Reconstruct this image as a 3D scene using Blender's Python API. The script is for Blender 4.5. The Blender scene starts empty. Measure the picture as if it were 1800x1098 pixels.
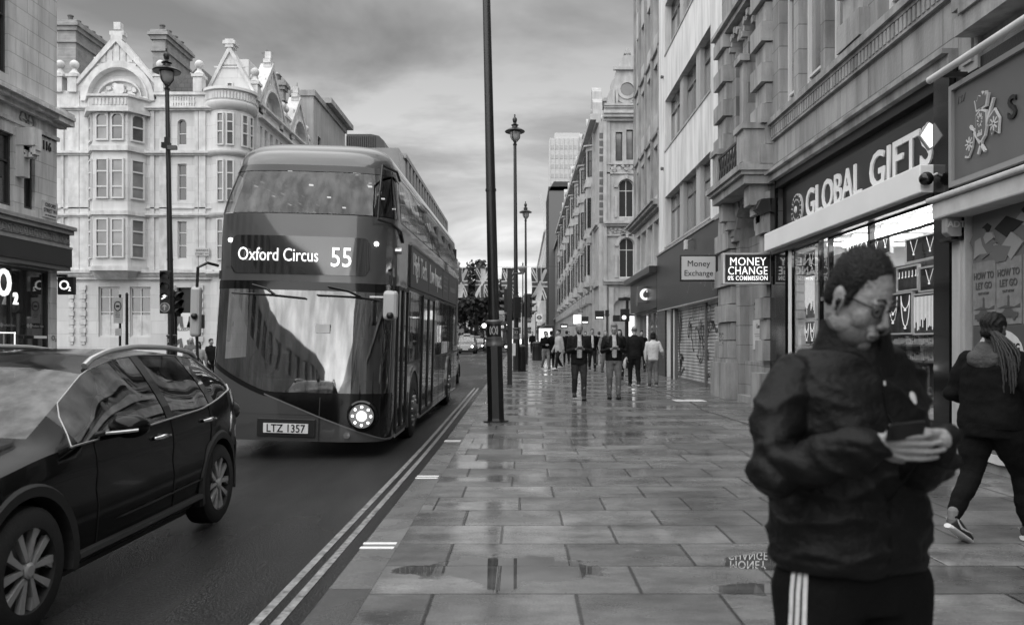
import bpy, bmesh, math, random
from mathutils import Vector, Matrix, noise
R = math.radians
random.seed(7)
scn = bpy.context.scene
col = scn.collection
# ------------------------------------------------------------ camera
H = 1.42; FX = 1400.0; CX = 918.0; CY = 603.0
cd = bpy.data.cameras.new('camera'); cam = bpy.data.objects.new('camera', cd); col.objects.link(cam)
cam.location = (0, 0, H); cam.rotation_euler = (R(90), 0, 0)
cd.sensor_width = 36; cd.lens = FX / 1800 * 36
cd.shift_x = -(CX - 900) / 1800; cd.shift_y = (CY - 549) / 1800
cd.clip_start = .05; cd.clip_end = 3000
cd.dof.use_dof = True; cd.dof.focus_distance = 11.5; cd.dof.aperture_fstop = 3.2
scn.camera = cam
# ------------------------------------------------------------ world, sun, exposure
SUN_EL, SUN_AZ = 48, 212
w = bpy.data.worlds.new('World'); scn.world = w; w.use_nodes = True
nt = w.node_tree; nt.nodes.clear(); N = nt.nodes.new; L = nt.links.new
out = N('ShaderNodeOutputWorld'); bg = N('ShaderNodeBackground'); bg.inputs[1].default_value = .12
sky = N('ShaderNodeTexSky'); sky.sky_type = 'NISHITA'; sky.sun_disc = False
sky.sun_elevation = R(SUN_EL); sky.sun_rotation = R(SUN_AZ)
bw = N('ShaderNodeRGBToBW'); L(sky.outputs[0], bw.inputs[0])
tc = N('ShaderNodeTexCoord'); sp = N('ShaderNodeSeparateXYZ'); L(tc.outputs['Generated'], sp.inputs[0])
def wm(op, a, b=None, c=None):
    n = N('ShaderNodeMath'); n.operation = op
    for i, x in enumerate((a, b, c)):
        if x is None: continue
        if isinstance(x, (int, float)): n.inputs[i].default_value = x
        else: L(x, n.inputs[i])
    return n.outputs[0]
zc = wm('MAXIMUM', sp.outputs[2], 0.0); zz = wm('ADD', zc, .22)
cb = N('ShaderNodeCombineXYZ'); L(wm('DIVIDE', sp.outputs[0], zz), cb.inputs[0]); L(wm('DIVIDE', sp.outputs[1], zz), cb.inputs[1])
n1 = N('ShaderNodeTexNoise'); n1.inputs['Scale'].default_value = 1.5; n1.inputs['Detail'].default_value = 6; n1.inputs['Roughness'].default_value = .56
n1.inputs['Distortion'].default_value = .3; mpn = N('ShaderNodeMapping'); mpn.inputs['Location'].default_value = (3.3, 1.7, 0); mpn.inputs['Scale'].default_value = (.8, 1.1, 1)
L(cb.outputs[0], mpn.inputs[0]); L(mpn.outputs[0], n1.inputs['Vector'])
rp = N('ShaderNodeValToRGB'); e = rp.color_ramp.elements
e[0].position = .40; e[0].color = (1.95, 1.95, 1.95, 1); e[1].position = .62; e[1].color = (4.6, 4.6, 4.6, 1)
x = e.new(.5); x.color = (2.9, 2.9, 2.9, 1)
L(n1.outputs[0], rp.inputs[0])
grad = N('ShaderNodeValToRGB'); g = grad.color_ramp.elements
g[0].position = 0; g[0].color = (.95,) * 3 + (1,); g[1].position = 1; g[1].color = (1.7,) * 3 + (1,)
x = g.new(.12); x.color = (.84,) * 3 + (1,); x = g.new(.22); x.color = (.50,) * 3 + (1,); x = g.new(.36); x.color = (.33,) * 3 + (1,); x = g.new(.6); x.color = (1.1,) * 3 + (1,)
L(zc, grad.inputs[0])
clouds = wm('MULTIPLY', rp.outputs[0], grad.outputs[0])
tot = wm('ADD', wm('MULTIPLY', bw.outputs[0], .12), clouds)
cbc = N('ShaderNodeCombineXYZ')
for i in range(3): L(tot, cbc.inputs[i])
L(cbc.outputs[0], bg.inputs[0]); L(bg.outputs[0], out.inputs[0])
sd = bpy.data.lights.new('sun', 'SUN'); sun = bpy.data.objects.new('sun', sd); col.objects.link(sun)
sd.energy = 1.5; sd.angle = R(100); sd.color = (1, 1, 1)
sa, se = R(SUN_AZ), R(SUN_EL)
dv = Vector((math.sin(sa) * math.cos(se), math.cos(sa) * math.cos(se), math.sin(se)))
sun.rotation_euler = dv.to_track_quat('Z', 'Y').to_euler(); sun.location = (0, -20, 60)
scn.view_settings.view_transform = 'Standard'; scn.view_settings.look = 'None'
scn.view_settings.exposure = 1.2; scn.view_settings.gamma = 1.0
scn.cycles.max_bounces = 6; scn.cycles.transparent_max_bounces = 12
scn.cycles.caustics_reflective = False; scn.cycles.caustics_refractive = False
try: scn.cycles.sample_clamp_indirect = 4
except Exception: pass

def PX(px, Y): return (px - CX) * Y / FX
def PZ(py, Y): return H + (CY - py) * Y / FX
def gz(Y):
    if Y < 10: return 0.0
    if Y < 14: return .0015 * (Y - 10) ** 2
    return min(.024 + .012 * (Y - 14), .60)
# ------------------------------------------------------------ materials
MATS = {}
def mat(name, c, rough=.6, ns=0, na=0., bump=0., bs=40., metal=0., spec=.5, emit=0., brick=None, stain=0., coat=0., alpha=None):
    """grey procedural material. brick=(plane, width, height, mortar, dark)"""
    if name in MATS: return MATS[name]
    m = bpy.data.materials.new(name); m.use_nodes = True; t = m.node_tree; b = t.nodes['Principled BSDF']
    N = t.nodes.new; L = t.links.new
    b.inputs['Base Color'].default_value = (c, c, c, 1); b.inputs['Roughness'].default_value = rough
    b.inputs['Metallic'].default_value = metal; b.inputs['Specular IOR Level'].default_value = spec
    if coat: b.inputs['Coat Weight'].default_value = coat; b.inputs['Coat Roughness'].default_value = .04
    if emit:
        b.inputs['Emission Color'].default_value = (1, 1, 1, 1); b.inputs['Emission Strength'].default_value = emit
    tc = N('ShaderNodeTexCoord'); cur = None
    def mul(a, bb, fac=1):
        n = N('ShaderNodeMix'); n.data_type = 'RGBA'; n.blend_type = 'MULTIPLY'; n.inputs[0].default_value = fac
        if isinstance(a, float): n.inputs[6].default_value = (a, a, a, 1)
        else: L(a, n.inputs[6])
        L(bb, n.inputs[7]); return n.outputs[2]
    cur = float(c)
    hgt = None
    if brick:
        pl, bw_, bh, ms, dk = brick
        s = N('ShaderNodeSeparateXYZ'); L(tc.outputs['Object'], s.inputs[0]); cc = N('ShaderNodeCombineXYZ')
        ia = {'YZ': (1, 2), 'XZ': (0, 2), 'XY': (0, 1)}[pl]
        L(s.outputs[ia[0]], cc.inputs[0]); L(s.outputs[ia[1]], cc.inputs[1])
        br = N('ShaderNodeTexBrick'); br.inputs['Scale'].default_value = 1; br.inputs['Brick Width'].default_value = bw_
        br.inputs['Row Height'].default_value = bh; br.inputs['Mortar Size'].default_value = ms; br.inputs['Mortar Smooth'].default_value = .3
        br.inputs['Color1'].default_value = (1, 1, 1, 1); br.inputs['Color2'].default_value = (.84, .84, .84, 1); br.inputs['Mortar'].default_value = (dk, dk, dk, 1)
        L(cc.outputs[0], br.inputs['Vector']); cur = mul(cur, br.outputs['Color']); hgt = br.outputs['Fac']
    if na:
        n = N('ShaderNodeTexNoise'); n.inputs['Scale'].default_value = ns; n.inputs['Detail'].default_value = 5; L(tc.outputs['Object'], n.inputs['Vector'])
        mr = N('ShaderNodeMapRange'); mr.inputs[1].default_value = .3; mr.inputs[2].default_value = .7; mr.inputs[3].default_value = 1 - na; mr.inputs[4].default_value = 1 + na * .6
        L(n.outputs[0], mr.inputs[0]); cur = mul(cur, mr.outputs[0])
    if stain:
        mp = N('ShaderNodeMapping'); mp.inputs['Scale'].default_value = (2.2, 2.2, .28); L(tc.outputs['Object'], mp.inputs[0])
        n = N('ShaderNodeTexNoise'); n.inputs['Scale'].default_value = 1.4; n.inputs['Detail'].default_value = 8; n.inputs['Roughness'].default_value = .65; L(mp.outputs[0], n.inputs['Vector'])
        mr = N('ShaderNodeMapRange'); mr.inputs[1].default_value = .42; mr.inputs[2].default_value = .66; mr.inputs[3].default_value = 1; mr.inputs[4].default_value = 1 - stain
        L(n.outputs[0], mr.inputs[0]); cur = mul(cur, mr.outputs[0])
    if not isinstance(cur, float): L(cur, b.inputs['Base Color'])
    if bump:
        n = N('ShaderNodeTexNoise'); n.inputs['Scale'].default_value = bs; n.inputs['Detail'].default_value = 3; L(tc.outputs['Object'], n.inputs['Vector'])
        bp = N('ShaderNodeBump'); bp.inputs['Strength'].default_value = bump; bp.inputs['Distance'].default_value = .02; L(n.outputs[0], bp.inputs['Height'])
        prev = bp.outputs[0]
        if hgt is not None:
            b2 = N('ShaderNodeBump'); b2.invert = True; b2.inputs['Strength'].default_value = .6; b2.inputs['Distance'].default_value = .01; L(hgt, b2.inputs['Height']); L(prev, b2.inputs['Normal']); prev = b2.outputs[0]
        L(prev, b.inputs['Normal'])
    MATS[name] = m; return m
def glassmat(name, tint, refl, rough=.02):
    """window glass: part mirror, part see-through"""
    m = bpy.data.materials.new(name); m.use_nodes = True; t = m.node_tree; t.nodes.clear(); N = t.nodes.new; L = t.links.new
    o = N('ShaderNodeOutputMaterial'); mx = N('ShaderNodeMixShader'); tr = N('ShaderNodeBsdfTransparent'); gl = N('ShaderNodeBsdfGlossy')
    tr.inputs[0].default_value = (tint, tint, tint, 1); gl.inputs[0].default_value = (1, 1, 1, 1); gl.inputs['Roughness'].default_value = rough
    lw = N('ShaderNodeLayerWeight'); lw.inputs[0].default_value = .5; pw = N('ShaderNodeMath'); pw.operation = 'POWER'; pw.inputs[1].default_value = 4.5; L(lw.outputs['Facing'], pw.inputs[0])
    mr = N('ShaderNodeMapRange'); mr.inputs[3].default_value = refl; mr.inputs[4].default_value = .9; L(pw.outputs[0], mr.inputs[0])
    tcg = N('ShaderNodeTexCoord'); mpg = N('ShaderNodeMapping'); mpg.inputs['Scale'].default_value = (5, 5, .7); L(tcg.outputs['Object'], mpg.inputs[0]); ng = N('ShaderNodeTexNoise'); ng.inputs['Scale'].default_value = 1.6; ng.inputs['Detail'].default_value = 6; L(mpg.outputs[0], ng.inputs['Vector'])
    mg = N('ShaderNodeMapRange'); mg.inputs[1].default_value = .35; mg.inputs[2].default_value = .65; mg.inputs[3].default_value = .55; mg.inputs[4].default_value = 1; L(ng.outputs[0], mg.inputs[0])
    cg = N('ShaderNodeCombineXYZ'); [L(mg.outputs[0], cg.inputs[i]) for i in range(3)]; L(cg.outputs[0], gl.inputs[0])
    bg_ = N('ShaderNodeBump'); bg_.inputs['Strength'].default_value = .12; bg_.inputs['Distance'].default_value = .02; n4 = N('ShaderNodeTexNoise'); n4.inputs['Scale'].default_value = 1.3; L(tcg.outputs['Object'], n4.inputs['Vector']); L(n4.outputs[0], bg_.inputs['Height']); L(bg_.outputs[0], gl.inputs['Normal'])
    L(mr.outputs[0], mx.inputs[0]); L(tr.outputs[0], mx.inputs[1]); L(gl.outputs[0], mx.inputs[2]); L(mx.outputs[0], o.inputs[0])
    MATS[name] = m; return m

# ------------------------------------------------------------ mesh builder
def WORLD(u, v, w): return (u, v, w)
def RW(XF): return lambda u, v, w: (XF - w, u, v)        # right-hand wall, faces -X, u = Y, v = Z
def LW(XF): return lambda u, v, w: (XF + w, u, v)        # left-hand wall, faces +X
def FW(YF): return lambda u, v, w: (u, YF - w, v)        # wall that faces the camera
class MB:
    def __init__(s, fr=WORLD): s.v = []; s.f = []; s.mi = []; s.fr = fr; s.m = 0; s.sm = []; s.smooth = False
    def add(s, vs, fs):
        b = len(s.v); s.v += [Vector(s.fr(*p)) for p in vs]
        for f in fs: s.f.append([b + i for i in f]); s.mi.append(s.m); s.sm.append(s.smooth)
        return s
    def box(s, a0, a1, b0, b1, c0, c1):
        vs = [(a, b, c) for c in (c0, c1) for b in (b0, b1) for a in (a0, a1)]
        return s.add(vs, [(0, 2, 3, 1), (4, 5, 7, 6), (0, 1, 5, 4), (2, 6, 7, 3), (0, 4, 6, 2), (1, 3, 7, 5)])
    def quad(s, *p): return s.add(p, [tuple(range(len(p)))])
    def prism(s, poly, c0, c1):
        """poly in (u,v), extruded along w"""
        n = len(poly); vs = [(p[0], p[1], c0) for p in poly] + [(p[0], p[1], c1) for p in poly]
        fs = [tuple(range(n))[::-1], tuple(range(n, 2 * n))] + [(i, (i + 1) % n, n + (i + 1) % n, n + i) for i in range(n)]
        return s.add(vs, fs)
    def loft(s, rings, caps=True, closed=True):
        n = len(rings[0]); vs = [p for r in rings for p in r]; fs = []
        for i in range(len(rings) - 1):
            for j in range(n if closed else n - 1):
                k = (j + 1) % n; fs.append((i * n + j, i * n + k, (i + 1) * n + k, (i + 1) * n + j))
        if caps: fs += [tuple(range(n))[::-1], tuple(range((len(rings) - 1) * n, len(rings) * n))]
        return s.add(vs, fs)
    def tube(s, p0, p1, r0, r1=None, n=10):
        r1 = r0 if r1 is None else r1; p0, p1 = Vector(p0), Vector(p1); d = (p1 - p0).normalized()
        a = d.orthogonal().normalized(); b = d.cross(a); rg = []
        for p, r in ((p0, r0), (p1, r1)): rg.append([tuple(p + (a * math.cos(t) + b * math.sin(t)) * r) for t in [2 * math.pi * i / n for i in range(n)]])
        return s.loft(rg)
    def path(s, pts, r, n=8):
        pts = [Vector(p) for p in pts]; rg = []; a = None
        for i, p in enumerate(pts):
            d = (pts[min(i + 1, len(pts) - 1)] - pts[max(i - 1, 0)]).normalized()
            a = (a - d * a.dot(d)).normalized() if a else d.orthogonal().normalized()
            b = d.cross(a); rr = r[i] if isinstance(r, (list, tuple)) else r
            rg.append([tuple(p + (a * math.cos(t) + b * math.sin(t)) * rr) for t in [2 * math.pi * k / n for k in range(n)]])
        return s.loft(rg)
    def lathe(s, c, prof, n=16, ax=2, caps=True):
        rg = []
        for r, z in prof:
            ring = []
            for i in range(n):
                t = 2 * math.pi * (i + .5) / n; q = [r * math.cos(t), r * math.sin(t)]
                p = [0, 0, 0]; o = [k for k in range(3) if k != ax]; p[o[0]] = c[o[0]] + q[0]; p[o[1]] = c[o[1]] + q[1]; p[ax] = c[ax] + z
                ring.append(tuple(p))
            rg.append(ring)
        return s.loft(rg, caps)
    def ball(s, c, r, n=12, sc=(1, 1, 1)):
        rg = []; m = n // 2 + 1
        for i in range(1, m):
            a = math.pi * i / m; rg.append([(c[0] + sc[0] * r * math.sin(a) * math.cos(2 * math.pi * j / n), c[1] + sc[1] * r * math.sin(a) * math.sin(2 * math.pi * j / n), c[2] - sc[2] * r * math.cos(a)) for j in range(n)])
        return s.loft(rg)
    def build(s, name, mats, parent=None, off=(0, 0, 0), smooth=False, bevel=0, normals=True):
        me = bpy.data.meshes.new(name); o3 = Vector(off)
        me.from_pydata([tuple(p - o3) for p in s.v], [], s.f)
        for m in (mats if isinstance(mats, (list, tuple)) else [mats]): me.materials.append(m)
        for p, i, q in zip(me.polygons, s.mi, s.sm): p.material_index = i; p.use_smooth = smooth or q
        if normals:
            bm = bmesh.new(); bm.from_mesh(me); bmesh.ops.recalc_face_normals(bm, faces=bm.faces); bm.to_mesh(me); bm.free()
        if smooth:
            try: me.set_sharp_from_angle(angle=R(42))
            except Exception: pass
        ob = bpy.data.objects.new(name, me); col.objects.link(ob)
        if parent: ob.parent = parent
        if bevel:
            md = ob.modifiers.new('bevel', 'BEVEL'); md.width = bevel; md.segments = 2; md.limit_method = 'ANGLE'
        return ob
def tag(o, label=None, cat=None, group=None, kind=None):
    if label: o['label'] = label
    if cat: o['category'] = cat
    if group: o['group'] = group
    if kind: o['kind'] = kind
    return o
class T:
    """a thing: an empty at its base that parents its parts"""
    def __init__(s, name, label, cat, loc=(0, 0, 0), group=None, rz=0, local=False):
        s.o = bpy.data.objects.new(name, None); col.objects.link(s.o); s.o.empty_display_size = .2
        s.o.location = loc; s.o.rotation_euler = (0, 0, rz); tag(s.o, label, cat, group)
        s.off = (0, 0, 0) if local else loc
    def add(s, name, mb, mats, parent=None, smooth=False, bevel=0, label=None):
        ob = mb.build(name, mats, parent or s.o, s.off, smooth, bevel)
        if label: ob['label'] = label
        return ob
    def adds(s, name, mb, mats, gap=.1, **kw):
        """the same, but each separate piece becomes a part of its own"""
        n = len(mb.v); par = list(range(n))
        def find(i):
            while par[i] != i: par[i] = par[par[i]]; i = par[i]
            return i
        for f in mb.f:
            for i in f[1:]: par[find(i)] = find(f[0])
        cl = {}
        for i in range(n): cl.setdefault(find(i), []).append(i)
        bb = [[ids, [min(mb.v[i][k] for i in ids) - gap for k in range(3)], [max(mb.v[i][k] for i in ids) + gap for k in range(3)]] for ids in cl.values()]
        ch = True
        while ch:
            ch = False; i = 0
            while i < len(bb):
                j = i + 1
                while j < len(bb):
                    if all(bb[i][1][k] <= bb[j][2][k] and bb[j][1][k] <= bb[i][2][k] for k in range(3)): q = bb.pop(j); bb[i] = [bb[i][0] + q[0], [min(x) for x in zip(bb[i][1], q[1])], [max(x) for x in zip(bb[i][2], q[2])]]; ch = True
                    else: j += 1
                i += 1
        o = None
        for ids, _, _ in bb:
            mp = {i: k for k, i in enumerate(sorted(ids))}; m2 = MB(); m2.v = [mb.v[i] for i in sorted(ids)]
            for f, mi, sm in zip(mb.f, mb.mi, mb.sm):
                if f[0] in mp: m2.f.append([mp[i] for i in f]); m2.mi.append(mi); m2.sm.append(sm)
            o = s.add(name, m2, mats, **kw)
        return o
    def text(s, body, size, O, U, V, mats, name='lettering', parent=None, ext=.01, bold=0., sx=1., align='CENTER', sp=1.):
        return text(body, size, O, U, V, mats, name, parent or s.o, s.off, ext, bold, sx, align, sp)
def text(body, size, O, U, V, m, name, parent, off, ext=.01, bold=0., sx=1., align='CENTER', sp=1.):
    cu = bpy.data.curves.new('t', 'FONT'); cu.body = body; cu.size = size; cu.extrude = ext; cu.offset = bold; cu.align_x = align; cu.resolution_u = 3; cu.space_character = sp
    cu.offset = bold * .45; ob = bpy.data.objects.new('t', cu); col.objects.link(ob); dg = bpy.context.evaluated_depsgraph_get()
    me = bpy.data.meshes.new_from_object(ob.evaluated_get(dg)); bpy.data.objects.remove(ob)
    O, U, V = Vector(O) - Vector(off), Vector(U), Vector(V); W = U.cross(V)
    for v in me.vertices: c = v.co; v.co = O + U * c.x * sx + V * c.y + W * c.z
    me.materials.clear(); me.materials.append(m)
    for p in me.polygons: p.material_index = 0
    o = bpy.data.objects.new(name, me); col.objects.link(o); o.parent = parent
    return o
def solo(name, label, cat, mb, mats, loc=(0, 0, 0), group=None, smooth=False, bevel=0, kind=None):
    o = mb.build(name, mats, None, loc, smooth, bevel); o.location = loc; return tag(o, label, cat, group, kind)
def dup(o, loc=None, label=None, parent=None, rz=None):
    c = o.copy(); col.objects.link(c)
    if parent: c.parent = parent
    else:
        if loc is not None: c.location = loc
        if rz is not None: c.rotation_euler = (0, 0, rz)
        if label: c['label'] = label
    for ch in o.children: dup(ch, parent=c)
    return c

# ------------------------------------------------------------ shared greys
M = MATS
mat('white_stucco', .70, .7, .7, .06, .12, 25, stain=.10, brick=('XZ', 1.3, .62, .012, .80))
mat('white_trim', .66, .6, 3, .2, .2, 20, stain=.22)
mat('portland', .70, .75, .8, .18, .25, 25, stain=.35, brick=('YZ', .95, .42, .012, .62))
mat('portland_plain', .70, .75, 1.2, .2, .3, 25, stain=.4)
mat('stone_grey', .36, .75, .8, .2, .3, 25, stain=.4, brick=('YZ', 1.05, .46, .010, .5))
mat('stone_trim', .35, .75, 1.5, .25, .35, 20, stain=.45)
mat('stone_pale', .50, .75, 1.2, .2, .3, 20, stain=.3)
mat('render_white', .78, .8, .5, .12, .1, 20, stain=.30)
mat('render_grey', .42, .8, .5, .2, .15, 15, stain=.25)
mat('concrete', .35, .8, 1, .2, .2, 20, stain=.3)
mat('faience', .44, .6, 2, .18, .25, 15, stain=.25)
mat('red_brick', .12, .8, 3, .2, .2, 30)
mat('slate', .13, .7, 1, .15, .1, 20, brick=('XZ', .30, .22, .012, .55))
mat('stock_brick', .34, .8, 3, .25, .2, 30, brick=('YZ', .23, .078, .008, .7))
mat('window_paint', .62, .5); mat('frame_dark', .035, .4); mat('frame_metal', .22, .35, metal=.6)
mat('pane', .030, .05, spec=.8, coat=.4); mat('pane_blind', .20, .12, .8, .6, spec=.8, coat=.5); mat('pane_grey', .09, .06, 1.2, .6, spec=.8, coat=.6)
mat('pane_bright', .6, .04, metal=.85, spec=.8)
mat('black_gloss', .005, .12, spec=.35, coat=.2); mat('black_paint', .010, .38, 8, .3, .15, 60); mat('cast_iron', .010, .33, 8, .3, .2, 50)
mat('soot', .06, .9); mat('dark_fascia', .020, .35, 2, .2); mat('lead', .20, .6, 3, .2)
mat('white_plain', .78, .5); mat('grey_plain', .25, .6); mat('off_white', .55, .6, 5, .15); mat('mid_grey', .12, .5); mat('silver', .55, .3, metal=.8); mat('chrome', .75, .08, metal=1)
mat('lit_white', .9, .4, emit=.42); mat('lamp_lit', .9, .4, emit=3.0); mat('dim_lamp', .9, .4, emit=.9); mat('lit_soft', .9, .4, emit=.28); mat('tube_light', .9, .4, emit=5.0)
mat('rubber', .02, .75, 20, .2); mat('black_fabric', .012, .9); mat('roof_flat', .15, .8, 1, .2)
mat('foliage', .055, .7, 3, .5); mat('bark', .07, .9, 6, .3); mat('yellow_paint', .24, .5, 22, .75, .1, 60)
mat('mirror_back', .42, .25, coat=.3)
glassmat('shop_glass', .80, .07); glassmat('bus_glass', .34, .27, .03); glassmat('bus_top_glass', .30, .07, .03); glassmat('car_glass', .22, .16, .02); glassmat('bus_side_glass', .20, .42, .04)
glassmat('car_screen', .22, .26, .03)

# ------------------------------------------------------------ facades
def facade(t, fr, u0, u1, v0, v1, ops, m, depth=.25, core=8, name='wall', label=None, endcaps=True):
    """ops: (a,b,c,d[,arch]) openings"""
    mb = MB(fr); us = sorted({u0, u1} | {o[0] for o in ops} | {o[1] for o in ops}); vs = sorted({v0, v1} | {o[2] for o in ops} | {o[3] for o in ops})
    us = [x for x in us if u0 <= x <= u1]; vs = [x for x in vs if v0 <= x <= v1]
    for j in range(len(vs) - 1):
        cv = (vs[j] + vs[j + 1]) / 2; run = None
        for i in range(len(us) - 1):
            cu = (us[i] + us[i + 1]) / 2
            solid = not any(o[0] < cu < o[1] and o[2] < cv < o[3] for o in ops)
            if solid and run is None: run = us[i]
            if (not solid or i == len(us) - 2) and run is not None:
                e = us[i + 1] if solid else us[i]; mb.quad((run, vs[j], 0), (e, vs[j], 0), (e, vs[j + 1], 0), (run, vs[j + 1], 0)); run = None
    for o in ops:
        a, b, c, d = o[:4]
        for q in (((a, c), (a, d)), ((b, c), (b, d)), ((a, c), (b, c)), ((a, d), (b, d))):
            mb.quad((*q[0], 0), (*q[1], 0), (*q[1], -depth), (*q[0], -depth))
        if len(o) > 4 and o[4]: spandrel(mb, a, b, d, -depth + .06, .0, o[4])
    mb.box(u0 + .01, u1 - .01, v0, v1 - .02, -core, -depth - .02)
    mb.quad((u0, v0, 0), (u0, v1, 0), (u0, v1, -core), (u0, v0, -core)); mb.quad((u1, v0, 0), (u1, v1, 0), (u1, v1, -core), (u1, v0, -core)); mb.quad((u0, v1, 0), (u1, v1, 0), (u1, v1, -core), (u0, v1, -core))
    return t.add(name, mb, m, label=label)
def spandrel(mb, a, b, top, w0, w1, k=1., n=10):
    """fills the two corners above an arch inside a rectangular opening (k: height of the arch / half-width)"""
    r = (b - a) / 2; cx = (a + b) / 2; cv = top - r * k
    for sgn in (-1, 1):
        pts = [(cx + sgn * r * math.cos(math.pi / 2 * i / n), cv + r * k * math.sin(math.pi / 2 * i / n)) for i in range(n + 1)]
        for i in range(n):
            p, q = pts[i], pts[i + 1]; mb.prism([p, q, (q[0], top), (p[0], top)], w0, w1 + .0015)
def win(t, fr, a, b, c, d, nx=1, rows=(), fm='window_paint', pm='pane', w=-.14, fw=.06, arch=0, name='window', label=None, bt=.045):
    """a window frame (part) with its pane (sub-part); rows = heights (fractions) of transoms"""
    mb = MB(fr); mb.box(a, a + fw, c, d, w - .05, w + .03); mb.box(b - fw, b, c, d, w - .05, w + .03); mb.box(a + fw, b - fw, c, c + fw, w - .05, w + .035); mb.box(a + fw, b - fw, d - fw, d, w - .05, w + .028)
    for i in range(1, nx): x = a + (b - a) * i / nx; mb.box(x - bt / 2, x + bt / 2, c + fw, d - fw, w - .045, w + .024)
    for r in rows: y = c + (d - c) * r; mb.box(a + fw, b - fw, y - bt / 2, y + bt / 2, w - .04, w + .02)
    if arch: spandrel(mb, a + fw * .6, b - fw * .6, d - fw * .6, w - .03, w + .04, arch)
    o = t.add(name, mb, M[fm], label=label)
    p = MB(fr); p.quad((a + .01, c + .01, w - .03), (b - .01, c + .01, w - .03), (b - .01, d - .01, w - .03), (a + .01, d - .01, w - .03)); t.add('pane', p, M[pm], parent=o)
    return o
def profile(mb, u0, u1, v, prof):
    """a moulding: prof = list of (w_out, dv0, dv1)"""
    for wo, a, b in prof: mb.box(u0, u1, v + a, v + b, -.05, wo)
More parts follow.
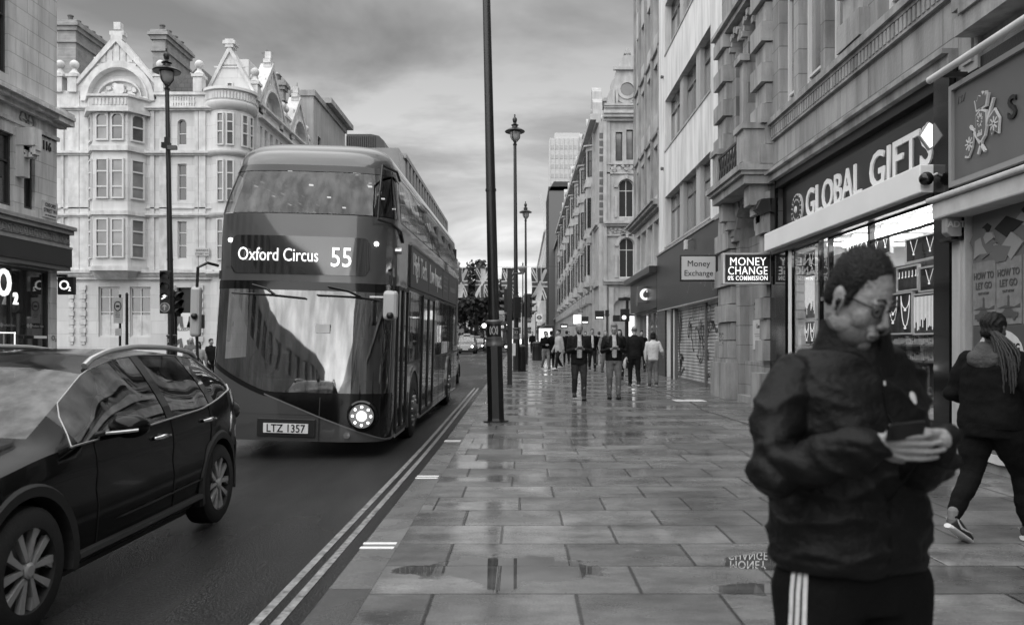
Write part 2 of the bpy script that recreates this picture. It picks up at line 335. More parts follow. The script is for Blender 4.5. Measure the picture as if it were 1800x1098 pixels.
# ------------------------------------------------------------ ground
def sheet(x0, x1, ys, z, fr=WORLD, nx=1):
    mb = MB(); xs = [x0 + (x1 - x0) * i / nx for i in range(nx + 1)]
    vs = [(x, y, gz(y) + z) for y in ys for x in xs]; k = nx + 1
    return mb.add(vs, [(j * k + i, j * k + i + 1, (j + 1) * k + i + 1, (j + 1) * k + i) for j in range(len(ys) - 1) for i in range(nx)])
YS = [-60, -20, 0, 5, 8, 10, 10.7, 11.4, 12, 12.6, 13.3, 14, 20, 30, 40, 50, 58, 61, 62.1, 64, 90, 150, 400]
def ground_mat(name, kind):
    m = bpy.data.materials.new(name); m.use_nodes = True; t = m.node_tree; b = t.nodes['Principled BSDF']; N = t.nodes.new; L = t.links.new
    def ma(op, a, b2=None, c=None):
        n = N('ShaderNodeMath'); n.operation = op
        for i, x in enumerate((a, b2, c)):
            if x is None: continue
            if isinstance(x, (int, float)): n.inputs[i].default_value = x
            else: L(x, n.inputs[i])
        return n.outputs[0]
    tc = N('ShaderNodeTexCoord'); s = N('ShaderNodeSeparateXYZ'); L(tc.outputs['Object'], s.inputs[0]); X, Y = s.outputs[0], s.outputs[1]
    def nz(scale, det=4, sx=1, sy=1, rough=.5):
        mp = N('ShaderNodeMapping'); mp.inputs['Scale'].default_value = (sx, sy, 1); L(tc.outputs['Object'], mp.inputs[0])
        n = N('ShaderNodeTexNoise'); n.inputs['Scale'].default_value = scale; n.inputs['Detail'].default_value = det; n.inputs['Roughness'].default_value = rough; L(mp.outputs[0], n.inputs['Vector']); return n.outputs[0]
    def mr(x, a, b2, c, d, smooth=False):
        n = N('ShaderNodeMapRange'); n.inputs[1].default_value = a; n.inputs[2].default_value = b2; n.inputs[3].default_value = c; n.inputs[4].default_value = d
        if smooth: n.interpolation_type = 'SMOOTHSTEP'
        L(x, n.inputs[0]); return n.outputs[0]
    if kind == 'slab':
        RH = .565; row = ma('FLOOR', ma('DIVIDE', Y, RH)); wn = N('ShaderNodeTexWhiteNoise'); wn.noise_dimensions = '1D'; L(row, wn.inputs['W'])
        wd = ma('ADD', ma('MULTIPLY', wn.outputs['Value'], .16), .72)
        half = ma('MULTIPLY', ma('MODULO', ma('ABSOLUTE', row), 2.0), .38)
        u = ma('DIVIDE', ma('ADD', ma('ADD', X, half), ma('MULTIPLY', wn.outputs['Value'], .22)), wd); cell = ma('FLOOR', u)
        fu = ma('MULTIPLY', ma('FRACT', u), .8); fv = ma('MULTIPLY', ma('FRACT', ma('DIVIDE', Y, RH)), RH)
        du = ma('MINIMUM', fu, ma('SUBTRACT', .8, fu)); dv = ma('MINIMUM', fv, ma('SUBTRACT', RH, fv))
        d = ma('MINIMUM', ma('MULTIPLY', du, .6), dv); d = ma('ADD', d, ma('MULTIPLY', ma('SUBTRACT', nz(30, 3), .5), .004)); joint = mr(d, .0022, .010, 1, 0, True)
        cv = N('ShaderNodeCombineXYZ'); L(cell, cv.inputs[0]); L(row, cv.inputs[1]); w2 = N('ShaderNodeTexWhiteNoise'); w2.noise_dimensions = '2D'; L(cv.outputs[0], w2.inputs['Vector'])
        slabr = w2.outputs['Value']
        base = ma('MULTIPLY', mr(slabr, 0, 1, .095, .18), mr(nz(2.2, 8, rough=.65), .35, .65, .72, 1.25))
        base = ma('MULTIPLY', base, mr(nz(70, 2), .3, .7, .82, 1.18))
        base = ma('MULTIPLY', base, mr(nz(.9, 5, 1, 2.2, .7), .38, .62, .62, 1.25)); base = ma('MULTIPLY', base, mr(joint, 0, 1, 1, .16))
        # scattered pale chewing-gum spots
        vo = N('ShaderNodeTexVoronoi'); vo.inputs['Scale'].default_value = 1.7; L(tc.outputs['Object'], vo.inputs['Vector'])
        base = ma('ADD', base, mr(ma('ADD', vo.outputs['Distance'], ma('MULTIPLY', nz(20), .02)), .022, .034, .10, 0, True))
        wet = mr(ma('ADD', nz(.75, 6, .55, 1.5, .6), ma('MULTIPLY', ma('SUBTRACT', slabr, .5), .16)), .40, .56, 0, 1, True)
        pud = None
        for (cx, cy, ax, ay) in ((-.05, 5.02, .62, .34), (-.62, 5.0, .2, .12), (-.12, 4.85, .16, .34), (1.62, 5.18, .36, .22), (1.35, 4.6, .3, .12)):
            q = ma('SQRT', ma('ADD', ma('POWER', ma('DIVIDE', ma('SUBTRACT', X, cx), ax), 2.0), ma('POWER', ma('DIVIDE', ma('SUBTRACT', Y, cy), ay), 2.0)))
            q = ma('ADD', q, ma('MULTIPLY', ma('SUBTRACT', nz(6, 6), .5), 1.1)); q = mr(q, .78, 1.0, 1, 0, True); pud = q if pud is None else ma('MAXIMUM', pud, q)
        pud = ma('MULTIPLY', pud, mr(joint, 0, 1, 1, .6))
        rough = ma('ADD', mr(wet, 0, 1, .42, .13), ma('MULTIPLY', mr(nz(25, 4), .3, .7, -1, 1), .04)); rough = ma('MAXIMUM', ma('SUBTRACT', rough, ma('MULTIPLY', pud, .6)), .015)
        base = ma('MULTIPLY', base, mr(pud, 0, 1, 1, .45))
        h = ma('ADD', ma('MULTIPLY', joint, -1.0), ma('MULTIPLY', nz(110, 3), .10)); h = ma('ADD', h, ma('MULTIPLY', nz(4, 3), .8)); h = ma('ADD', h, ma('MULTIPLY', slabr, .3))
        bst = mr(pud, 0, 1, .30, 0.0)
    elif kind == 'road':
        nn = nz(75, 3); base = ma('MULTIPLY', mr(nn, .46, .62, .002, .045), mr(nz(.5, 6), .35, .65, .7, 1.35))
        base = ma('MULTIPLY', base, mr(nz(1.6, 6, 3.5, .12), .4, .62, 1.0, .72))
        wet = mr(nz(.35, 5, 1.5, .35), .42, .6, 0, 1, True); rough = mr(wet, 0, 1, .46, .26); h = ma('ADD', nz(150, 2), ma('MULTIPLY', nz(55, 2), 1.4)); bst = mr(wet, 0, 1, .75, .5)
    elif kind == 'kerb':
        row = ma('DIVIDE', Y, .92); fv = ma('MULTIPLY', ma('FRACT', row), .92); dv = ma('MINIMUM', fv, ma('SUBTRACT', .92, fv)); joint = mr(dv, .003, .008, 1, 0)
        wn = N('ShaderNodeTexWhiteNoise'); wn.noise_dimensions = '1D'; L(ma('FLOOR', row), wn.inputs['W'])
        base = ma('MULTIPLY', mr(wn.outputs['Value'], 0, 1, .06, .17), mr(nz(90, 3), .3, .7, .7, 1.35)); base = ma('MULTIPLY', base, mr(joint, 0, 1, 1, .3)); rough = mr(nz(3, 4), .4, .6, .22, .45)
        h = ma('SUBTRACT', ma('MULTIPLY', nz(120, 2), .4), joint); bst = .4
    bp = N('ShaderNodeBump'); bp.inputs['Distance'].default_value = .02 if kind == 'road' else .006
    if isinstance(bst, float): bp.inputs['Strength'].default_value = bst
    else: L(bst, bp.inputs['Strength'])
    L(h, bp.inputs['Height']); L(bp.outputs[0], b.inputs['Normal'])
    c3 = N('ShaderNodeCombineXYZ')
    for i in range(3): L(base, c3.inputs[i])
    L(c3.outputs[0], b.inputs['Base Color']); L(rough, b.inputs['Roughness']); b.inputs['Specular IOR Level'].default_value = .62 if kind == 'slab' else .3
    MATS[name] = m; return m
ground_mat('wet_slabs', 'slab'); ground_mat('wet_asphalt', 'road'); ground_mat('granite_kerb', 'kerb')
ROADZ = -.16
mb = MB(); vs = []; fs = []
g = sheet(-900, 900, [-300] + YS[1:-1] + [400, 1500], -.32, nx=1); solo('ground', 'dark ground sheet under the streets', 'ground', g, M['roof_flat'], kind='structure')
solo('road', 'wet dark asphalt carriageway running up the street', 'road', sheet(-9.7, -1.13, YS, ROADZ), M['wet_asphalt'], kind='structure')
solo('side_street', 'asphalt side street beside the white corner building', 'road', sheet(-70, -9.72, [22.6, 24, 30, 36.5], ROADZ - .004), M['wet_asphalt'], kind='structure')
solo('side_road', 'side road before the ornate corner building', 'road', sheet(5.3, 40, [40, 44, 48, 52.5], -.02), M['wet_asphalt'], kind='structure')
solo('footway', 'wet grey paving slabs of the wide pavement', 'pavement', sheet(-.87, 5.6, YS, 0), M['wet_slabs'], kind='structure')
k = MB(); k.v = []
for (a, b) in zip(YS[:-1], YS[1:]):
    z0, z1 = gz(a), gz(b)
    k.add([(-1.13, a, ROADZ + z0 - .1), (-.87, a, z0 - .2), (-.87, a, z0 + .002), (-1.115, a, z0 + .002), (-1.13, a, z0 - .012), (-1.13, b, ROADZ + z1 - .1), (-.87, b, z1 - .2), (-.87, b, z1 + .002), (-1.115, b, z1 + .002), (-1.13, b, z1 - .012)],
          [(1, 2, 7, 6), (2, 3, 8, 7), (3, 4, 9, 8), (4, 0, 5, 9), (0, 1, 6, 5)])
solo('kerb', 'granite kerb stones along the pavement edge', 'kerb', k, M['granite_kerb'], kind='structure')
far = sheet(-13.2, -9.7, [-60, 0, 10, 14, 22.0], 0); solo('far_footway', 'pavement across the street', 'pavement', far, M['wet_slabs'], kind='structure')
far = sheet(-60, -9.7, [36.8, 40, 50, 60, 62, 64, 100, 200], 0); solo('far_footway.001', 'pavement beyond the side street', 'pavement', far, M['wet_slabs'], kind='structure')
for i, xx in enumerate((-1.385, -1.505)):
    solo('yellow_line', 'painted line nearest the kerb, of the double line' if i == 0 else 'outer painted line of the double line', 'road marking',
         sheet(xx - .028, xx + .028, [-20] + [y for y in YS if 0 < y < 23] + [25.2], ROADZ + .004), M['yellow_paint'], kind='structure')
for yy in (5.50, 8.36, 11.45):
    mb = MB(); mb.box(-1.125, -.89, yy, yy + .05, gz(yy) + .002, gz(yy) + .0055); mb.box(-1.125, -.89, yy + .12, yy + .17, gz(yy) + .002, gz(yy) + .0055)
    solo('kerb_mark', 'pair of pale stripes painted across the kerb stones', 'road marking', mb, M['white_plain'], kind='structure', group='kerb blips')
mb = MB()
for i in range(16):
    for j in range(9): mb.lathe((-.60 + i * .05, 27 + j * .06, gz(27) + .002), [(.018, 0), (.012, .006)], 6)
mb = MB(); mb.box(3.55, 4.25, 18.3, 18.95, gz(18.6) + .001, gz(18.6) + .006)
solo('cellar_cover', 'pale rectangular cover plate set in paving by the shutter', 'cover', mb, M['off_white'])
mb = MB()
pts = [(3.1, 27.5), (3.4, 24.2), (3.75, 21), (3.85, 18.2), (3.7, 16.2), (3.9, 14), (3.95, 12.4), (4.0, 10.5)]
for (xa, ya), (xb, yb) in zip(pts[:-1], pts[1:]):
    n = 8
    for q in range(n):
        f0, f1 = q / n, (q + 1) / n; x0 = xa + (xb - xa) * f0 + .02 * math.sin(ya * 3 + q); x1 = xa + (xb - xa) * f1 + .02 * math.sin(ya * 3 + q + 1); y0 = ya + (yb - ya) * f0; y1 = ya + (yb - ya) * f1; wd = .02 + .02 * abs(math.sin(q * 1.7 + ya))
        mb.quad((x0 - wd, y0, gz(y0) + .003), (x0 + wd, y0, gz(y0) + .003), (x1 + wd, y1, gz(y1) + .003), (x1 - wd, y1, gz(y1) + .003))
solo('drain_channel', 'dark wandering wet channel between slabs and forecourt', 'channel', mb, M['soot'], kind='structure')

# ------------------------------------------------------------ left: phone-shop corner building
XL = -13.0
def FL(v): return v
t = T('corner_building', 'dim stone corner building at the left edge with a dark fascia and phone shop', 'building', (-17, 10, 0))
fr = LW(XL)
ops = [(18.6, 20.35, 4.9, 6.75), (20.78, 21.25, 4.95, 6.45), (18.7, 20.15, 8.2, 11.2), (18.7, 20.15, 11.6, 15.4), (14, 16.5, 4.9, 6.7), (14, 16, 8.2, 11.2), (9, 12, 4.9, 6.7), (9, 12, 8.2, 11.2), (17.2, 21.95, .25, 3.4)]
facade(t, fr, 17.0, 22.25, -.3, 16.5, [o for o in ops if o[0] > 16.7], M['portland'], .3, 9)
for i, o in enumerate(ops[:4]): win(t, fr, *o[:4], nx=2 if o[1] - o[0] > .8 else 1, rows=(.62,) if i < 2 else (.5,), fm='frame_dark', pm='pane', w=-.12, fw=.07)
for (a, b) in ((17.2, 21.95),):
    f = win(t, fr, a, b, .25, 3.4, nx=3, fm='frame_dark', pm='pane', w=-.1, fw=.06, name='shop_window')
mb = MB(fr); profile(mb, 17, 22.45, 7.55, [(.16, -.12, .0), (.30, .0, .1), (.42, .1, .2)]); mb.box(17, 22.3, 7.05, 7.15, -.02, .06); mb.box(21.75, 22.5, 7.5, 7.85, 0, .36)
t.add('cornice', mb, M['portland_plain'])
mb = MB(fr); mb.box(17, 22.45, 4.56, 4.66, -.05, .46); mb.box(17, 22.4, 4.44, 4.56, -.05, .40); mb.box(17, 22.35, 4.10, 4.44, -.05, .30); mb.box(17, 22.4, 4.04, 4.1, -.05, .36)
x = 17.1
while x < 22.3:   # greek key
    for (a, b, c, d) in ((0, .16, .24, .26), (.14, .16, .1, .24), (.05, .14, .1, .12), (.05, .07, .12, .18), (0, .02, .06, .26), (.0, .2, .06, .075)): mb.box(x + a, x + b, 4.12 + c, 4.12 + d, .3, .33)
    x += .21
t.add('key_frieze', mb, M['concrete'])
mb = MB(fr); mb.box(17, 22.4, 3.55, 4.04, -.05, .34); t.add('fascia', mb, M['dark_fascia'])
mb = MB(fr); mb.box(17, 22.38, 3.44, 3.55, -.04, .31); t.add('fascia_edge', mb, M['mid_grey'])
# scroll bracket
mb = MB(fr); mb.box(20.42, 20.72, 6.5, 6.95, 0, .5)
mb.lathe((20.57, 6.75, .38), [(.0, -.15), (.24, -.15), (.24, .15), (0, .15)], 16, ax=0) if False else mb.box(20.44, 20.7, 5.7, 6.5, 0, .2)
for q in range(10): a0 = q * .628; mb.box(20.46, 20.68, 6.45 + .2 * math.sin(a0) - .06, 6.45 + .2 * math.sin(a0) + .06, .3 + .16 * math.cos(a0) - .06, .3 + .16 * math.cos(a0) + .06)
t.add('scroll_bracket', mb, M['portland_plain'])
mb = MB(fr)
for q in range(6):
    a0, a1 = q * R(60), (q + 1) * R(60); r0, r1 = .27, .34; c = (20.9, 7.25)
    mb.prism([(c[0] + r0 * math.cos(a0), c[1] + r0 * math.sin(a0)), (c[0] + r1 * math.cos(a0), c[1] + r1 * math.sin(a0)), (c[0] + r1 * math.cos(a1), c[1] + r1 * math.sin(a1)), (c[0] + r0 * math.cos(a1), c[1] + r0 * math.sin(a1))], 0, .05)
    mb.prism([(c[0] + .03 * math.cos(a0 + 1.5), c[1] + .03 * math.sin(a0 + 1.5)), (c[0] + .24 * math.cos(a0), c[1] + .24 * math.sin(a0)), (c[0] - .03 * math.cos(a0 + 1.5), c[1] - .03 * math.sin(a0 + 1.5))], 0, .04)
t.add('rosette', mb, M['stone_trim'])
t.text('OXFORD ST', .20, (21.83 and XL + .01, 21.75, 7.02), (0, 1, 0), (0, 0, 1), M['black_paint'], name='carved_lettering', ext=.02, bold=.006, sx=.8)
t.text('116', .34, (XL + .01, 21.75, 6.68), (0, 1, 0), (0, 0, 1), M['black_paint'], name='street_number', ext=.02, bold=.01, sx=.8)
t.text('O', .95, (XL + .01, 19.95, 2.62), (0, 1, 0), (0, 0, 1), M['lit_white'], name='lit_letter', ext=.03, bold=.03, sx=.75)
t.text('2', .42, (XL + .01, 20.42, 2.42), (0, 1, 0), (0, 0, 1), M['lit_white'], name='lit_letter', ext=.03, bold=.02, sx=.75)
mb = MB(fr)
for a, b, c, d in ((19.2, 20.4, 2.08 - .03, 2.08), (20.37, 20.4, .3, 2.08)): mb.box(a, b, c - .38 if c > 1 else c, d - .38 if c > 1 else d - .38, .0, .02)
t.add('lit_frame', mb, M['lit_white'])
for yy in (20.25, 21.45):
    t.text('Available here', .09, (XL - .05, yy, 1.85 - .0), (0, 1, 0), (0, 0, 1), M['grey_plain'], name='window_sticker', ext=.002)
    mb = MB(fr)
    for dx in (-.42, -.3):
        mb.lathe((yy + dx * 1.0, 1.88, -.05), [(.055, 0), (.055, .004), (.045, .004)], 14)
    t.add('window_sticker', mb, M['grey_plain'])
mb = MB(fr); mb.box(21.2, 21.75, 1.55, 1.62, .0, .02); t.add('window_sticker', mb, M['white_plain'])
t.text('O₂', .2, (XL + .012, 22.1, 1.5), (0, 1, 0), (0, 0, 1), M['mid_grey'], name='small_logo', ext=.003)
# hanging sign
s = T('hanging_sign', 'dark square hanging sign with a white O2 logo', 'sign', (-12.7, 22.3, 2.76), group='projecting shop signs')
mb = MB(); mb.box(-12.98, -12.52, 22.24, 22.36, 2.78, 3.27); s.add('sign_box', mb, M['dark_fascia'], bevel=.01)
mb = MB(); mb.box(-13.02, -12.75, 22.27, 22.33, 3.28, 3.34); mb.box(-12.8, -12.76, 22.28, 22.32, 3.27, 3.3); s.add('bracket', mb, M['black_paint'])
s.text('O', .36, (-12.79, 22.235, 2.92), (1, 0, 0), (0, 0, 1), M['lit_white'], ext=.006, bold=.012); s.text('2', .17, (-12.64, 22.235, 2.88), (1, 0, 0), (0, 0, 1), M['lit_white'], ext=.006, bold=.008)
# street name plate
s = T('street_name_plate', 'white street name plate high on the dim stone corner reading OXFORD STREET W1', 'sign', (XL, 21.95, 4.8), group='street name plates')
mb = MB(fr); mb.box(21.55, 22.22, 4.85, 5.3, .01, .04); s.add('plate', mb, M['off_white'])
s.text('OXFORD', .15, (XL + .045, 21.88, 5.14), (0, 1, 0), (0, 0, 1), M['black_paint'], ext=.002, bold=.004, sx=.8); s.text('STREET W1', .15, (XL + .045, 21.88, 4.99), (0, 1, 0), (0, 0, 1), M['black_paint'], ext=.002, bold=.004, sx=.8)
s.text('CITY OF WESTMINSTER', .06, (XL + .045, 21.88, 4.89), (0, 1, 0), (0, 0, 1), M['black_paint'], ext=.002, sx=.8)
# unseen left side by the viewer, kept low so glass mirrors sky
t = T('terrace_building', 'unseen low stone shop building beyond the left edge, kept low for reflections', 'building', (-17, -20, 0)); fr2 = LW(XL + .05)
ops = [(-44 + 3.2 * i, -42 + 3.2 * i, z, z + 2.1) for i in range(18) for z in (4.8,)]
facade(t, fr2, -45, 16.9, -.3, 8.2, ops, M['portland'], .3, 9)
for o in ops: win(t, fr2, *o, nx=1, rows=(.5,), fm='window_paint')
# ------------------------------------------------------------ white ornate corner building (faces the camera at Y = 38)
YW = 38.0; K = FX / YW
def wx(p): return (p - CX) / K
def wz(p): return H + (CY - p) / K
t = T('ornate_white_building', 'ornate white stucco building with pointed gables, ball finials and a round corner turret', 'building', (-19, 42, 0))
fr = FW(YW); ops = []; ow = []
for (a, b) in ((170, 182), (188, 206), (210, 228), (234, 252)):
    pass
for (c, d, ar) in ((255, 210, 1), (353, 288, 0), (455, 389, 0)): ow.append((wx(312), wx(328), wz(c), wz(d), ar))
gw = [(wx(173), wx(210), wz(592), wz(504)), (wx(228), wx(265), wz(592), wz(504))]
door = (wx(310), wx(346), wz(640), wz(505))
ops = [o[:4] + ((1.,) if o[4] else ()) for o in ow] + gw + [door]
facade(t, fr, wx(60), wx(375), -.3, wz(170), ops, M['white_stucco'], .3, 12)
for o in ow: win(t, fr, *o[:4], nx=1, rows=(.45,) if o[4] else (.36, .7), arch=o[4], w=-.12, fw=.05)
for o in gw: win(t, fr, *o, nx=2, rows=(.5, .8), w=-.12, fw=.07, pm='pane_grey')
for a, b in ((wx(173), wx(210)), (wx(228), wx(265))):
    mb = MB(fr); mb.box(a + .08, b - .08, wz(590), wz(553), -.145, -.11); mb.box((a + b) / 2 - .03, (a + b) / 2 + .03, wz(590), wz(553), -.11, -.09); t.add('window_panel', mb, M['white_trim'])
mb = MB(fr); mb.box(door[0], door[1], door[2], door[3], -.3, -.26); t.add('doorway', mb, M['black_paint'])
# string courses, pilasters
mb = MB(fr)
def course(py, prof, a=60, b=378): profile(mb, wx(a), wx(b), wz(py), prof)
course(487, [(.30, .18, .33), (.20, .05, .18), (.12, -.12, .05)]); course(380, [(.12, -.05, .02), (.18, .02, .1)]); course(366, [(.07, -.03, .03)]); course(272, [(.14, -.05, .03), (.24, .03, .14)]); course(193, [(.15, -.06, .02), (.25, .02, .1)])
for (a, b) in ((108, 113), (121, 140), (141, 157), (265, 272), (281, 300), (343, 349), (350, 362)):
    mb.box(wx(a), wx(b), wz(483), wz(195), -.02, .07)
t.add('string_courses', mb, M['white_trim'])
for (a, b) in ((122, 131), (141, 152), (295, 308), (349, 358)):
    mb = MB(fr)
    for q in range(7): mb.box(wx(a), wx(b), wz(600 - q * 15), wz(600 - q * 15 - 9), -.02, .09); mb.box(wx(a) + .05, wx(b) - .05, wz(600 - q * 15 + 5), wz(600 - q * 15), -.02, .06)
    t.add('quoins', mb, M['white_trim'])

# parapet band with pierced work
mb = MB(fr)
mb.box(wx(275), wx(375), wz(193), wz(165), -.4, .03); mb.box(wx(60), wx(140), wz(193), wz(160), -.4, .03); mb.box(wx(272), wx(378), wz(168), wz(163), -.45, .14)
for q in range(9): x0 = wx(303 + q * 4.6); mb.box(x0, x0 + .07, wz(189), wz(171), 0, .08); mb.box(x0 - .03, x0 + .1, wz(182), wz(178), 0, .075)
t.adds('parapet', mb, M['white_trim'])
def pedestal(t, x, y, zb, h=.95, r=.19, wd=.5):
    mb = MB(); mb.box(x - wd / 2, x + wd / 2, y - .25, y + .25, zb, zb + h * .72); mb.box(x - wd / 2 - .07, x + wd / 2 + .07, y - .3, y + .3, zb + h * .72, zb + h * .84)
    mb.lathe((x, y, zb + h * .84), [(.24, 0), (.26, .06), (.13, .22), (.1, .3), (.14, .34)], 12); mb.smooth = True; mb.ball((x, y, zb + h * .84 + .34 + r * .9), r, 14); t.add('ball_finial', mb, M['white_trim'])
for p in (104, 129, 281, 349): pedestal(t, wx(p), YW + .1, wz(163), 1.0, .21, .42)
# gable 1: front wall with great arch
def gable(t, frm, uL, uR, vB, vT, vArchTop, uA, uB, vArchB, m='white_stucco', thick=.5, finial=True, win_r=None):
    mb = MB(frm); uc = (uL + uR) / 2; n = 16; r = (uB - uA) / 2; cu = (uA + uB) / 2; rk = (vArchTop - vArchB)
    edge = lambda u: vB + (vT - vB) * (1 - abs(u - uc) / ((uR - uL) / 2))
    us = [uL + (uR - uL) * i / 40 for i in range(41)]
    for a, b in zip(us[:-1], us[1:]):
        def lo(u):
            q = (u - cu) / r
            return vArchB + rk * math.sqrt(max(0, 1 - q * q)) if abs(q) < 1 else vB - .6
        mb.prism([(a, min(lo(a), edge(a) - .02)), (b, min(lo(b), edge(b) - .02)), (b, edge(b)), (a, edge(a))], -thick, 0)
    t.add('gable', mb, M[m])
    mb = MB(frm)   # coping
    for sg in (-1, 1):
        e0 = (uc + sg * ((uR - uL) / 2 + .12), vB - .1); e1 = (uc, vT + .12); d = .22
        mb.prism([e0, (e0[0], e0[1] + d), (e1[0], e1[1] + d * 1.2), (e1[0], e1[1] - d * .6)], -thick - .05, .12)
    for i in range(n):   # archivolt
        a0, a1 = math.pi * i / n, math.pi * (i + 1) / n
        q = lambda rr, a: (cu + (r + rr) * math.cos(a), vArchB + (rk + rr) * math.sin(a))
        mb.prism([q(0, a0), q(.34, a0), q(.34, a1), q(0, a1)], -.02, .10); mb.prism([q(.0, a0), q(.08, a0), q(.08, a1), q(0, a1)], .1, .16)
    if finial:
        mb.box(uc - .28, uc + .28, vT + .1, vT + .45, -.35, .05); mb.box(uc - .34, uc + .34, vT + .32, vT + .52, -.33, .04); mb.box(uc - .16, uc + .16, vT + .6, vT + .95, -.3, .0)
    h3 = vT - (vT - vB) * .52; 
    mb.box(uc - (uR - uL) * .25, uc + (uR - uL) * .25, h3 - .04, h3 + .05, 0, .05)
    for q in range(-3, 4): mb.box(uc + q * .32 - .12, uc + q * .32 + .12, h3 + .12, h3 + .12 + max(.25, .8 - abs(q) * .22), 0, .045)
    t.add('gable_trim', mb, M['white_trim'])
gable(t, fr, wx(136), wx(275), wz(152), wz(74), wz(120), wx(155), wx(260), wz(178))
# recess behind the arch, carved tympanum
mb = MB(fr); mb.box(wx(152), wx(262), wz(196), wz(119), -.34, -.26); t.add('arch_recess', mb, M['white_stucco'])
mb = MB(fr); cu = wx(208)
rng = random.Random(3)
for q in range(34):
    a = rng.uniform(0, math.pi); rr = rng.uniform(.15, .9) ** .6 * .95; u = cu + rr * math.cos(a) * 1.0; v = wz(178) + rr * math.sin(a) * 1.0
    mb.prism([(u + .13 * math.cos(k_ * 1.05 + q), v + .1 * math.sin(k_ * 1.05 + q)) for k_ in range(6)], -.26, -.14 + .05 * rng.random())
mb.prism([(cu - .25, wz(160)), (cu, wz(170)), (cu + .25, wz(160)), (cu + .22, wz(148)), (cu - .22, wz(148))], -.26, -.05)
for sg in (-1, 1):
    pts = [(cu + sg * (1.05 * math.cos(a)), wz(178) + 1.0 * math.sin(a) ** .8) for a in [math.pi / 2 * i / 8 for i in range(9)]]
    for p, q in zip(pts[:-1], pts[1:]): mb.prism([p, q, (q[0], q[1] + .12), (p[0], p[1] + .12)], -.26, -.08)
t.add('carved_tympanum', mb, M['white_trim'])
# canted oriel bay
def bay(t, u0, u1, v0, v1, dep, cant, yb, mcol):
    pl = [(u0, 0), (u0 + cant, dep), (u1 - cant, dep), (u1, 0)]
    mb = MB(); mb.add([(p[0], yb - p[1] + (.0 if p[1] else -.001), z) for z in (v0, v1) for p in pl], [(0, 1, 5, 4), (1, 2, 6, 5), (2, 3, 7, 6), (4, 5, 6, 7), (0, 3, 2, 1)])
    return mb, pl
U0, U1 = wx(158), wx(258); DEP, CANT = .75, .55
mb, pl = bay(t, U0, U1, wz(478), wz(200), DEP, CANT, YW, None)
mb.m = 1
for z0, z1, o in ((wz(200), wz(178), .16), (wz(206), wz(199), .28), (wz(180), wz(176), .26), (wz(272), wz(264), .14), (wz(382), wz(375), .12), (wz(478), wz(470), .1)):
    mb.add([(x + (o if i == 3 else -o if i == 0 else (o * .6 if i == 2 else -o * .6)), YW - d_ - (o if d_ else 0), z) for z in (z0, z1) for i, (x, d_) in enumerate(pl)], [(0, 1, 5, 4), (1, 2, 6, 5), (2, 3, 7, 6), (4, 5, 6, 7), (0, 3, 2, 1)])
for q in range(10): x0 = U0 + CANT + .05 + q * .17; mb.box(x0, x0 + .09, YW - DEP - .2, YW - DEP - .15, wz(194), wz(183))
mb.add([(pl[0][0] + .3, YW, wz(492)), (pl[1][0] + .2, YW - DEP * .4, wz(492)), (pl[2][0] - .2, YW - DEP * .4, wz(492)), (pl[3][0] - .3, YW, wz(492))] + [(x, YW - d_, wz(478)) for x, d_ in pl], [(0, 1, 5, 4), (1, 2, 6, 5), (2, 3, 7, 6), (0, 3, 2, 1)])
t.add('oriel_bay', mb, [M['white_stucco'], M['white_trim']])
def cant_frame(i):
    (xa, da), (xb, db) = pl[i], pl[i + 1]; A = Vector((xa, YW - da)); B = Vector((xb, YW - db)); d = (B - A).normalized(); nrm = Vector((d.y, -d.x)); L_ = (B - A).length
    return (lambda u, v, w: (A.x + d.x * u + nrm.x * w, A.y + d.y * u + nrm.y * w, v)), L_
for (lo, hi, rows, ar) in ((256, 205, (.52,), 1), (356, 283, (.30, .68), 0), (458, 386, (.34, .68), 0)):
    for i, cnt in ((0, 1), (1, 2), (2, 1)):
        f_, ln = cant_frame(i); wdt = (ln - .16) / cnt
        for q in range(cnt):
            a = .08 + q * wdt; win(t, f_, a + .06, a + wdt - .06, wz(lo) + .05, wz(hi) - .05, 1, rows, w=.06, fw=.07, arch=1. if ar else 0, pm='pane_blind' if (i + q + lo) % 3 else 'pane_grey', bt=.07)
# turret at the right-hand corner: round tower
TX, TY, TR = -14.15, YW + .72, 1.02
def ringpts(r, a0, a1, n): return [(TX + r * math.cos(a0 + (a1 - a0) * i / n), TY + r * math.sin(a0 + (a1 - a0) * i / n)) for i in range(n + 1)]
mb = MB(); mb.lathe((TX, TY, 0), [(TR, -.3), (TR, wz(192))], 36)
for z, pr in ((wz(487), .3), (wz(384), .15), (wz(276), .2)): mb.lathe((TX, TY, z), [(TR, 0), (TR + pr * .6, .05), (TR + pr, .14), (TR + pr, .24), (TR, .26)], 36)
mb.lathe((TX, TY, wz(196)), [(TR, 0), (TR + .12, .1), (TR + .22, .25), (TR + .22, .38), (TR + .18, .42), (TR + .18, .88), (TR + .3, .92), (TR + .3, 1.05), (TR - .1, 1.06)], 36)
t.add('turret', mb, M['white_stucco'], smooth=True)
mb = MB()
for i in range(30):
    a = R(180 + i * 7); x, y = TX + (TR + .17) * math.cos(a), TY + (TR + .17) * math.sin(a); mb.box(x - .05, x + .05, y - .05, y + .05, wz(196) + .5, wz(196) + .82)
t.add('turret_balustrade', mb, M['white_trim'])
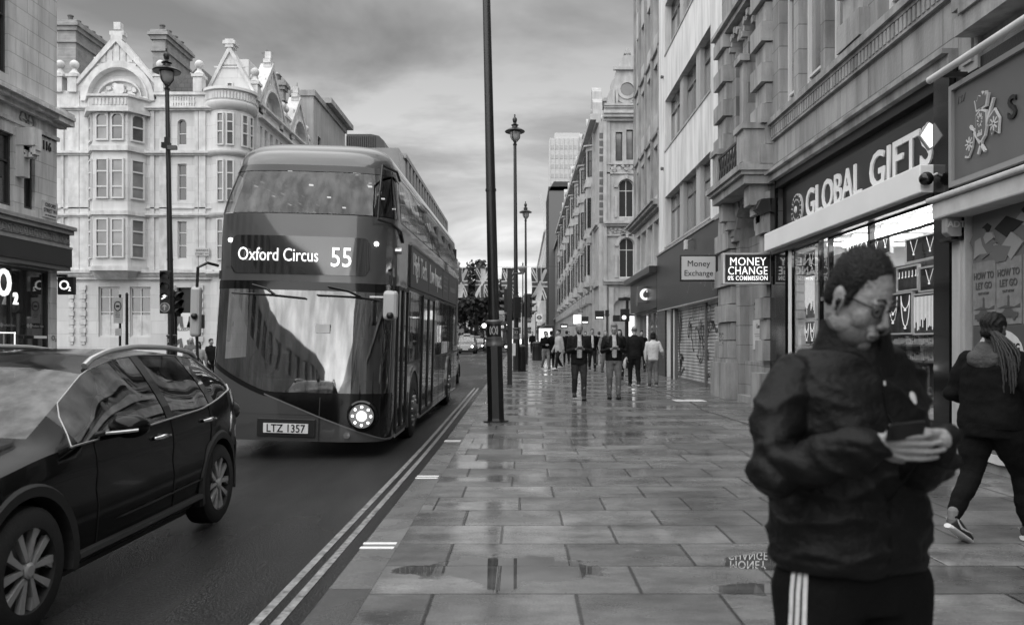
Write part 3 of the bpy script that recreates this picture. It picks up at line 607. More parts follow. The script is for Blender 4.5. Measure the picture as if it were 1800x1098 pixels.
for (lo, hi, rows) in ((258, 201, (.42, .72)), (356, 283, (.3, .68)), (458, 386, (.34, .68))):
    for a0 in (-97, -73, -35, -12):
        a = R(a0); dd = R(10); A = Vector((TX + (TR + .01) * math.cos(a - dd), TY + (TR + .01) * math.sin(a - dd))); B = Vector((TX + (TR + .01) * math.cos(a + dd), TY + (TR + .01) * math.sin(a + dd)))
        d = (B - A).normalized(); nrm = Vector((d.y, -d.x)); win(t, (lambda u, v, w, A=A, d=d, nrm=nrm: (A.x + d.x * u + nrm.x * w, A.y + d.y * u + nrm.y * w, v)), 0, (B - A).length, wz(lo), wz(hi), 1, rows, w=.07, fw=.06, pm='pane_grey', bt=.06)
# turret gable (no arch) with small window
mb = MB(fr); ua, ub, uc = wx(357), wx(437), wx(396); vb, vt = wz(160), wz(80)
mb.prism([(ua, vb - .6), (ub, vb - .6), (ub, vb), (uc, vt), (ua, vb)], -1.1, -.6); t.add('gable', mb, M['white_stucco'])
mb = MB(fr)
for e0, e1 in (((ua - .1, vb - .1), (uc, vt)), ((ub + .1, vb - .1), (uc, vt))): mb.prism([e0, (e0[0], e0[1] + .26), (uc, vt + .25), (uc, vt - .1)], -1.15, -.5)
mb.box(uc - .2, uc + .2, vt + .1, vt + .5, -1, -.47); mb.box(uc - .3, uc + .3, vt + .25, vt + .42, -1.03, -.44); mb.box(uc - .75, uc + .75, wz(112), wz(109.5), -.6, -.55); mb.box(uc - .35, uc + .35, wz(107), wz(97), -.6, -.55)
t.add('gable_trim', mb, M['white_trim'])
win(t, fr, wx(391), wx(402), wz(163), wz(138), 1, (.5,), w=-.55, fw=.05)
pedestal(t, wx(437), YW + .9, wz(168), 1.05, .21, .42)
# side facade along the main street
XS = -13.03; fr3 = LW(XS)
so = []
for (a, b) in ((39.6, 39.95), (40.3, 40.75), (41.2, 41.6), (42.1, 42.5), (42.9, 43.2), (44.3, 44.7), (46.2, 46.7), (47.6, 48.1)):
    for (lo, hi) in ((256, 205), (356, 283), (458, 386)): so.append((a, b, wz(lo) + .0, wz(hi)))
facade(t, fr3, YW + 1.2, 49.5, -.3, wz(172), so, M['white_stucco'], .25, 10)
for o in so: win(t, fr3, *o, 1, (.4, .7), w=-.1, fw=.05, pm='pane_grey')
mb = MB(fr3)
for py, pr in ((487, [(.30, .1, .33), (.16, -.1, .1)]), (380, [(.16, 0, .12)]), (272, [(.2, 0, .14)]), (193, [(.22, 0, .12)]), (170, [(.2, 0, .1)])): profile(mb, YW + 1.3, 49.5, wz(py), pr)
t.add('string_courses', mb, M['white_trim'])
gable(t, fr3, 39.4, 43.4, wz(160), wz(82), wz(125), 40.0, 42.8, wz(178))
gable(t, fr3, 44.6, 48.2, wz(160), wz(90), wz(130), 45.1, 47.7, wz(178))
mb = MB(fr3); mb.box(39.8, 43, wz(178), wz(125), -.36, -.28); mb.box(44.8, 48, wz(178), wz(130), -.36, -.28)
for yy in (41.4, 46.4):
    for q in range(26): a = rng.uniform(0, math.pi); rr = rng.uniform(.2, 1.1); u, v = yy + rr * math.cos(a), wz(176) + rr * math.sin(a); mb.box(u - .08, u + .08, v - .08, v + .08, -.28, -.2 + .001 * q)
t.add('arch_recess', mb, M['white_trim'])
for y in (39.3, 43.9, 44.5, 48.6): 
    mb = MB(); pedestal(t, XS - .2, y, wz(172), 1.0, .21, .42)
# slate roof, ridge, chimneys, roof housings
mb = MB(); zr, z0 = wz(115) + .5, wz(165)
mb.add([(wx(40), YW + .5, z0), (wx(372), YW + .5, z0), (wx(372), YW + 4.5, zr), (wx(40), YW + 4.5, zr), (wx(40), YW + 9, z0), (wx(372), YW + 9, z0)], [(0, 1, 2, 3), (3, 2, 5, 4), (0, 3, 4), (1, 5, 2)]); mb.m = 1
x = wx(60)
while x < wx(370): mb.box(x, x + .2, YW + 4.45, YW + 4.6, zr, zr + .22 if int(x * 7) % 2 else zr + .12); x += .26
mb.m = 0; mb.add([(XS - 5, 39.5, z0), (XS - .8, 39.5, z0), (XS - .8, 49.5, z0), (XS - 5, 49.5, z0), (XS - 3, 39.5, zr), (XS - 3, 49.5, zr)], [(0, 1, 4), (1, 2, 5, 4), (3, 0, 4, 5), (2, 3, 5)])
t.add('slate_roof', mb, [M['slate'], M['red_brick']])
def chimney(t, x0, x1, y0, y1, z0, z1, pots):
    mb = MB(); mb.box(x0, x1, y0, y1, z0, z1 - .5); mb.box(x0 - .08, x1 + .08, y0 - .08, y1 + .08, z1 - 1.1, z1 - 1.0); mb.box(x0 - .1, x1 + .1, y0 - .1, y1 + .1, z1 - .5, z1 - .3); mb.box(x0 - .2, x1 + .2, y0 - .2, y1 + .2, z1 - .3, z1 - .14); mb.box(x0 - .1, x1 + .1, y0 - .1, y1 + .1, z1 - .14, z1)
    o = t.add('chimney', mb, M['stock_brick'])
    mb = MB()
    for i in range(pots): yy = y0 + (y1 - y0) * (i + .5) / pots; mb.lathe(((x0 + x1) / 2, yy, z1), [(.16, 0), (.12, .05), (.11, .3), (.15, .33), (.15, .38)], 8)
    t.add('chimney_pots', mb, M['red_brick'], parent=o)
chimney(t, -23.1, -22.2, 39.6, 43.0, wz(150), 17.45, 5)
chimney(t, -18.75, -18.1, 40.4, 43.4, wz(150), 17.3, 4)
chimney(t, -13.9, -13.2, 44.0, 44.5, wz(165), wz(150) + 2.2, 2)
mb = MB(); mb.box(-17.4, -15.8, 46, 49.3, 12, PZ(115, 47)); mb.box(-15.6, -14.4, 47, 49.3, 12, PZ(137, 48)); mb.box(-15.3, -14.7, 46.5, 47, 12, PZ(116, 46.7)); t.add('roof_housing', mb, M['white_stucco'])
mb = MB(); x, y = PX(471, 47), 46.8; mb.tube((x, y, 15), (x, y, PZ(90, 47)), .03, .02, 6); mb.box(x - .3, x + .35, y - .01, y + .01, PZ(97, 47), PZ(95, 47)); mb.box(x - .1, x + .1, y - .02, y + .02, PZ(103, 47), PZ(101, 47)); t.add('weather_vane', mb, M['mid_grey'])
s = T('street_name_plate', 'small pale street name plate low on the white ornate building reading BERNERS STREET W1', 'sign', (wx(357), YW, 5.4), group='street name plates')
mb = MB(fr); mb.box(wx(345), wx(369), wz(450), wz(436), .08, .12); s.add('plate', mb, M['off_white']); s.text('BERNERS', .15, (wx(357), YW - .13, wz(442.3)), (1, 0, 0), (0, 0, 1), M['mid_grey'], ext=.002); s.text('STREET W1', .13, (wx(357), YW - .13, wz(448)), (1, 0, 0), (0, 0, 1), M['mid_grey'], ext=.002)
# fashion poster banner in the doorway
s = T('poster_banner', 'white shop poster with standing figures and the word CALZEDONIA beside the traffic lights', 'poster', (wx(330), YW - .1, .1))
mb = MB(); mb.box(wx(312), wx(346), YW - .15, YW - .1, wz(640), wz(550)); s.add('sheet', mb, M['white_plain'])
s.text('CALZEDONIA', .2, (wx(329), YW - .16, wz(581)), (1, 0, 0), (0, 0, 1), M['black_paint'], ext=.003, bold=.004)
mb = MB()
for (px_, s_) in ((318, 1), (338, -1)):
    x = wx(px_); mb.fr = lambda u, v, w: (u, YW - .16 - w, v)
    mb.prism([(x - .1, wz(556)), (x + .14, wz(556)), (x + .16, wz(566)), (x + .2 * s_, wz(575)), (x + .05, wz(575)), (x, wz(567)), (x - .12 * s_, wz(576)), (x - .2, wz(574)), (x - .12, wz(564))], 0, .01)
    mb.prism([(x - .2, wz(598)), (x + .1, wz(594)), (x + .2, wz(612)), (x, wz(615)), (x + .02, wz(603)), (x - .15, wz(608))], 0, .01)
s.add('printed_figures', mb, M['mid_grey'])

# ------------------------------------------------------------ grey rendered building, glass building, far-left terrace
t = T('rendered_building', 'plain pale grey rendered building with a flat overhanging roof behind the white gables', 'building', (-16, 53, 0))
fr = LW(XL); zt = 16.9; so = []
for a in (50.7, 52.9, 54.6, 56.2): so.append((a, a + .7, 12.3, 14.6)); so.append((a, a + .7, 8.5, 10.8))
facade(t, fr, 49.6, 58.4, -.3, zt, so, M['render_grey'], .25, 7)
for o in so: win(t, fr, *o, 1, (.5,), fm='frame_dark')
mb = MB(); mb.box(-20.1, XL + .12, 49.5, 58.6, zt - .1, zt + .25); mb.box(-18, XL + .5, 52.2, 59, zt + .26, zt + .6); mb.tube((-14.3, 50.5, zt), (-14.3, 50.5, zt + 1), .06, .06, 8); t.add('roof', mb, M['concrete'])
t = T('office_building', 'modern glass office block with a dark ribbed curved crown and vertical fins along its eaves', 'building', (-17, 100, 0))
mb = MB(); mb.box(-21, XL, 83.5, 138, -.3, 17.2); t.add('wall', mb, M['render_grey'])
mb = MB()
mb.add([(-21, 83.5, 17.2), (XL, 83.5, 17.2), (XL - .1, 84.4, 22.1), (-21, 84.4, 22.1), (XL, 90, 17.2), (XL - .1, 90, 22.1), (-21, 90, 17.2), (-21, 90, 22.1)], [(0, 1, 2, 3), (1, 4, 5, 2), (3, 2, 5, 7), (4, 6, 7, 5), (0, 3, 7, 6)]); t.add('glazed_corner', mb, mat('office_glass', .12, .15, .4, .3, spec=.7))
mb = MB(); mb.box(-20, XL - .35, 90, 138, 17.2, 22.0); t.add('recessed_storey', mb, M['pane'])
mb = MB(); mb.box(-20.5, XL + .1, 88.6, 138.2, 22.0, 22.5); mb.box(-20.5, XL + .3, 88.8, 138, 17.0, 17.25)
for i in range(18): y = 90 + i * 2.8; mb.box(XL - .9, XL + .05, y, y + 1.3, 17.25, 22.0)
t.add('fins', mb, M['grey_plain'])
mb = MB(); mb.fr = lambda u, v, w: (u, 90 - w, v)
x0, x1 = PX(612, 92), PX(682, 92); zb, ztp = 21.8, PZ(239, 92)
mb.prism([(x0, zb), (x1, zb), (x1 - .3, ztp - .8), (x1 - .9, ztp - .2), (x1 - 1.8, ztp), (x0, ztp)], -12, -1.2)
for i in range(14): xx = x0 + (x1 - 1.2 - x0) * i / 14; mb.box(xx, xx + .1, zb, ztp - .25, -1.2, -1.0)
t.add('ribbed_crown', mb, M['dark_fascia'])
t = T('terrace_building', 'distant stone terrace just beyond the fins of the glass office', 'building', (-15, 160, 0)); fr = LW(XL)
so = [(139.5 + 4 * i, 141.5 + 4 * i, z, z + 2.2) for i in range(11) for z in (5, 8.6, 12)]
facade(t, fr, 138.2, 184, -.3, 17.3, so, M['render_grey'], .25, 8)
for o in so: win(t, fr, *o, 1, (.5,))
for i in range(6): chimney(t, -15, -14, 141 + i * 7, 143 + i * 7, 17.2, 19.4, 3)
# ============================================================ RIGHT SIDE
XR = 5.15
def yr(px, X=XR): return X * FX / (px - CX)
# ------------------------------------------------------------ nearest shop (crest fascia, posters)
t = T('souvenir_shop_building', 'stone building at the right edge with a crested grey fascia over poster-covered boarding', 'building', (7, 5, 0))
fr = RW(XR)
facade(t, fr, -2, 9.4, -.3, 15, [(2.2, 5.2, 6.2, 9.5), (6.0, 8.0, 6.2, 9.5), (-1.5, 1.2, 6.2, 9.5)], M['stone_trim'], .3, 8)
for o in ((2.2, 5.2, 6.2, 9.5), (6.0, 8.0, 6.2, 9.5), (-1.5, 1.2, 6.2, 9.5)): win(t, fr, *o, 2, (.6,), pm='pane_grey')
mb = MB(fr); mb.box(8.9, 9.25, 4.5, 5.15, -.02, .06); mb.box(8.98, 9.17, 4.6, 5.3, .06, .09); mb.box(7.4, 8.85, 5.0, 12, -.02, .22); mb.box(7.3, 8.95, 4.85, 5.05, -.02, .3); mb.box(8.2, 8.8, 5.05, 12, .22, .34); mb.box(9.1, 9.38, 5.3, 12, 0, .1)
t.add('pilaster', mb, M['stone_trim'])
mb = MB(fr); mb.box(-2, 9.36, 3.28, 4.42, .0, .08); t.add('fascia', mb, mat('fascia_grey', .115, .35, 2, .12, spec=.6))
mb = MB(fr)
for a in ((-2, 9.4, 4.38, 4.44), (-2, 9.4, 3.25, 3.31), (9.34, 9.4, 3.31, 4.38)): mb.box(*a, .06, .12)
t.add('fascia_frame', mb, M['grey_plain'])
mb = MB(fr); mb.box(-2, 9.4, 3.06, 3.25, 0, .05); mb.box(-2, 9.4, 4.44, 4.62, 0, .03); t.add('fascia_recess', mb, M['black_paint'])
mb = MB(fr); mb.prism([(0, 0)] * 0 or [(-2, 3.06), (9.36, 3.06), (9.36, 2.86), (-2, 2.86)], 0, .34); mb.box(-2, 9.4, 3.06, 3.12, 0, .40); t.add('awning_box', mb, M['off_white'], bevel=.02)
mb = MB(); mb.tube((4.78, -2, 4.50), (4.78, 9.35, 4.50), .042, n=12)
t.add('awning_bar', mb, M['off_white'], smooth=True)
mb = MB()
for y in (1.5, 4.5, 7.4, 9.1): mb.box(4.78, 5.15, y, y + .03, 4.46, 4.5); mb.box(4.78, 5.15, y, y + .03, 4.5, 4.52)
t.adds('bar_bracket', mb, M['black_paint'])
# shop crest: crown, shield, two crossed flags
mb = MB(); O = lambda u, v, w: (XR - .09 - w, 8.74 - u * .92, 3.84 + v * .92); mb.fr = O
def ol(mb, poly, w, g):
    cx_ = sum(p[0] for p in poly) / len(poly); cy_ = sum(p[1] for p in poly) / len(poly)
    mb.m = 0; mb.prism(poly, 0, w); mb.m = 1; mb.prism([(cx_ + (p[0] - cx_) * g, cy_ + (p[1] - cy_) * g) for p in poly], w, w + .006)
shield = [(-.10, .12), (0, .17), (.11, .12), (.115, -.08), (.08, -.18), (0, -.24), (-.08, -.18), (-.11, -.08)]
crown = [(-.10, .15), (-.14, .30), (-.09, .26), (-.05, .34), (0, .30), (.02, .37), (.05, .31), (.10, .35), (.11, .27), (.15, .31), (.11, .16)]
ol(mb, shield, .03, .86); ol(mb, crown, .03, .8)
for sg in (-1, 1):
    flag = [(sg * .14, .02), (sg * .26, .10), (sg * .36, -.04), (sg * .34, -.22), (sg * .24, -.16), (sg * .2, -.2)] if sg > 0 else [(-.14, -.04), (-.22, -.0), (-.3, -.16), (-.36, -.34), (-.28, -.36), (-.2, -.26)]
    ol(mb, flag, .02, .84)
    mb.m = 0; a = (sg * .24, .22 if sg > 0 else .02); b = (-sg * .07, -.36); dx, dy = b[0] - a[0], b[1] - a[1]; l_ = math.hypot(dx, dy); nx_, ny_ = -dy / l_ * .016, dx / l_ * .016
    mb.prism([(a[0] + nx_, a[1] + ny_), (b[0] + nx_, b[1] + ny_), (b[0] - nx_, b[1] - ny_), (a[0] - nx_, a[1] - ny_)], .0, .026)
    mb.m = 0; c = flag; fx, fy = sum(p[0] for p in c) / 6, sum(p[1] for p in c) / 6
    for ang in (0, R(45), R(90), R(135)):
        u_, v_ = math.cos(ang) * .085, math.sin(ang) * .085; mb.prism([(fx - u_ - v_ * .1, fy - v_ + u_ * .1), (fx + u_ - v_ * .1, fy + v_ + u_ * .1), (fx + u_ + v_ * .1, fy + v_ - u_ * .1), (fx - u_ + v_ * .1, fy - v_ - u_ * .1)], .026, .030)
mb.m = 0
for q in range(9): a = q * .7; mb.prism([(.045 * math.cos(a), .02 + .06 * math.sin(a)), (.03 * math.cos(a + .5), .02 + .04 * math.sin(a + .5)), (.06 * math.cos(a + .3), .03 + .09 * math.sin(a + .3))], .036, .044)
for q in range(4): mb.box(-.05 + q * .025, -.038 + q * .025, -.16, -.12 + q % 2 * .03, .036, .042)
c = t.add('crest', mb, [M['off_white'], M['mid_grey']])
t.text('S', .34, (XR - .09, 8.22, 3.74), (0, -1, 0), (0, 0, 1), M['black_paint'], name='fascia_lettering', ext=.012, bold=.012)
t.text('137', .12, (XR - .085, 9.2, 4.2), (0, -1, 0), (0, 0, 1), M['mid_grey'], name='street_number', ext=.004, bold=.004)
# boarding with torn posters
mb = MB(fr); mb.box(-2, 9.02, .12, 2.86, .0, .05); t.add('boarding', mb, M['mid_grey'])
mb = MB(fr); mb.box(9.08, 9.36, .0, 2.9, 0, .10); mb.box(9.14, 9.3, .3, 2.7, .1, .125); mb.box(9.05, 9.38, -.1, .25, 0, .14); t.add('door_post', mb, M['stone_pale'])
mb = MB(fr); rng = random.Random(5)
for q in range(26):
    u, v = rng.uniform(6.6, 8.9), rng.uniform(2.32, 2.8); n = rng.randint(4, 7); s_ = rng.uniform(.06, .24); mb.m = rng.choice((0, 0, 1, 2))
    mb.prism([(u + s_ * (.5 + rng.random()) * math.cos(2 * math.pi * k / n), v + .7 * s_ * (.5 + rng.random()) * math.sin(2 * math.pi * k / n)) for k in range(n)], .05, .052 + q * .0008)
t.add('torn_paper', mb, [M['grey_plain'], M['black_fabric'], M['mid_grey']])
mb = MB(fr); pts = [(7.0, .10), (7.3, .14), (7.6, .12), (8.1, .15), (8.5, .12), (8.95, .14)]
mb.prism(pts + [(8.95, .22), (7.0, .2)], .03, .07); t.add('board_edge', mb, M['off_white'])
pg = mat('poster_grey', .20, .6, 9, .25, .3, 12); pd = mat('poster_dark', .07, .6)
for i, (a, b) in enumerate(((8.57, 9.0), (8.12, 8.55), (7.66, 8.09))):
    s = T('band_poster', ['wrinkled poster nearest the alarm box, reading HOW TO LET GO above a car', 'middle wrinkled poster reading HOW TO LET GO, cut by the right edge of the picture', 'third wrinkled poster of the row along the boarding, past the picture edge'][i], 'poster', (XR - .06, (a + b) / 2, 1.62), group='repeated fly posters')
    mb = MB(fr); mb.box(a, b, 1.62, 2.32, .05, .058 + .002 * i); s.add('paper', mb, pg)
    X0 = XR - .062 - .002 * i; U, V = (0, -1, 0), (0, 0, 1); c = (a + b) / 2
    s.text('HOW TO', .105, (X0, c, 2.13), U, V, pd, ext=.002, bold=.005, sx=.85); s.text('LET GO', .105, (X0, c, 2.02), U, V, pd, ext=.002, bold=.005, sx=.85); s.text('OUT NOW', .04, (X0, c, 1.955), U, V, pd, ext=.002)
    mb = MB(lambda u, v, w, c=c, X0=X0: (X0 - w, c - u, v))
    mb.prism([(-.02, 1.80), (.02, 1.80), (.012, 1.88), (.016, 1.91), (0, 1.93), (-.016, 1.91), (-.012, 1.88)], 0, .002)
    mb.prism([(-.17, 1.69), (.16, 1.69), (.17, 1.74), (.09, 1.75), (.05, 1.785), (-.05, 1.785), (-.09, 1.75), (-.17, 1.735)], 0, .002)
    for dx in (-.1, .1): mb.prism([(dx + .03 * math.cos(k * .8), 1.69 + .03 * math.sin(k * .8)) for k in range(8)], .002, .004)
    mb.prism([(-.2, 1.79), (-.05, 1.82), (.1, 1.80), (.2, 1.83), (.2, 1.79)], 0, .001)
    s.add('printed_picture', mb, pd)
s = T('concert_poster', 'pale poster with a bright disc reading OUT FACING and CONCERT SERIES behind the braided hair', 'poster', (XR - .06, 8.4, .8))
mb = MB(fr); mb.box(7.95, 8.98, .82, 1.60, .05, .06); s.add('paper', mb, pd)
mb = MB(fr); mb.prism([(8.5 + .42 * math.cos(k * .3), 1.30 + .27 * math.sin(k * .3)) for k in range(21)], .06, .063); s.add('bright_disc', mb, M['off_white'])
s.text('OUT FACING', .13, (XR - .065, 8.45, 1.33), (0, -1, 0), (0, 0, 1), M['black_paint'], ext=.002, bold=.005, sx=.8); s.text('CONCERT SERIES', .06, (XR - .065, 8.42, 1.24), (0, -1, 0), (0, 0, 1), M['black_paint'], ext=.002, sx=.9)
s = T('alarm_box', 'grey hexagonal alarm box on a dark backing beside the posters', 'alarm box', (4.95, 9.2, 2.6))
mb = MB(); mb.fr = lambda u, v, w: (4.96 + u, 9.22 - w, 2.78 + v)
mb.prism([(.15 * math.cos(R(60 * k + 30)) * .85, .19 * math.sin(R(60 * k + 30))) for k in range(6)], 0, .12); s.add('case', mb, M['grey_plain'], bevel=.012)
mb = MB(); mb.box(4.9, 5.15, 9.1, 9.36, 2.60, 2.64); mb.box(5.02, 5.15, 9.1, 9.36, 2.62, 2.95); s.add('backing', mb, M['black_paint'])
s.text('ADT', .10, (4.96, 9.095, 2.745), (1, 0, .0), (0, 0, 1), M['off_white'], ext=.003, bold=.004)
# ------------------------------------------------------------ stone building with the gift shop
t = T('stone_shop_building', 'weathered stone building with bead course, arched windows and a balcony over the gift shop', 'building', (9, 15, 0))
fr = RW(XR)
ops = [(15.1, 15.95, 5.98, 8.7), (13.75, 14.85, 5.98, 8.7), (12.75, 13.55, 5.98, 8.7), (10.3, 11.55, 5.98, 8.7)]
ops2 = [(a, b, 9.6, 12.2) for a, b, _, _ in ops]
arch = [(18.55, 19.2, 5.3, 8.75, 1.0), (17.45, 18.15, 5.3, 8.75, 1.0)]
door = (17.2, 18.85, -.3, 4.65, 1.0)
shop = (9.76, 16.35, -.3, 4.70)
facade(t, fr, 9.41, 20.55, -.3, 13.4, ops + ops2 + arch + [door], M['stone_grey'], .32, 8) if False else None
def bigfacade():
    mb = MB(fr); return mb
# build wall as two facades so the shop stays hollow
facade(t, fr, 9.41, 20.55, 4.70, 13.4, ops + ops2 + arch, M['stone_grey'], .32, 8)
facade(t, fr, 16.4, 20.55, -.3, 4.69, [door], M['stone_grey'], .5, 8)
for o in ops + ops2: win(t, fr, *o, nx=1, rows=(.14, .84), pm='pane_blind', w=-.2, fw=.07)
for o in arch: win(t, fr, *o[:4], nx=1, rows=(.62, .8), pm='pane_grey', w=-.2, fw=.07, arch=1.)
for o in ops:   # narrow side lights beside each window
    pass
mb = MB(fr)   # courses, cornice
mb.box(9.4, 16.3, 5.86, 5.97, -.02, .14); mb.box(9.4, 16.3, 5.80, 5.86, -.02, .08); mb.box(9.4, 16.3, 5.55, 5.60, -.02, .06); mb.box(9.4, 16.3, 4.70, 4.84, -.02, .12); mb.box(9.4, 16.3, 4.84, 4.90, -.02, .2)
mb.box(9.4, 20.5, 9.0, 9.12, -.02, .2); mb.box(9.4, 20.5, 9.12, 9.22, -.02, .3)
x = 9.45
while x < 16.25: mb.box(x, x + .075, 5.60, 5.79, 0, .075); x += .12
t.add('bead_course', mb, M['stone_trim'])
def rust(a, b, v0, v1, h=.43, big=.16, small=.08):
    mb = MB(fr); v = v0; k = 0
    while v < v1 - .05:
        g = min(h, v1 - v); w_ = big if k % 2 == 0 else small; e = .05 if k % 2 == 0 else 0
        mb.box(a - e, b + e, v + .012, v + g - .012, -.02, w_); v += g; k += 1
    t.add('rusticated_pier', mb, M['stone_trim'])
rust(11.85, 12.6, 5.98, 9.0); rust(16.4, 17.1, 5.1, 9.0, .42, .24, .14); rust(19.55, 20.4, 5.3, 9.0, .42, .24, .14); rust(19.2, 20.45, 1.05, 4.7, .44, .2, .12); rust(16.45, 16.95, 1.05, 4.6, .44, .18, .1)
mb = MB(fr); mb.box(19.0, 20.52, -.2, .95, -.02, .30); mb.box(19.05, 20.5, .95, 1.05, -.02, .24); mb.box(16.42, 17.05, -.2, .8, -.02, .26); mb.box(18.2, 18.5, 5.3, 7.9, -.02, .1)
mb.box(18.1, 18.6, 7.85, 8.0, -.02, .2)
t.adds('pier_base', mb, M['stone_trim'])
mb = MB(fr)   # arch voussoirs
for (a, b, top) in ((17.2, 18.85, 4.65), (18.55, 19.2, 8.75), (17.45, 18.15, 8.75)):
    r = (b - a) / 2; cu = (a + b) / 2; cv = top - r; th = .34 if r > .5 else .14; n = 9
    for i in range(n):
        a0, a1 = math.pi * i / n + .015, math.pi * (i + 1) / n - .015
        q = lambda rr, an: (cu + rr * math.cos(an), cv + rr * math.sin(an)); mb.prism([q(r, a0), q(r + th, a0), q(r + th, a1), q(r, a1)], -.45 if r > .5 else -.1, .10 if i % 2 else .14)
t.adds('arch_stones', mb, M['stone_trim'])
mb = MB(fr); mb.box(17.2, 18.85, 1.0, 3.9, -.36, -.22); mb.box(17.2, 18.85, -.2, 1.0, -.36, -.12); mb.box(17.2, 18.85, -.2, .22, -.3, .06)
t.add('blocked_doorway', mb, M['stone_grey'])
mb = MB(fr)
for q in range(40):
    a = q * .35; mb.box(18.05 + .35 * math.cos(a * 1.3), 18.07 + .35 * math.cos(a * 1.3), 2.2 + .12 * math.sin(a * 3), 2.22 + .16 * math.sin(a * 3), -.22, -.216)
    mb.box(19.8 + .2 * math.cos(a * 1.7), 19.82 + .2 * math.cos(a * 1.7), 1.5 + .14 * math.sin(a * 2.3), 1.53 + .16 * math.sin(a * 2.3), .2, .204)
t.add('graffiti_tag', mb, M['soot'])
# balcony
b_ = T('balcony', 'stone balcony with a lattice iron railing over the arched doorway', 'balcony', (5, 17.8, 4.6))
mb = MB(fr)
for (a, b, w_, z0, z1) in ((16.35, 19.35, .70, 4.98, 5.10), (16.40, 19.3, .64, 4.90, 4.98), (16.46, 19.24, .56, 4.72, 4.90)): mb.box(a, b, z0, z1, .0, w_)
b_.add('slab', mb, M['stone_trim'])
for (a, b) in ((16.5, 17.05), (18.75, 19.2)):
    mb = MB(fr); mb.box(a, b, 5.10, 5.86, .12, .56); mb.box(a - .05, b + .05, 5.86, 5.98, .08, .62); mb.box(a + .1, b - .1, 5.2, 5.75, .56, .58); mb.box(a - .03, b + .03, 5.10, 5.17, .1, .59)
    b_.add('stone_pier', mb, M['stone_trim'])
for (a, b) in ((16.6, 17.0), (18.8, 19.15)): mb = MB(fr); mb.box(a, b, 4.3, 4.72, 0, .42); mb.box(a + .03, b - .03, 4.1, 4.3, 0, .3); mb.box(a + .06, b - .06, 3.95, 4.1, 0, .18); b_.add('bracket', mb, M['stone_trim'])
mb = MB(fr); mb.box(17.05, 18.75, 5.72, 5.77, .5, .54); mb.box(17.05, 18.75, 5.12, 5.16, .5, .54)
for q in range(7):
    a = 17.08 + q * .24
    for (p0, p1) in (((a, 5.14), (a + .24, 5.74)), ((a + .24, 5.14), (a, 5.74)), ((a, 5.14), (a, 5.74))):
        f = lambda p: (XR - .52, p[0], p[1]); mb2 = MB(); 
        mb.fr = WORLD; mb.tube(f(p0), f(p1), .012, n=6); mb.fr = fr
b_.add('railing', mb, M['black_paint'])
# shop front -----------------------------------------------------
mb = MB(fr); mb.box(9.42, 9.78, -.2, 4.72, .0, .10); t.add('black_pillar', mb, M['black_gloss'])
mb = MB(fr); mb.box(15.45, 16.38, -.2, 3.3, -.02, .05); mb.box(16.1, 16.38, 3.3, 4.7, -.02, .05); t.add('dark_pier', mb, M['black_gloss'])
mb = MB(fr); mb.box(9.78, 16.1, 3.45, 4.7, -.18, -.12); mb.box(9.78, 16.1, 4.55, 4.7, -.12, .02); t.add('recess_board', mb, M['black_paint'])
s = T('shop_fascia', 'dark shop fascia with big raised white letters reading GLOBAL GIFTS', 'shop sign', (XR + .1, 12.8, 3.6))
mb = MB(fr); mb.box(9.8, 15.75, 3.5, 4.42, -.12, -.08); s.add('sign_board', mb, M['dark_fascia'])
s.text('GLOBAL', .72, (XR + .08, 14.66, 3.72), (0, -1, 0), (0, 0, 1), M['white_plain'], ext=.025, bold=.02, sx=.90, align='LEFT', sp=.98)
s.text('GIFTS', .74, (XR + .08, 11.98, 3.72), (0, -1, 0), (0, 0, 1), M['white_plain'], ext=.025, bold=.02, sx=1.02, align='LEFT', sp=.98)
mb = MB(fr); mb.lathe((15.1, 3.95, -.08), [(.30, 0), (.30, .03), (.0, .03)], 28); mb.m = 1; mb.lathe((15.1, 3.95, -.05), [(.17, 0), (.17, .012), (.0, .012)], 24); mb.m = 0; mb.lathe((15.1, 3.95, -.035), [(.07, 0), (.05, .02), (0, .02)], 12)
for q in range(16): a = q * 2 * math.pi / 16; mb.m = 1; c = (15.1 + .235 * math.cos(a), 3.95 + .235 * math.sin(a)); mb.box(c[0] - .022, c[0] + .022, c[1] - .03, c[1] + .03, -.05, -.035)
s.add('round_emblem', mb, [M['off_white'], M['dark_fascia']])
s = T('light_panel', 'small glowing diamond-shaped light at the end of the gift shop fascia', 'light', (4.98, 9.85, 3.9))
mb = MB(); mb.fr = lambda u, v, w: (5.035 + u * .75, 9.84 - w, 3.98 + v * .8); mb.prism([(-.15, 0), (-.02, .19), (.03, .16), (.03, -.17), (.0, -.19)], 0, .03); s.add('lamp', mb, M['lit_white'])
mb = MB(); mb.fr = lambda u, v, w: (5.035 + u * .75, 9.84 - w, 3.98 + v * .8); mb.prism([(-.17, 0), (-.02, .22), (.035, .19), (.035, -.2), (.0, -.22)], -.05, -.002); s.add('case', mb, M['grey_plain'])
s = T('shutter_box', 'long pale box of the rolled shop shutter under the white lettering', 'shutter box', (5, 12.9, 3.28))
mb = MB(fr); mb.box(9.8, 16.1, 3.27, 3.62, .0, .26); s.add('housing', mb, mat('cream_metal', .80, .4, 1, .08), bevel=.015)
mb = MB(fr); mb.box(9.8, 16.1, 3.2, 3.27, -.02, .12); s.add('shutter_slot', mb, M['black_paint'])
s = T('security_camera', 'dark globe camera at the end of the shutter box beside the black pillar', 'camera', (4.85, 9.72, 3.4)); 
mb = MB(); mb.smooth = True; mb.ball((4.92, 9.7, 3.42), .085, 14); s.add('dome', mb, M['black_gloss']); mb = MB(); mb.tube((4.92, 9.7, 3.42), (5.1, 9.7, 3.5), .02); s.add('arm', mb, M['silver'])
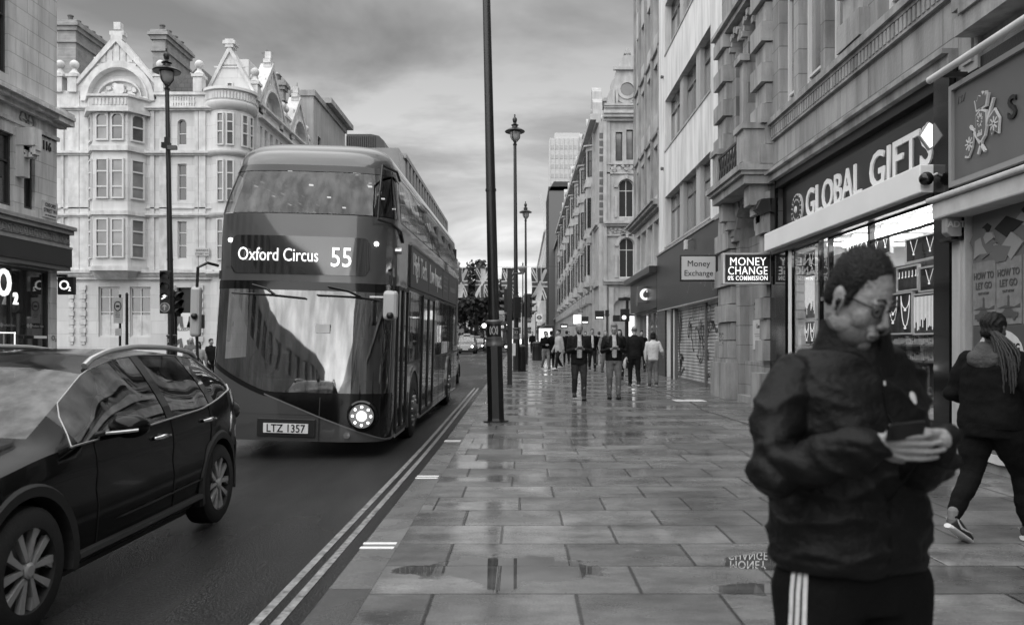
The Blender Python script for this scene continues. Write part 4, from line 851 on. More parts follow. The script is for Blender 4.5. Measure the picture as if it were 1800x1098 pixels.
s = T('wall_floodlight', 'dark floodlight fixed on the stone pier under the balcony', 'floodlight', (4.9, 16.4, 4.1))
mb = MB(); mb.fr = lambda u, v, w: (4.95 + u, 16.45 + w, 4.22 + v); mb.prism([(-.16, -.05), (-.05, .16), (.14, .18), (.16, -.1), (.0, -.16)], -.12, .12); s.add('housing', mb, M['black_paint'], bevel=.01)
mb = MB(); mb.tube((4.95, 16.45, 4.1), (5.15, 16.45, 3.7), .012); s.add('cable', mb, M['black_paint'])
# glazing
g = T('gift_shop_glazing', 'glazed front of the gift shop in black frames with a door', 'shop front', (5.2, 12.5, 0))
mb = MB(fr)
for y in (9.78, 11.85, 13.42, 13.86, 15.38): mb.box(y, y + .07, .0, 3.25, -.10, -.02)
for (a, b) in ((9.85, 11.85), (11.92, 13.42), (13.93, 15.38)): mb.box(a, b, .0, .45, -.09, -.03); mb.box(a, b, 3.17, 3.25, -.09, -.03)
mb.box(13.49, 13.86, 2.15, 2.22, -.09, -.03); mb.box(9.85, 11.85, 2.92, 2.95, -.08, -.03)
g.add('frame', mb, M['black_gloss'])
for (a, b) in ((9.85, 11.85), (11.92, 13.42), (13.93, 15.38), (13.49, 13.86)):
    mb = MB(fr); mb.quad((a, .45, -.06), (b, .45, -.06), (b, 3.17, -.06), (a, 3.17, -.06)); g.add('glass_pane', mb, M['shop_glass'])
mb = MB(fr); mb.box(15.28, 15.36, .1, 3.2, -.02, .02); g.add('edge_trim', mb, M['white_plain'])
mb = MB(fr); mb.box(9.80, 9.83, .55, 1.75, .0, .03); g.add('neon_strip', mb, M['lit_white'])
# interior room
rm = T('shop_interior', 'bright white slatted interior of the gift shop', 'shop interior', (7, 12.5, 0))
mb = MB(); mb.box(5.3, 8.6, 9.5, 15.6, -.05, .02); rm.add('floor', mb, M['off_white'])
mb = MB(); mb.box(5.22, 8.7, 9.45, 15.6, 3.28, 3.40); rm.add('ceiling', mb, M['white_plain'])
mb = MB(); mb.box(8.6, 8.7, 9.4, 15.7, 0, 3.3); mb.box(5.3, 8.6, 9.42, 9.5, 0, 3.3); mb.box(5.3, 8.6, 15.5, 15.6, 0, 3.3)
for q in range(18): mb.box(5.3, 8.6, 15.46, 15.5, .2 + q * .17, .34 + q * .17); mb.box(8.56, 8.6, 9.5, 15.5, .2 + q * .17, .34 + q * .17)
rm.add('slat_wall', mb, M['white_plain'])
for y in (10.1, 11.1, 12.1, 13.2, 14.3):
    mb = MB(); mb.box(5.5, 7.6, y, y + .07, 3.17, 3.22); rm.add('tube_lamp', mb, M['tube_light'])
mb = MB(); mb.box(5.34, 5.40, 9.9, 13.3, 3.02, 3.10); rm.add('tube_lamp', mb, M['tube_light'])
mb = MB(); mb.box(5.58, 5.62, 9.9, 13.4, .55, 2.56); mb.box(5.62, 5.66, 13.95, 15.2, .7, 3.0); rm.add('display_wall', mb, M['mid_grey'])
# display boards with necklaces
def board(px0, px1, py0, py1, kind, label, X=5.45):
    y0, y1 = yr(px1, X), yr(px0, X); ym = (y0 + y1) / 2; z1, z0 = PZ(py0, ym), PZ(py1, ym)
    d = T('display_board', label, 'display board', (X, ym, z0), group='jewellery boards in the gift shop window'); f = RW(X)
    mb = MB(f); mb.box(y0, y1, z0, z1, -.03, 0); d.add('velvet_back', mb, M['black_fabric'])
    mb = MB(f); e = .022
    for a in ((y0 - e, y1 + e, z1, z1 + e), (y0 - e, y1 + e, z0 - e, z0), (y0 - e, y0, z0, z1), (y1, y1 + e, z0, z1)): mb.box(*a, -.03, .02)
    d.add('frame', mb, M['white_plain'])
    mb = MB(); rg = random.Random(int(px0 + py0)); W_ = y1 - y0; Hh = z1 - z0
    if kind == 'v':
        n = max(1, int(W_ / .30))
        for q in range(n):
            c = y0 + W_ * (q + .5) / n; s_ = min(.1, W_ / n * .3); mb.path([(X - .01, c - s_, z1 - .02), (X - .015, c, z1 - Hh * .68), (X - .01, c + s_, z1 - .02)], .0045, 5); mb.ball((X - .015, c, z1 - Hh * .72), .016, 6)
    elif kind == 'u':
        n = max(1, int(W_ / .26))
        for q in range(n):
            for k2 in range(2 if Hh > .35 else 1):
                c = y0 + W_ * (q + .5) / n; s_ = W_ / n * .34; dz = Hh * (.5 + .3 * rg.random()) * (1 if k2 == 0 else .6); mb.path([(X - .012, c + s_ * math.cos(math.pi * k / 8), z1 - .03 - dz * math.sin(math.pi * k / 8)) for k in range(9)], .006, 5)
                mb.ball((X - .015, c, z1 - dz - .05), .02, 6)
    elif kind == 'l':
        n = int(W_ / .035)
        for q in range(n): c = y0 + W_ * (q + .5) / n; mb.box(X - .012, X - .004, c - .004, c + .004, z1 - Hh * rg.uniform(.6, .93), z1 - .02)
    else:
        n = int(W_ / .09)
        for q in range(n):
            for r in range(max(1, int(Hh / .16))): c = y0 + W_ * (q + .5) / n; z = z1 - .05 - r * .16; mb.box(X - .012, X - .004, c - .004, c + .004, z - .08, z); mb.ball((X - .012, c, z - .085), .012, 6)
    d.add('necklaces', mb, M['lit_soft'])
board(1594, 1652, 416, 455, 'v', 'wide black board with V necklaces, topmost right of the window')
board(1492, 1566, 418, 452, 'v', 'wide black board left of the topmost right one, above the bowed head')
board(1579, 1614, 470, 509, 'e', 'small framed board of earrings, left one of the second row')
board(1618, 1653, 470, 509, 'v', 'small framed board with pointed chains, right one of the second row')
board(1561, 1604, 517, 585, 'u', 'tall framed board with draped round chains beside the face')
board(1608, 1654, 517, 585, 'l', 'tall framed board of straight hanging chains beside the black pillar')
board(1396, 1434, 447, 480, 'v', 'black board with long V chains at the far top left of the window', 5.5)
board(1396, 1434, 486, 560, 'l', 'black board with straight chains under the top left one', 5.5)
board(1396, 1434, 566, 604, 'u', 'black board with looped chains low at the far left of the window', 5.5)
board(1462, 1490, 470, 600, 'l', 'narrow tall black board behind the ear and the door frame', 5.5)
board(1505, 1550, 470, 590, 'u', 'large black board behind the bowed head', 5.5)
for i, (ya, yb) in enumerate(((9.95, 10.5), (10.55, 11.1), (11.15, 11.7), (14.1, 14.7))):
    for j, z in enumerate((1.40, 1.18)):
        d = T('ring_tray', ['upper', 'lower'][j] + ' slanted ring tray, ' + ['nearest the black pillar', 'second from the black pillar', 'third from the black pillar', 'alone at the far left window'][i], 'tray', (5.5, (ya + yb) / 2, z), group='ring trays')
        mb = MB(); mb.add([(5.3, ya, z), (5.3, yb, z), (5.62, yb, z + .12), (5.62, ya, z + .12), (5.3, ya, z - .02), (5.3, yb, z - .02), (5.62, yb, z + .1), (5.62, ya, z + .1)], [(0, 1, 2, 3), (4, 5, 6, 7), (0, 1, 5, 4), (2, 3, 7, 6), (0, 3, 7, 4), (1, 2, 6, 5)]); d.add('tray_base', mb, M['mid_grey'])
        mb = MB()
        for a in range(9):
            for b in range(5): y = ya + .04 + a * .058; u = .04 + b * .058; mb.box(5.3 + u, 5.325 + u, y, y + .03, z + u * .37, z + u * .37 + .025)
        d.add('rings', mb, M['off_white'])
rg = random.Random(9)
for i in range(6):
    ya = 9.95 + i * .3; d = T('key_ring_rack', ['first', 'second', 'third', 'fourth', 'fifth', 'sixth'][i] + ' hanging bunch of trinkets under the ring trays, counted from the black pillar', 'rack', (5.4, ya, .5), group='trinket racks')
    mb = MB(); mb.box(5.38, 5.40, ya, ya + .02, .5, 1.12); d.add('rail', mb, M['silver'])
    mb = MB()
    for q in range(22): mb.ball((5.36 + rg.random() * .06, ya + rg.uniform(-.12, .14), rg.uniform(.55, 1.1)), rg.uniform(.012, .035), 6)
    d.add('trinkets', mb, M['grey_plain'])
# ------------------------------------------------------------ hanging signs
s = T('hanging_sign', 'lit black box sign reading MONEY CHANGE 0% COMMISSION beside the gift shop', 'sign', (4.56, 16.26, 2.6), group='projecting shop signs')
mb = MB(); mb.box(4.08, 5.06, 16.21, 16.38, 2.62, 3.26); s.add('sign_box', mb, M['silver'], bevel=.01)
mb = MB(); mb.box(4.13, 5.04, 16.195, 16.215, 2.66, 3.22); s.add('face', mb, M['black_paint'])
U, V = (1, 0, 0), (0, 0, 1)
s.text('MONEY', .235, (4.585, 16.19, 3.00), U, V, M['lit_white'], ext=.004, bold=.0, sx=.88, sp=1.06); s.text('CHANGE', .235, (4.585, 16.19, 2.815), U, V, M['lit_white'], ext=.004, bold=.0, sx=.80, sp=1.08); s.text('0% COMMISSION', .125, (4.585, 16.19, 2.70), U, V, M['lit_white'], ext=.004, bold=.002, sx=.80, sp=1.1)
mb = MB(); mb.box(5.04, 5.16, 16.25, 16.35, 2.8, 3.1); s.add('bracket', mb, M['black_paint'])
s = T('hanging_sign', 'pale grey hanging sign in a dark frame reading Money Exchange', 'sign', (4.62, 21.0, 3.0), group='projecting shop signs')
mb = MB(); mb.box(4.15, 5.12, 20.95, 21.08, 3.05, 3.74); s.add('sign_box', mb, M['black_paint'], bevel=.01)
mb = MB(); mb.box(4.19, 5.08, 20.935, 20.955, 3.09, 3.70); s.add('face', mb, mat('sign_grey', .36, .4, emit=.05))
s.text('Money', .22, (4.635, 20.93, 3.44), U, V, M['black_paint'], ext=.004); s.text('Exchange', .215, (4.635, 20.93, 3.19), U, V, M['black_paint'], ext=.004, sx=.95)
mb = MB(); mb.box(5.1, 5.32, 20.8, 21.1, 2.7, 4.15); s.add('bracket_case', mb, M['black_paint'])
s = T('notice_board', 'white notice on the stone pier headed Centre, with a few lines of small print', 'notice', (XR + .2, 18, 1.3))
mb = MB(fr); mb.box(17.55, 18.45, 1.28, 1.95, -.22, -.19); s.add('board', mb, M['off_white'])
s.text('Centre', .15, (XR + .185, 17.95, 1.76), (0, -1, 0), (0, 0, 1), M['mid_grey'], ext=.002, bold=.003)
mb = MB(fr)
for z, l_ in ((1.62, .6), (1.57, .5), (1.36, .55)): mb.box(18.0 - l_ / 2, 18.0 + l_ / 2, z, z + .018, -.19, -.187)
s.add('small_print', mb, M['grey_plain'])
s = T('prohibition_sign', 'small square sign with a barred circle above the notice', 'sign', (XR + .2, 17.6, 2.05))
mb = MB(fr); mb.box(17.45, 17.75, 2.05, 2.26, -.22, -.20); s.add('plate', mb, M['off_white']); mb = MB(fr)
for q in range(16): a, a1 = q * math.pi / 8, (q + 1) * math.pi / 8; mb.prism([(17.6 + .1 * math.cos(a), 2.155 + .08 * math.sin(a)), (17.6 + .1 * math.cos(a1), 2.155 + .08 * math.sin(a1)), (17.6 + .075 * math.cos(a1), 2.155 + .06 * math.sin(a1)), (17.6 + .075 * math.cos(a), 2.155 + .06 * math.sin(a))], -.2, -.197)
mb.prism([(17.53, 2.20), (17.55, 2.215), (17.67, 2.11), (17.65, 2.095)], -.2, -.196); s.add('symbol', mb, M['black_paint'])
# ------------------------------------------------------------ white rendered building with strip windows and graffiti shutter
t = T('rendered_building', 'off-white rendered building with strip windows above a graffiti-covered roller shutter', 'building', (9, 25, 0)); XB = 5.25; fr = RW(XB)
ops = [(yr(1249, XB), yr(1225, XB)), (yr(1218, XB), yr(1196, XB)), (yr(1190, XB), yr(1169, XB))]
rows_ = (4.95, 8.48, 12.0); wo = [(ops[0][0], ops[2][1], z, z + 1.82) for z in rows_]
shut = (20.95, 27.7, -.3, 2.62)
facade(t, fr, 20.56, 30.6, -.3, 14.9, wo + [shut, (27.95, 28.9, -.3, 2.62)], M['render_white'], .42, 8)
for z in rows_:
    for (a, b) in ops: win(t, fr, a, b, z, z + 1.82, nx=2, rows=(.72,), fm='frame_metal', pm='pane_bright', w=-.26, fw=.05)
    mb = MB(fr)
    for a, b in ((ops[0][1], ops[1][0]), (ops[1][1], ops[2][0])): mb.box(a, b, z, z + 1.82, -.42, -.10)
    mb.box(ops[0][0] - .03, ops[2][1] + .03, z - .06, z, -.40, .03)
    t.add('mullion', mb, M['frame_metal'] if False else M['render_grey'])
for z in (7.9, 11.3):
    mb = MB(fr); mb.lathe((29.6, z, 0), [(.05, 0), (.07, .1), (0, .12)], 8); t.add('vent', mb, M['mid_grey'])
mb = MB(fr); mb.box(20.57, 30.5, 2.66, 4.72, .0, .09); t.add('fascia', mb, M['dark_fascia'])
mb = MB(fr); mb.box(20.57, 30.55, 4.72, 4.78, .0, .13); mb.box(20.57, 30.5, 2.62, 2.66, 0, .1); t.add('fascia_trim', mb, M['concrete'])
mb = MB(fr); mb.box(20.57, 20.93, -.3, 2.62, .0, .07); mb.box(27.72, 27.92, -.3, 2.62, 0, .05); mb.box(28.92, 30.55, -.3, 2.62, .0, .07); t.adds('dark_brick_pier', mb, mat('dark_tiles', .03, .35, 6, .3, brick=('YZ', .45, .16, .010, 2.2)))
# graffiti on fascia
def squiggle(mb, fr_pt, n, seed, wd=.02):
    rg = random.Random(seed); x, y, a = 0, 0, rg.random() * 6; pts = []
    for i in range(n): a += rg.uniform(-1.1, 1.2); x += .06 * math.cos(a); y += .09 * math.sin(a); y *= .93; pts.append((x + i * .010, y))
    for p, q in zip(pts[:-1], pts[1:]):
        dx, dy = q[0] - p[0], q[1] - p[1]; l_ = math.hypot(dx, dy) + 1e-6; nx_, ny_ = -dy / l_ * wd, dx / l_ * wd
        mb.quad(fr_pt(p[0] + nx_, p[1] + ny_), fr_pt(q[0] + nx_, q[1] + ny_), fr_pt(q[0] - nx_, q[1] - ny_), fr_pt(p[0] - nx_, p[1] - ny_))
mb = MB(fr)
for i, (u, v) in enumerate(((22.4, 3.25), (23.3, 3.3), (24.9, 3.15), (21.8, 3.4))): squiggle(mb, lambda a, b, u=u, v=v: (u - a * 1.1, v + b, .093), 36, i + 3, .014)
t.add('graffiti', mb, M['grey_plain'])
mb = MB(fr)   # roller shutter
for (a, b) in ((21.0, 23.25), (23.38, 27.68)):
    z = .22
    while z < 2.6: mb.add([(a, z, -.20), (b, z, -.20), (b, z + .035, -.165), (a, z + .035, -.165), (b, z + .085, -.165), (a, z + .085, -.165), (b, z + .1, -.2), (a, z + .1, -.2)], [(0, 1, 2, 3), (3, 2, 4, 5), (5, 4, 6, 7)]); z += .1
sh = t.add('roller_shutter', mb, mat('shutter_metal', .48, .5, 1.6, .35, stain=.35))
mb = MB(fr); mb.box(23.25, 23.38, -.1, 2.62, -.2, -.1); mb.box(20.95, 27.7, -.1, .25, -.22, -.15); mb.box(27.68, 27.72, 0, 2.62, -.2, -.05); t.add('shutter_guide', mb, M['mid_grey'])
mb = MB(fr); rg = random.Random(21)
for i in range(28):
    u, v = rg.uniform(21.4, 27.4), rg.uniform(.35, 2.35); sc_ = rg.uniform(.8, 2.4)
    squiggle(mb, lambda a, b, u=u, v=v, sc_=sc_: (min(27.6, max(21.02, u - a * sc_)), min(2.55, max(.26, v + b * sc_)), -.155), rg.randint(10, 34), i + 50, rg.choice((.012, .02, .035)))
t.add('graffiti', mb, M['soot'], parent=sh)
s = T('security_camera', 'small pale camera on the dark fascia above the Money Exchange sign', 'camera', (5.0, 24.2, 4.4)); mb = MB(); mb.box(4.92, 5.02, 24.1, 24.3, 4.25, 4.55); s.add('case', mb, M['off_white'], bevel=.02); mb = MB(); mb.tube((5.0, 24.2, 4.5), (5.18, 24.2, 4.6), .02); s.add('arm', mb, M['mid_grey'])
# ------------------------------------------------------------ narrow stone-framed building with the phone-shop fascia
XN = 5.38; fr = RW(XN); t = T('office_building', 'narrow grey building with tall strip windows and a bracketed cornice above its phone shop', 'building', (9, 35, 0))
wo = []
for z, h in ((4.75, 1.6), (7.35, 2.0), (10.6, 2.0), (13.8, 1.8), (16.8, 1.8)):
    for (a, b) in ((31.3, 32.6), (32.9, 34.3), (34.6, 36.0), (36.3, 37.4)): wo.append((a, b, z, z + h))
facade(t, fr, 30.62, 38.2, -.3, 19.4, wo + [(31.2, 37.6, .1, 2.75)], M['stone_pale'], .3, 8)
for o in wo: win(t, fr, *o, nx=2, rows=(.35,), fm='frame_dark' if o[2] > 7 else 'window_paint', pm='pane_grey', w=-.2, fw=.06)
win(t, fr, 31.2, 37.6, .1, 2.75, nx=5, fm='frame_metal', pm='pane_grey', name='shop_window', w=-.2)
mb = MB(fr); profile(mb, 30.6, 38.3, 6.65, [(.18, 0, .12), (.34, .12, .24), (.42, .24, .32)]); profile(mb, 30.6, 38.3, 18.9, [(.3, 0, .2), (.5, .2, .45)]); profile(mb, 30.6, 38.2, 9.7, [(.1, 0, .12)]); profile(mb, 30.6, 38.2, 13.0, [(.1, 0, .12)])
for u in (31.0, 32.75, 34.45, 36.15, 37.7): mb.box(u - .1, u + .1, 6.97, 18.9, 0, .10)
t.add('cornice', mb, M['stone_trim'])
mb = MB(fr); mb.box(30.7, 38.15, 2.8, 4.15, 0, .2); mb.box(30.65, 38.3, 4.15, 4.4, 0, .5); t.add('fascia', mb, M['dark_fascia'])
for (yy, xx, w_) in ((33.0, 4.78, .66),):
    s = T('hanging_sign', 'dark square hanging sign with a white ring logo beyond the rendered building', 'sign', (5.1, yy, 3.0), group='projecting shop signs')
    mb = MB(); mb.box(xx, xx + w_, yy, yy + .12, 3.1, 3.78); s.add('sign_box', mb, M['mid_grey'], bevel=.01)
    mb = MB(); mb.box(xx + w_, XN, yy + .03, yy + .08, 3.4, 3.5); s.add('bracket', mb, M['black_paint'])
    mb = MB(lambda u, v, w, xx=xx, yy=yy: (xx + .33 + u, yy - w, 3.44 + v)); n = 28
    mb.lathe((0, 0, 0), [(.24, 0), (.24, .01), (0, .01)], n); mb.m = 1; mb.prism([(.11 * math.cos(k * .3), -.02 + .12 * math.sin(k * .3)) for k in range(21)], .012, .016); mb.prism([(-.11, .03), (-.02, .15), (.08, .2), (.02, .12), (.03, .05)], .012, .018)
    s.add('logo', mb, [M['lit_soft'], M['mid_grey']])
mb = MB(fr); mb.box(35.6, 36.2, 3.1, 3.75, .2, .22); t.add('fascia_logo', mb, M['mid_grey'])
s = T('lit_panel', 'tall blank bright panel glowing at the shop entrance beyond the phone shop', 'lit panel', (5.6, 38.8, .4)); mb = MB(); mb.box(5.08, 5.56, 38.9, 38.96, 1.0 + gz(38) - .1, 2.75); s.add('screen', mb, M['lit_white']); mb = MB(); mb.box(5.03, 5.61, 38.965, 39.1, gz(38), 2.85); s.add('case', mb, M['black_paint'])
# ------------------------------------------------------------ ornate corner building at Y = 54
YO = 54.0; KO = FX / YO
def ox(p): return (p - CX) / KO
def oz(p): return H + (CY - p) / KO
t = T('ornate_corner_building', 'pale ornate corner building with banded piers, arched windows and a tall curved gable', 'building', (10, 56, .3)); fr = FW(YO)
aw = [(ox(1087), ox(1114), oz(382), oz(315), 1.), (ox(1088), ox(1115), oz(488), oz(418), 1.)]
pw = [(ox(1082), ox(1094), oz(283), oz(232)), (ox(1101), ox(1113), oz(281), oz(228))]
dr = (ox(1078), ox(1122), 0.2, oz(522), 1.)
facade(t, fr, ox(1062), 24, 0, oz(214), aw + pw + [dr] + [(9.2 + 3 * i, 10.8 + 3 * i, z, z + 2.4) for i in range(4) for z in (5, 9.5, 14)], M['faience'], .3, 10)
for o in aw: win(t, fr, *o[:4], nx=2, rows=(.70,), arch=1., pm='pane', w=-.15, fw=.07)
for o in pw: win(t, fr, *o, 1, (), fm='frame_dark', pm='pane_blind', w=-.15)
mb = MB(fr)
for py, prf in ((214, [(.25, 0, .2), (.5, .2, .42), (.62, .42, .6)]), (398, [(.3, 0, .15), (.45, .15, .32)]), (306, [(.12, 0, .1)]), (290, [(.16, 0, .12)]), (500, [(.3, 0, .16), (.42, .16, .34)]), (415, [(.14, 0, .1)])): profile(mb, ox(1060), 24, oz(py), prf)
mb.box(ox(1060), ox(1066), 0, oz(214), 0, .22); mb.box(ox(1066), ox(1072), oz(400), oz(214), 0, .12); mb.box(ox(1070), ox(1078), 0.3, oz(505), 0, .25)
for (a, b, lo, hi) in ((1080, 1085, 382, 345), (1080, 1085, 488, 448), (1115, 1119, 382, 345)): mb.box(ox(a), ox(b), oz(lo), oz(hi), 0, .14)
rg = random.Random(4)
for q in range(90):
    py = rg.choice((298, 407)); u = ox(rg.uniform(1072, 1120)); v = oz(py) + rg.uniform(-.25, .25); s_ = rg.uniform(.05, .12); mb.prism([(u + s_ * math.cos(k * 1.05 + q), v + s_ * math.sin(k * 1.05 + q)) for k in range(6)], 0, .07 + .0009 * q)
for (cx_, top, r) in ((1100.5, 315, .56), (1101.5, 418, .56), (1100, 522, .92)):
    cu, cv = ox(cx_), oz(top) - r
    for i in range(13):
        a0, a1 = math.pi * i / 13, math.pi * (i + 1) / 13; q = lambda rr, an: (cu + rr * math.cos(an), cv + rr * math.sin(an)); mb.prism([q(r, a0), q(r + .26, a0), q(r + .26, a1), q(r, a1)], 0, .14 + .03 * (i == 6) * 4)
t.add('stone_dressings', mb, M['faience'])
mb = MB(fr)
for q in range(12):
    py = 392 - q * 13.5
    if 285 < py < 310: continue
    mb.box(ox(1053.5), ox(1062), oz(py), oz(py) + .36, -.3, .06)
t.add('brick_bands', mb, M['red_brick'])
mb = MB(fr); mb.box(ox(1053), ox(1062.5), 0, oz(214), -3, .03); t.add('corner_pier', mb, M['faience'])
# gable with oculus
mb = MB(fr); prof = [(1058, 214), (1058, 206), (1063, 196), (1065, 184), (1069, 178), (1069, 166), (1074, 158), (1075, 144), (1081, 136), (1083, 124), (1087, 120), (1090, 108), (1095, 100), (1098, 97), (1112, 97), (1120, 110), (1128, 120), (1130, 135), (1138, 155), (1142, 190), (1148, 214)]
mb.prism([(ox(a), oz(b)) for a, b in prof], -.8, 0); t.add('gable', mb, M['faience'])
mb = MB(fr); profile(mb, ox(1062), ox(1142), oz(190), [(.15, 0, .12), (.25, .12, .25)]); profile(mb, ox(1078), ox(1126), oz(124), [(.2, 0, .2)]); mb.box(ox(1100), ox(1106), oz(97), oz(85), -.4, 0); mb.box(ox(1097), ox(1109), oz(95), oz(92), -.4, .05)
cu, cv = ox(1102), oz(158)
for i in range(20):
    a0, a1 = 2 * math.pi * i / 20, 2 * math.pi * (i + 1) / 20
    for (ra, rb, w_) in ((.46, .66, .14), (.66, .95, .06)):
        q = lambda rr, an: (cu + rr * math.cos(an), cv + rr * math.sin(an)); mb.prism([q(ra, a0), q(rb, a0), q(rb, a1), q(ra, a1)], 0, w_)
mb.box(ox(1076), ox(1080), oz(185), oz(158), 0, .2); mb.box(ox(1082), ox(1086), oz(185), oz(162), 0, .15)
t.add('gable_trim', mb, M['faience'])
mb = MB(fr); mb.lathe((cu, cv, .0), [(.46, 0), (.46, .04), (0, .04)], 24); t.add('round_window', mb, M['pane_grey'])
# receding side: repeated oriel bays
XO = ox(1056); fr = RW(XO)
YE = 112.0; so = []
bays = [58 + i * 6.6 for i in range(8)]
for b in bays:
    for z, h in ((1.2, 3.4), (6.2, 2.6), (10.2, 2.4), (13.6, 1.9)): so.append((b + 3.6, b + 4.8, z, z + h)); so.append((b - .6, b + .4, z, z + h))
facade(t, fr, YO + .2, YE, 0, oz(214), so, M['faience'], .3, 8, name='side_wall')
for o in so: win(t, fr, *o, 1, (.55,), fm='frame_dark', pm='pane_grey')
mb = MB(fr)
for z, prf in ((oz(214), [(.3, 0, .2), (.7, .2, .6)]), (oz(398), [(.2, 0, .15), (.35, .15, .3)]), (5.3, [(.3, 0, .3)]), (9.4, [(.12, 0, .15)]), (13.1, [(.12, 0, .15)])): profile(mb, YO + .2, YE, z, prf)
for b in bays:
    for dz in range(9): 
        if dz % 2 == 0: pass
    mb.box(b - 1.1, b - .75, 0, oz(214), 0, .3); mb.lathe((b - .92, oz(214) + .6, .1), [(.3, 0), (.2, .0)], 6)
    mb.prism([(b + .6, 0), (b + 1.0, 0), (b + 1.0, 5.2), (b + .6, 5.2)], 0, .35); mb.prism([(b + 2.9, 0), (b + 3.3, 0), (b + 3.3, 5.2), (b + 2.9, 5.2)], 0, .35)
    mb.box(b - 1.2, b - .7, 5.5, 6.0, 0, .5)
    for q in range(3): u = b + .2 + q * 2.2; mb.box(u - .25, u + .25, 0, 4.9, 0, .5); mb.box(u - .4, u + .4, 4.3, 4.9, 0, .75); mb.box(u - .18, u + .18, 5.9, 9.1, 0, .35); mb.box(u - .18, u + .18, 9.6, 13, 0, .28); mb.box(u - .3, u + .3, 8.7, 9.1, 0, .6)
t.add('side_dressings', mb, M['faience'])
mb = MB(fr)
for b in bays:
    for q in range(8): mb.box(b - .72, b - .62, 10 + q * .8, 10.4 + q * .8, -.01, .03); mb.box(b + .5, b + .95, 9.8 + q * .9, 10.3 + q * .9, -.01, .03); mb.box(b + 3.05, b + 3.5, 9.8 + q * .9, 10.3 + q * .9, -.01, .03); mb.box(b + 4.9, b + 5.4, 9.8 + q * .9, 10.3 + q * .9, -.01, .03)
t.adds('brick_bands', mb, M['red_brick'], gap=1.6)
for i, b in enumerate(bays):
    mb = MB(fr); a0, a1 = b + 1.0, b + 2.9
    pl = [(a0, 0), (a0 + .4, .55), (a1 - .4, .55), (a1, 0)]
    def slab(z0, z1, g):
        mb.add([(p[0] + (g if k > 1 else -g), z, p[1] + (g if p[1] else 0)) for z in (z0, z1) for k, p in enumerate(pl)], [(0, 1, 5, 4), (1, 2, 6, 5), (2, 3, 7, 6), (4, 5, 6, 7), (0, 1, 2, 3)])
    slab(6.0, oz(225), 0); slab(5.6, 6.0, .15); slab(9.2, 9.5, .12); slab(13.0, 13.3, .12); slab(oz(225), oz(222), .2)
    mb.add([(b + 1.95, 4.9, .0), (a0, 5.6, 0), (a0 + .4, 5.6, .55), (a1 - .4, 5.6, .55), (a1, 5.6, 0)], [(0, 1, 2), (0, 2, 3), (0, 3, 4)])
    o = t.add('oriel', mb, M['faience'])
    for z, h in ((6.5, 2.2), (10.0, 2.2), (13.8, 1.9)):
        win(t, lambda u, v, w, XO=XO: (XO - .55 - w, u, v), a0 + .5, a1 - .5, z, z + h, 1, (.6,), fm='frame_dark', pm='pane_grey', w=.03)
        f_ = lambda u, v, w, a0=a0: (XO - u * .55 / .68 * 1.0 - w * .6, a0 + u * .4 / .68 - w * .8, v)
        win(t, f_, .12, .55, z, z + h, 1, (.6,), fm='frame_dark', pm='pane', w=.03, fw=.05)
    mb = MB(fr); c = b + 1.95; zt = oz(214) + .6
    if i % 2 == 0: mb.prism([(c - 1.9, zt), (c + 1.9, zt), (c + 1.6, zt + .9), (c + 1.1, zt + 1.2), (c + 1.0, zt + 2.2), (c + .5, zt + 2.6), (c + .4, zt + 3.2), (c, zt + 3.6), (c - .4, zt + 3.2), (c - .5, zt + 2.6), (c - 1.0, zt + 2.2), (c - 1.1, zt + 1.2), (c - 1.6, zt + .9)], -.6, .1); mb.lathe((c, zt + 1.6, .1), [(.4, 0), (.4, .08), (0, .08)], 12)
    else: mb.box(c - .6, c + .6, zt, zt + 1.6, -.8, .1); mb.box(c - .8, c + .8, zt + 1.6, zt + 1.8, -1, .3); mb.prism([(c - .7, zt + 1.8), (c + .7, zt + 1.8), (c + .3, zt + 2.8), (c, zt + 3.1), (c - .3, zt + 2.8)], -.7, .0)
    t.add('roof_gable', mb, M['faience'])
chimney(t, XO + 1.2, XO + 2.2, 62.8, 64.2, 16, oz(214) + 4.3, 3)
mb = MB(); mb.add([(XO + .4, YO + .8, oz(214)), (XO + .4, YE, oz(214)), (XO + 3, YE, oz(214) + 2.6), (XO + 3, YO + 2, oz(214) + 2.6), (XO + 8, YO + .8, oz(214)), (XO + 8, YE, oz(214))], [(0, 1, 2, 3), (3, 2, 5, 4), (0, 3, 4), (1, 5, 2)]); t.add('roof', mb, M['lead'])
# ------------------------------------------------------------ far right-hand buildings
def simple(name, label, X, y0, y1, z1, m, wz_, step, ww, wh, depth=9, fmm='frame_dark'):
    t = T(name, label, 'building', (X + 4, (y0 + y1) / 2, 0)); fr = RW(X); so = []
    y = y0 + 1
    while y + ww < y1 - .3:
        for z in wz_: so.append((y, y + ww, z, z + wh))
        y += step
    facade(t, fr, y0, y1, 0, z1, so, m, .3, depth)
    for o in so: win(t, fr, *o, 1, (.5,), fm=fmm, pm='pane_grey')
    mb = MB(fr); profile(mb, y0, y1, z1 - .4, [(.3, 0, .4)]); profile(mb, y0, y1, 5, [(.3, 0, .3)]); t.add('cornice', mb, m); return t
simple('terrace_building', 'shadowed stone terrace following the ornate corner building', 5.2, 112.2, 126, 16.5, M['stone_grey'], (5.8, 9.4, 12.8), 3, 1.3, 2.1)
t = T('wrapped_building', 'dark sheeted tall block rising behind the ornate street front', 'building', (8, 128, 0)); mb = MB(); mb.box(4.25, 12, 126.2, 140, 0, 25.6); t.add('wall', mb, M['mid_grey']); mb = MB(); mb.box(4.15, 12.1, 126.1, 140.1, 25.6, 26.2); mb.add([(4.25, 126.1, 25.6), (5.0, 126.1, 27), (12, 126.1, 27), (12, 126.1, 25.6)], [(0, 1, 2, 3)])
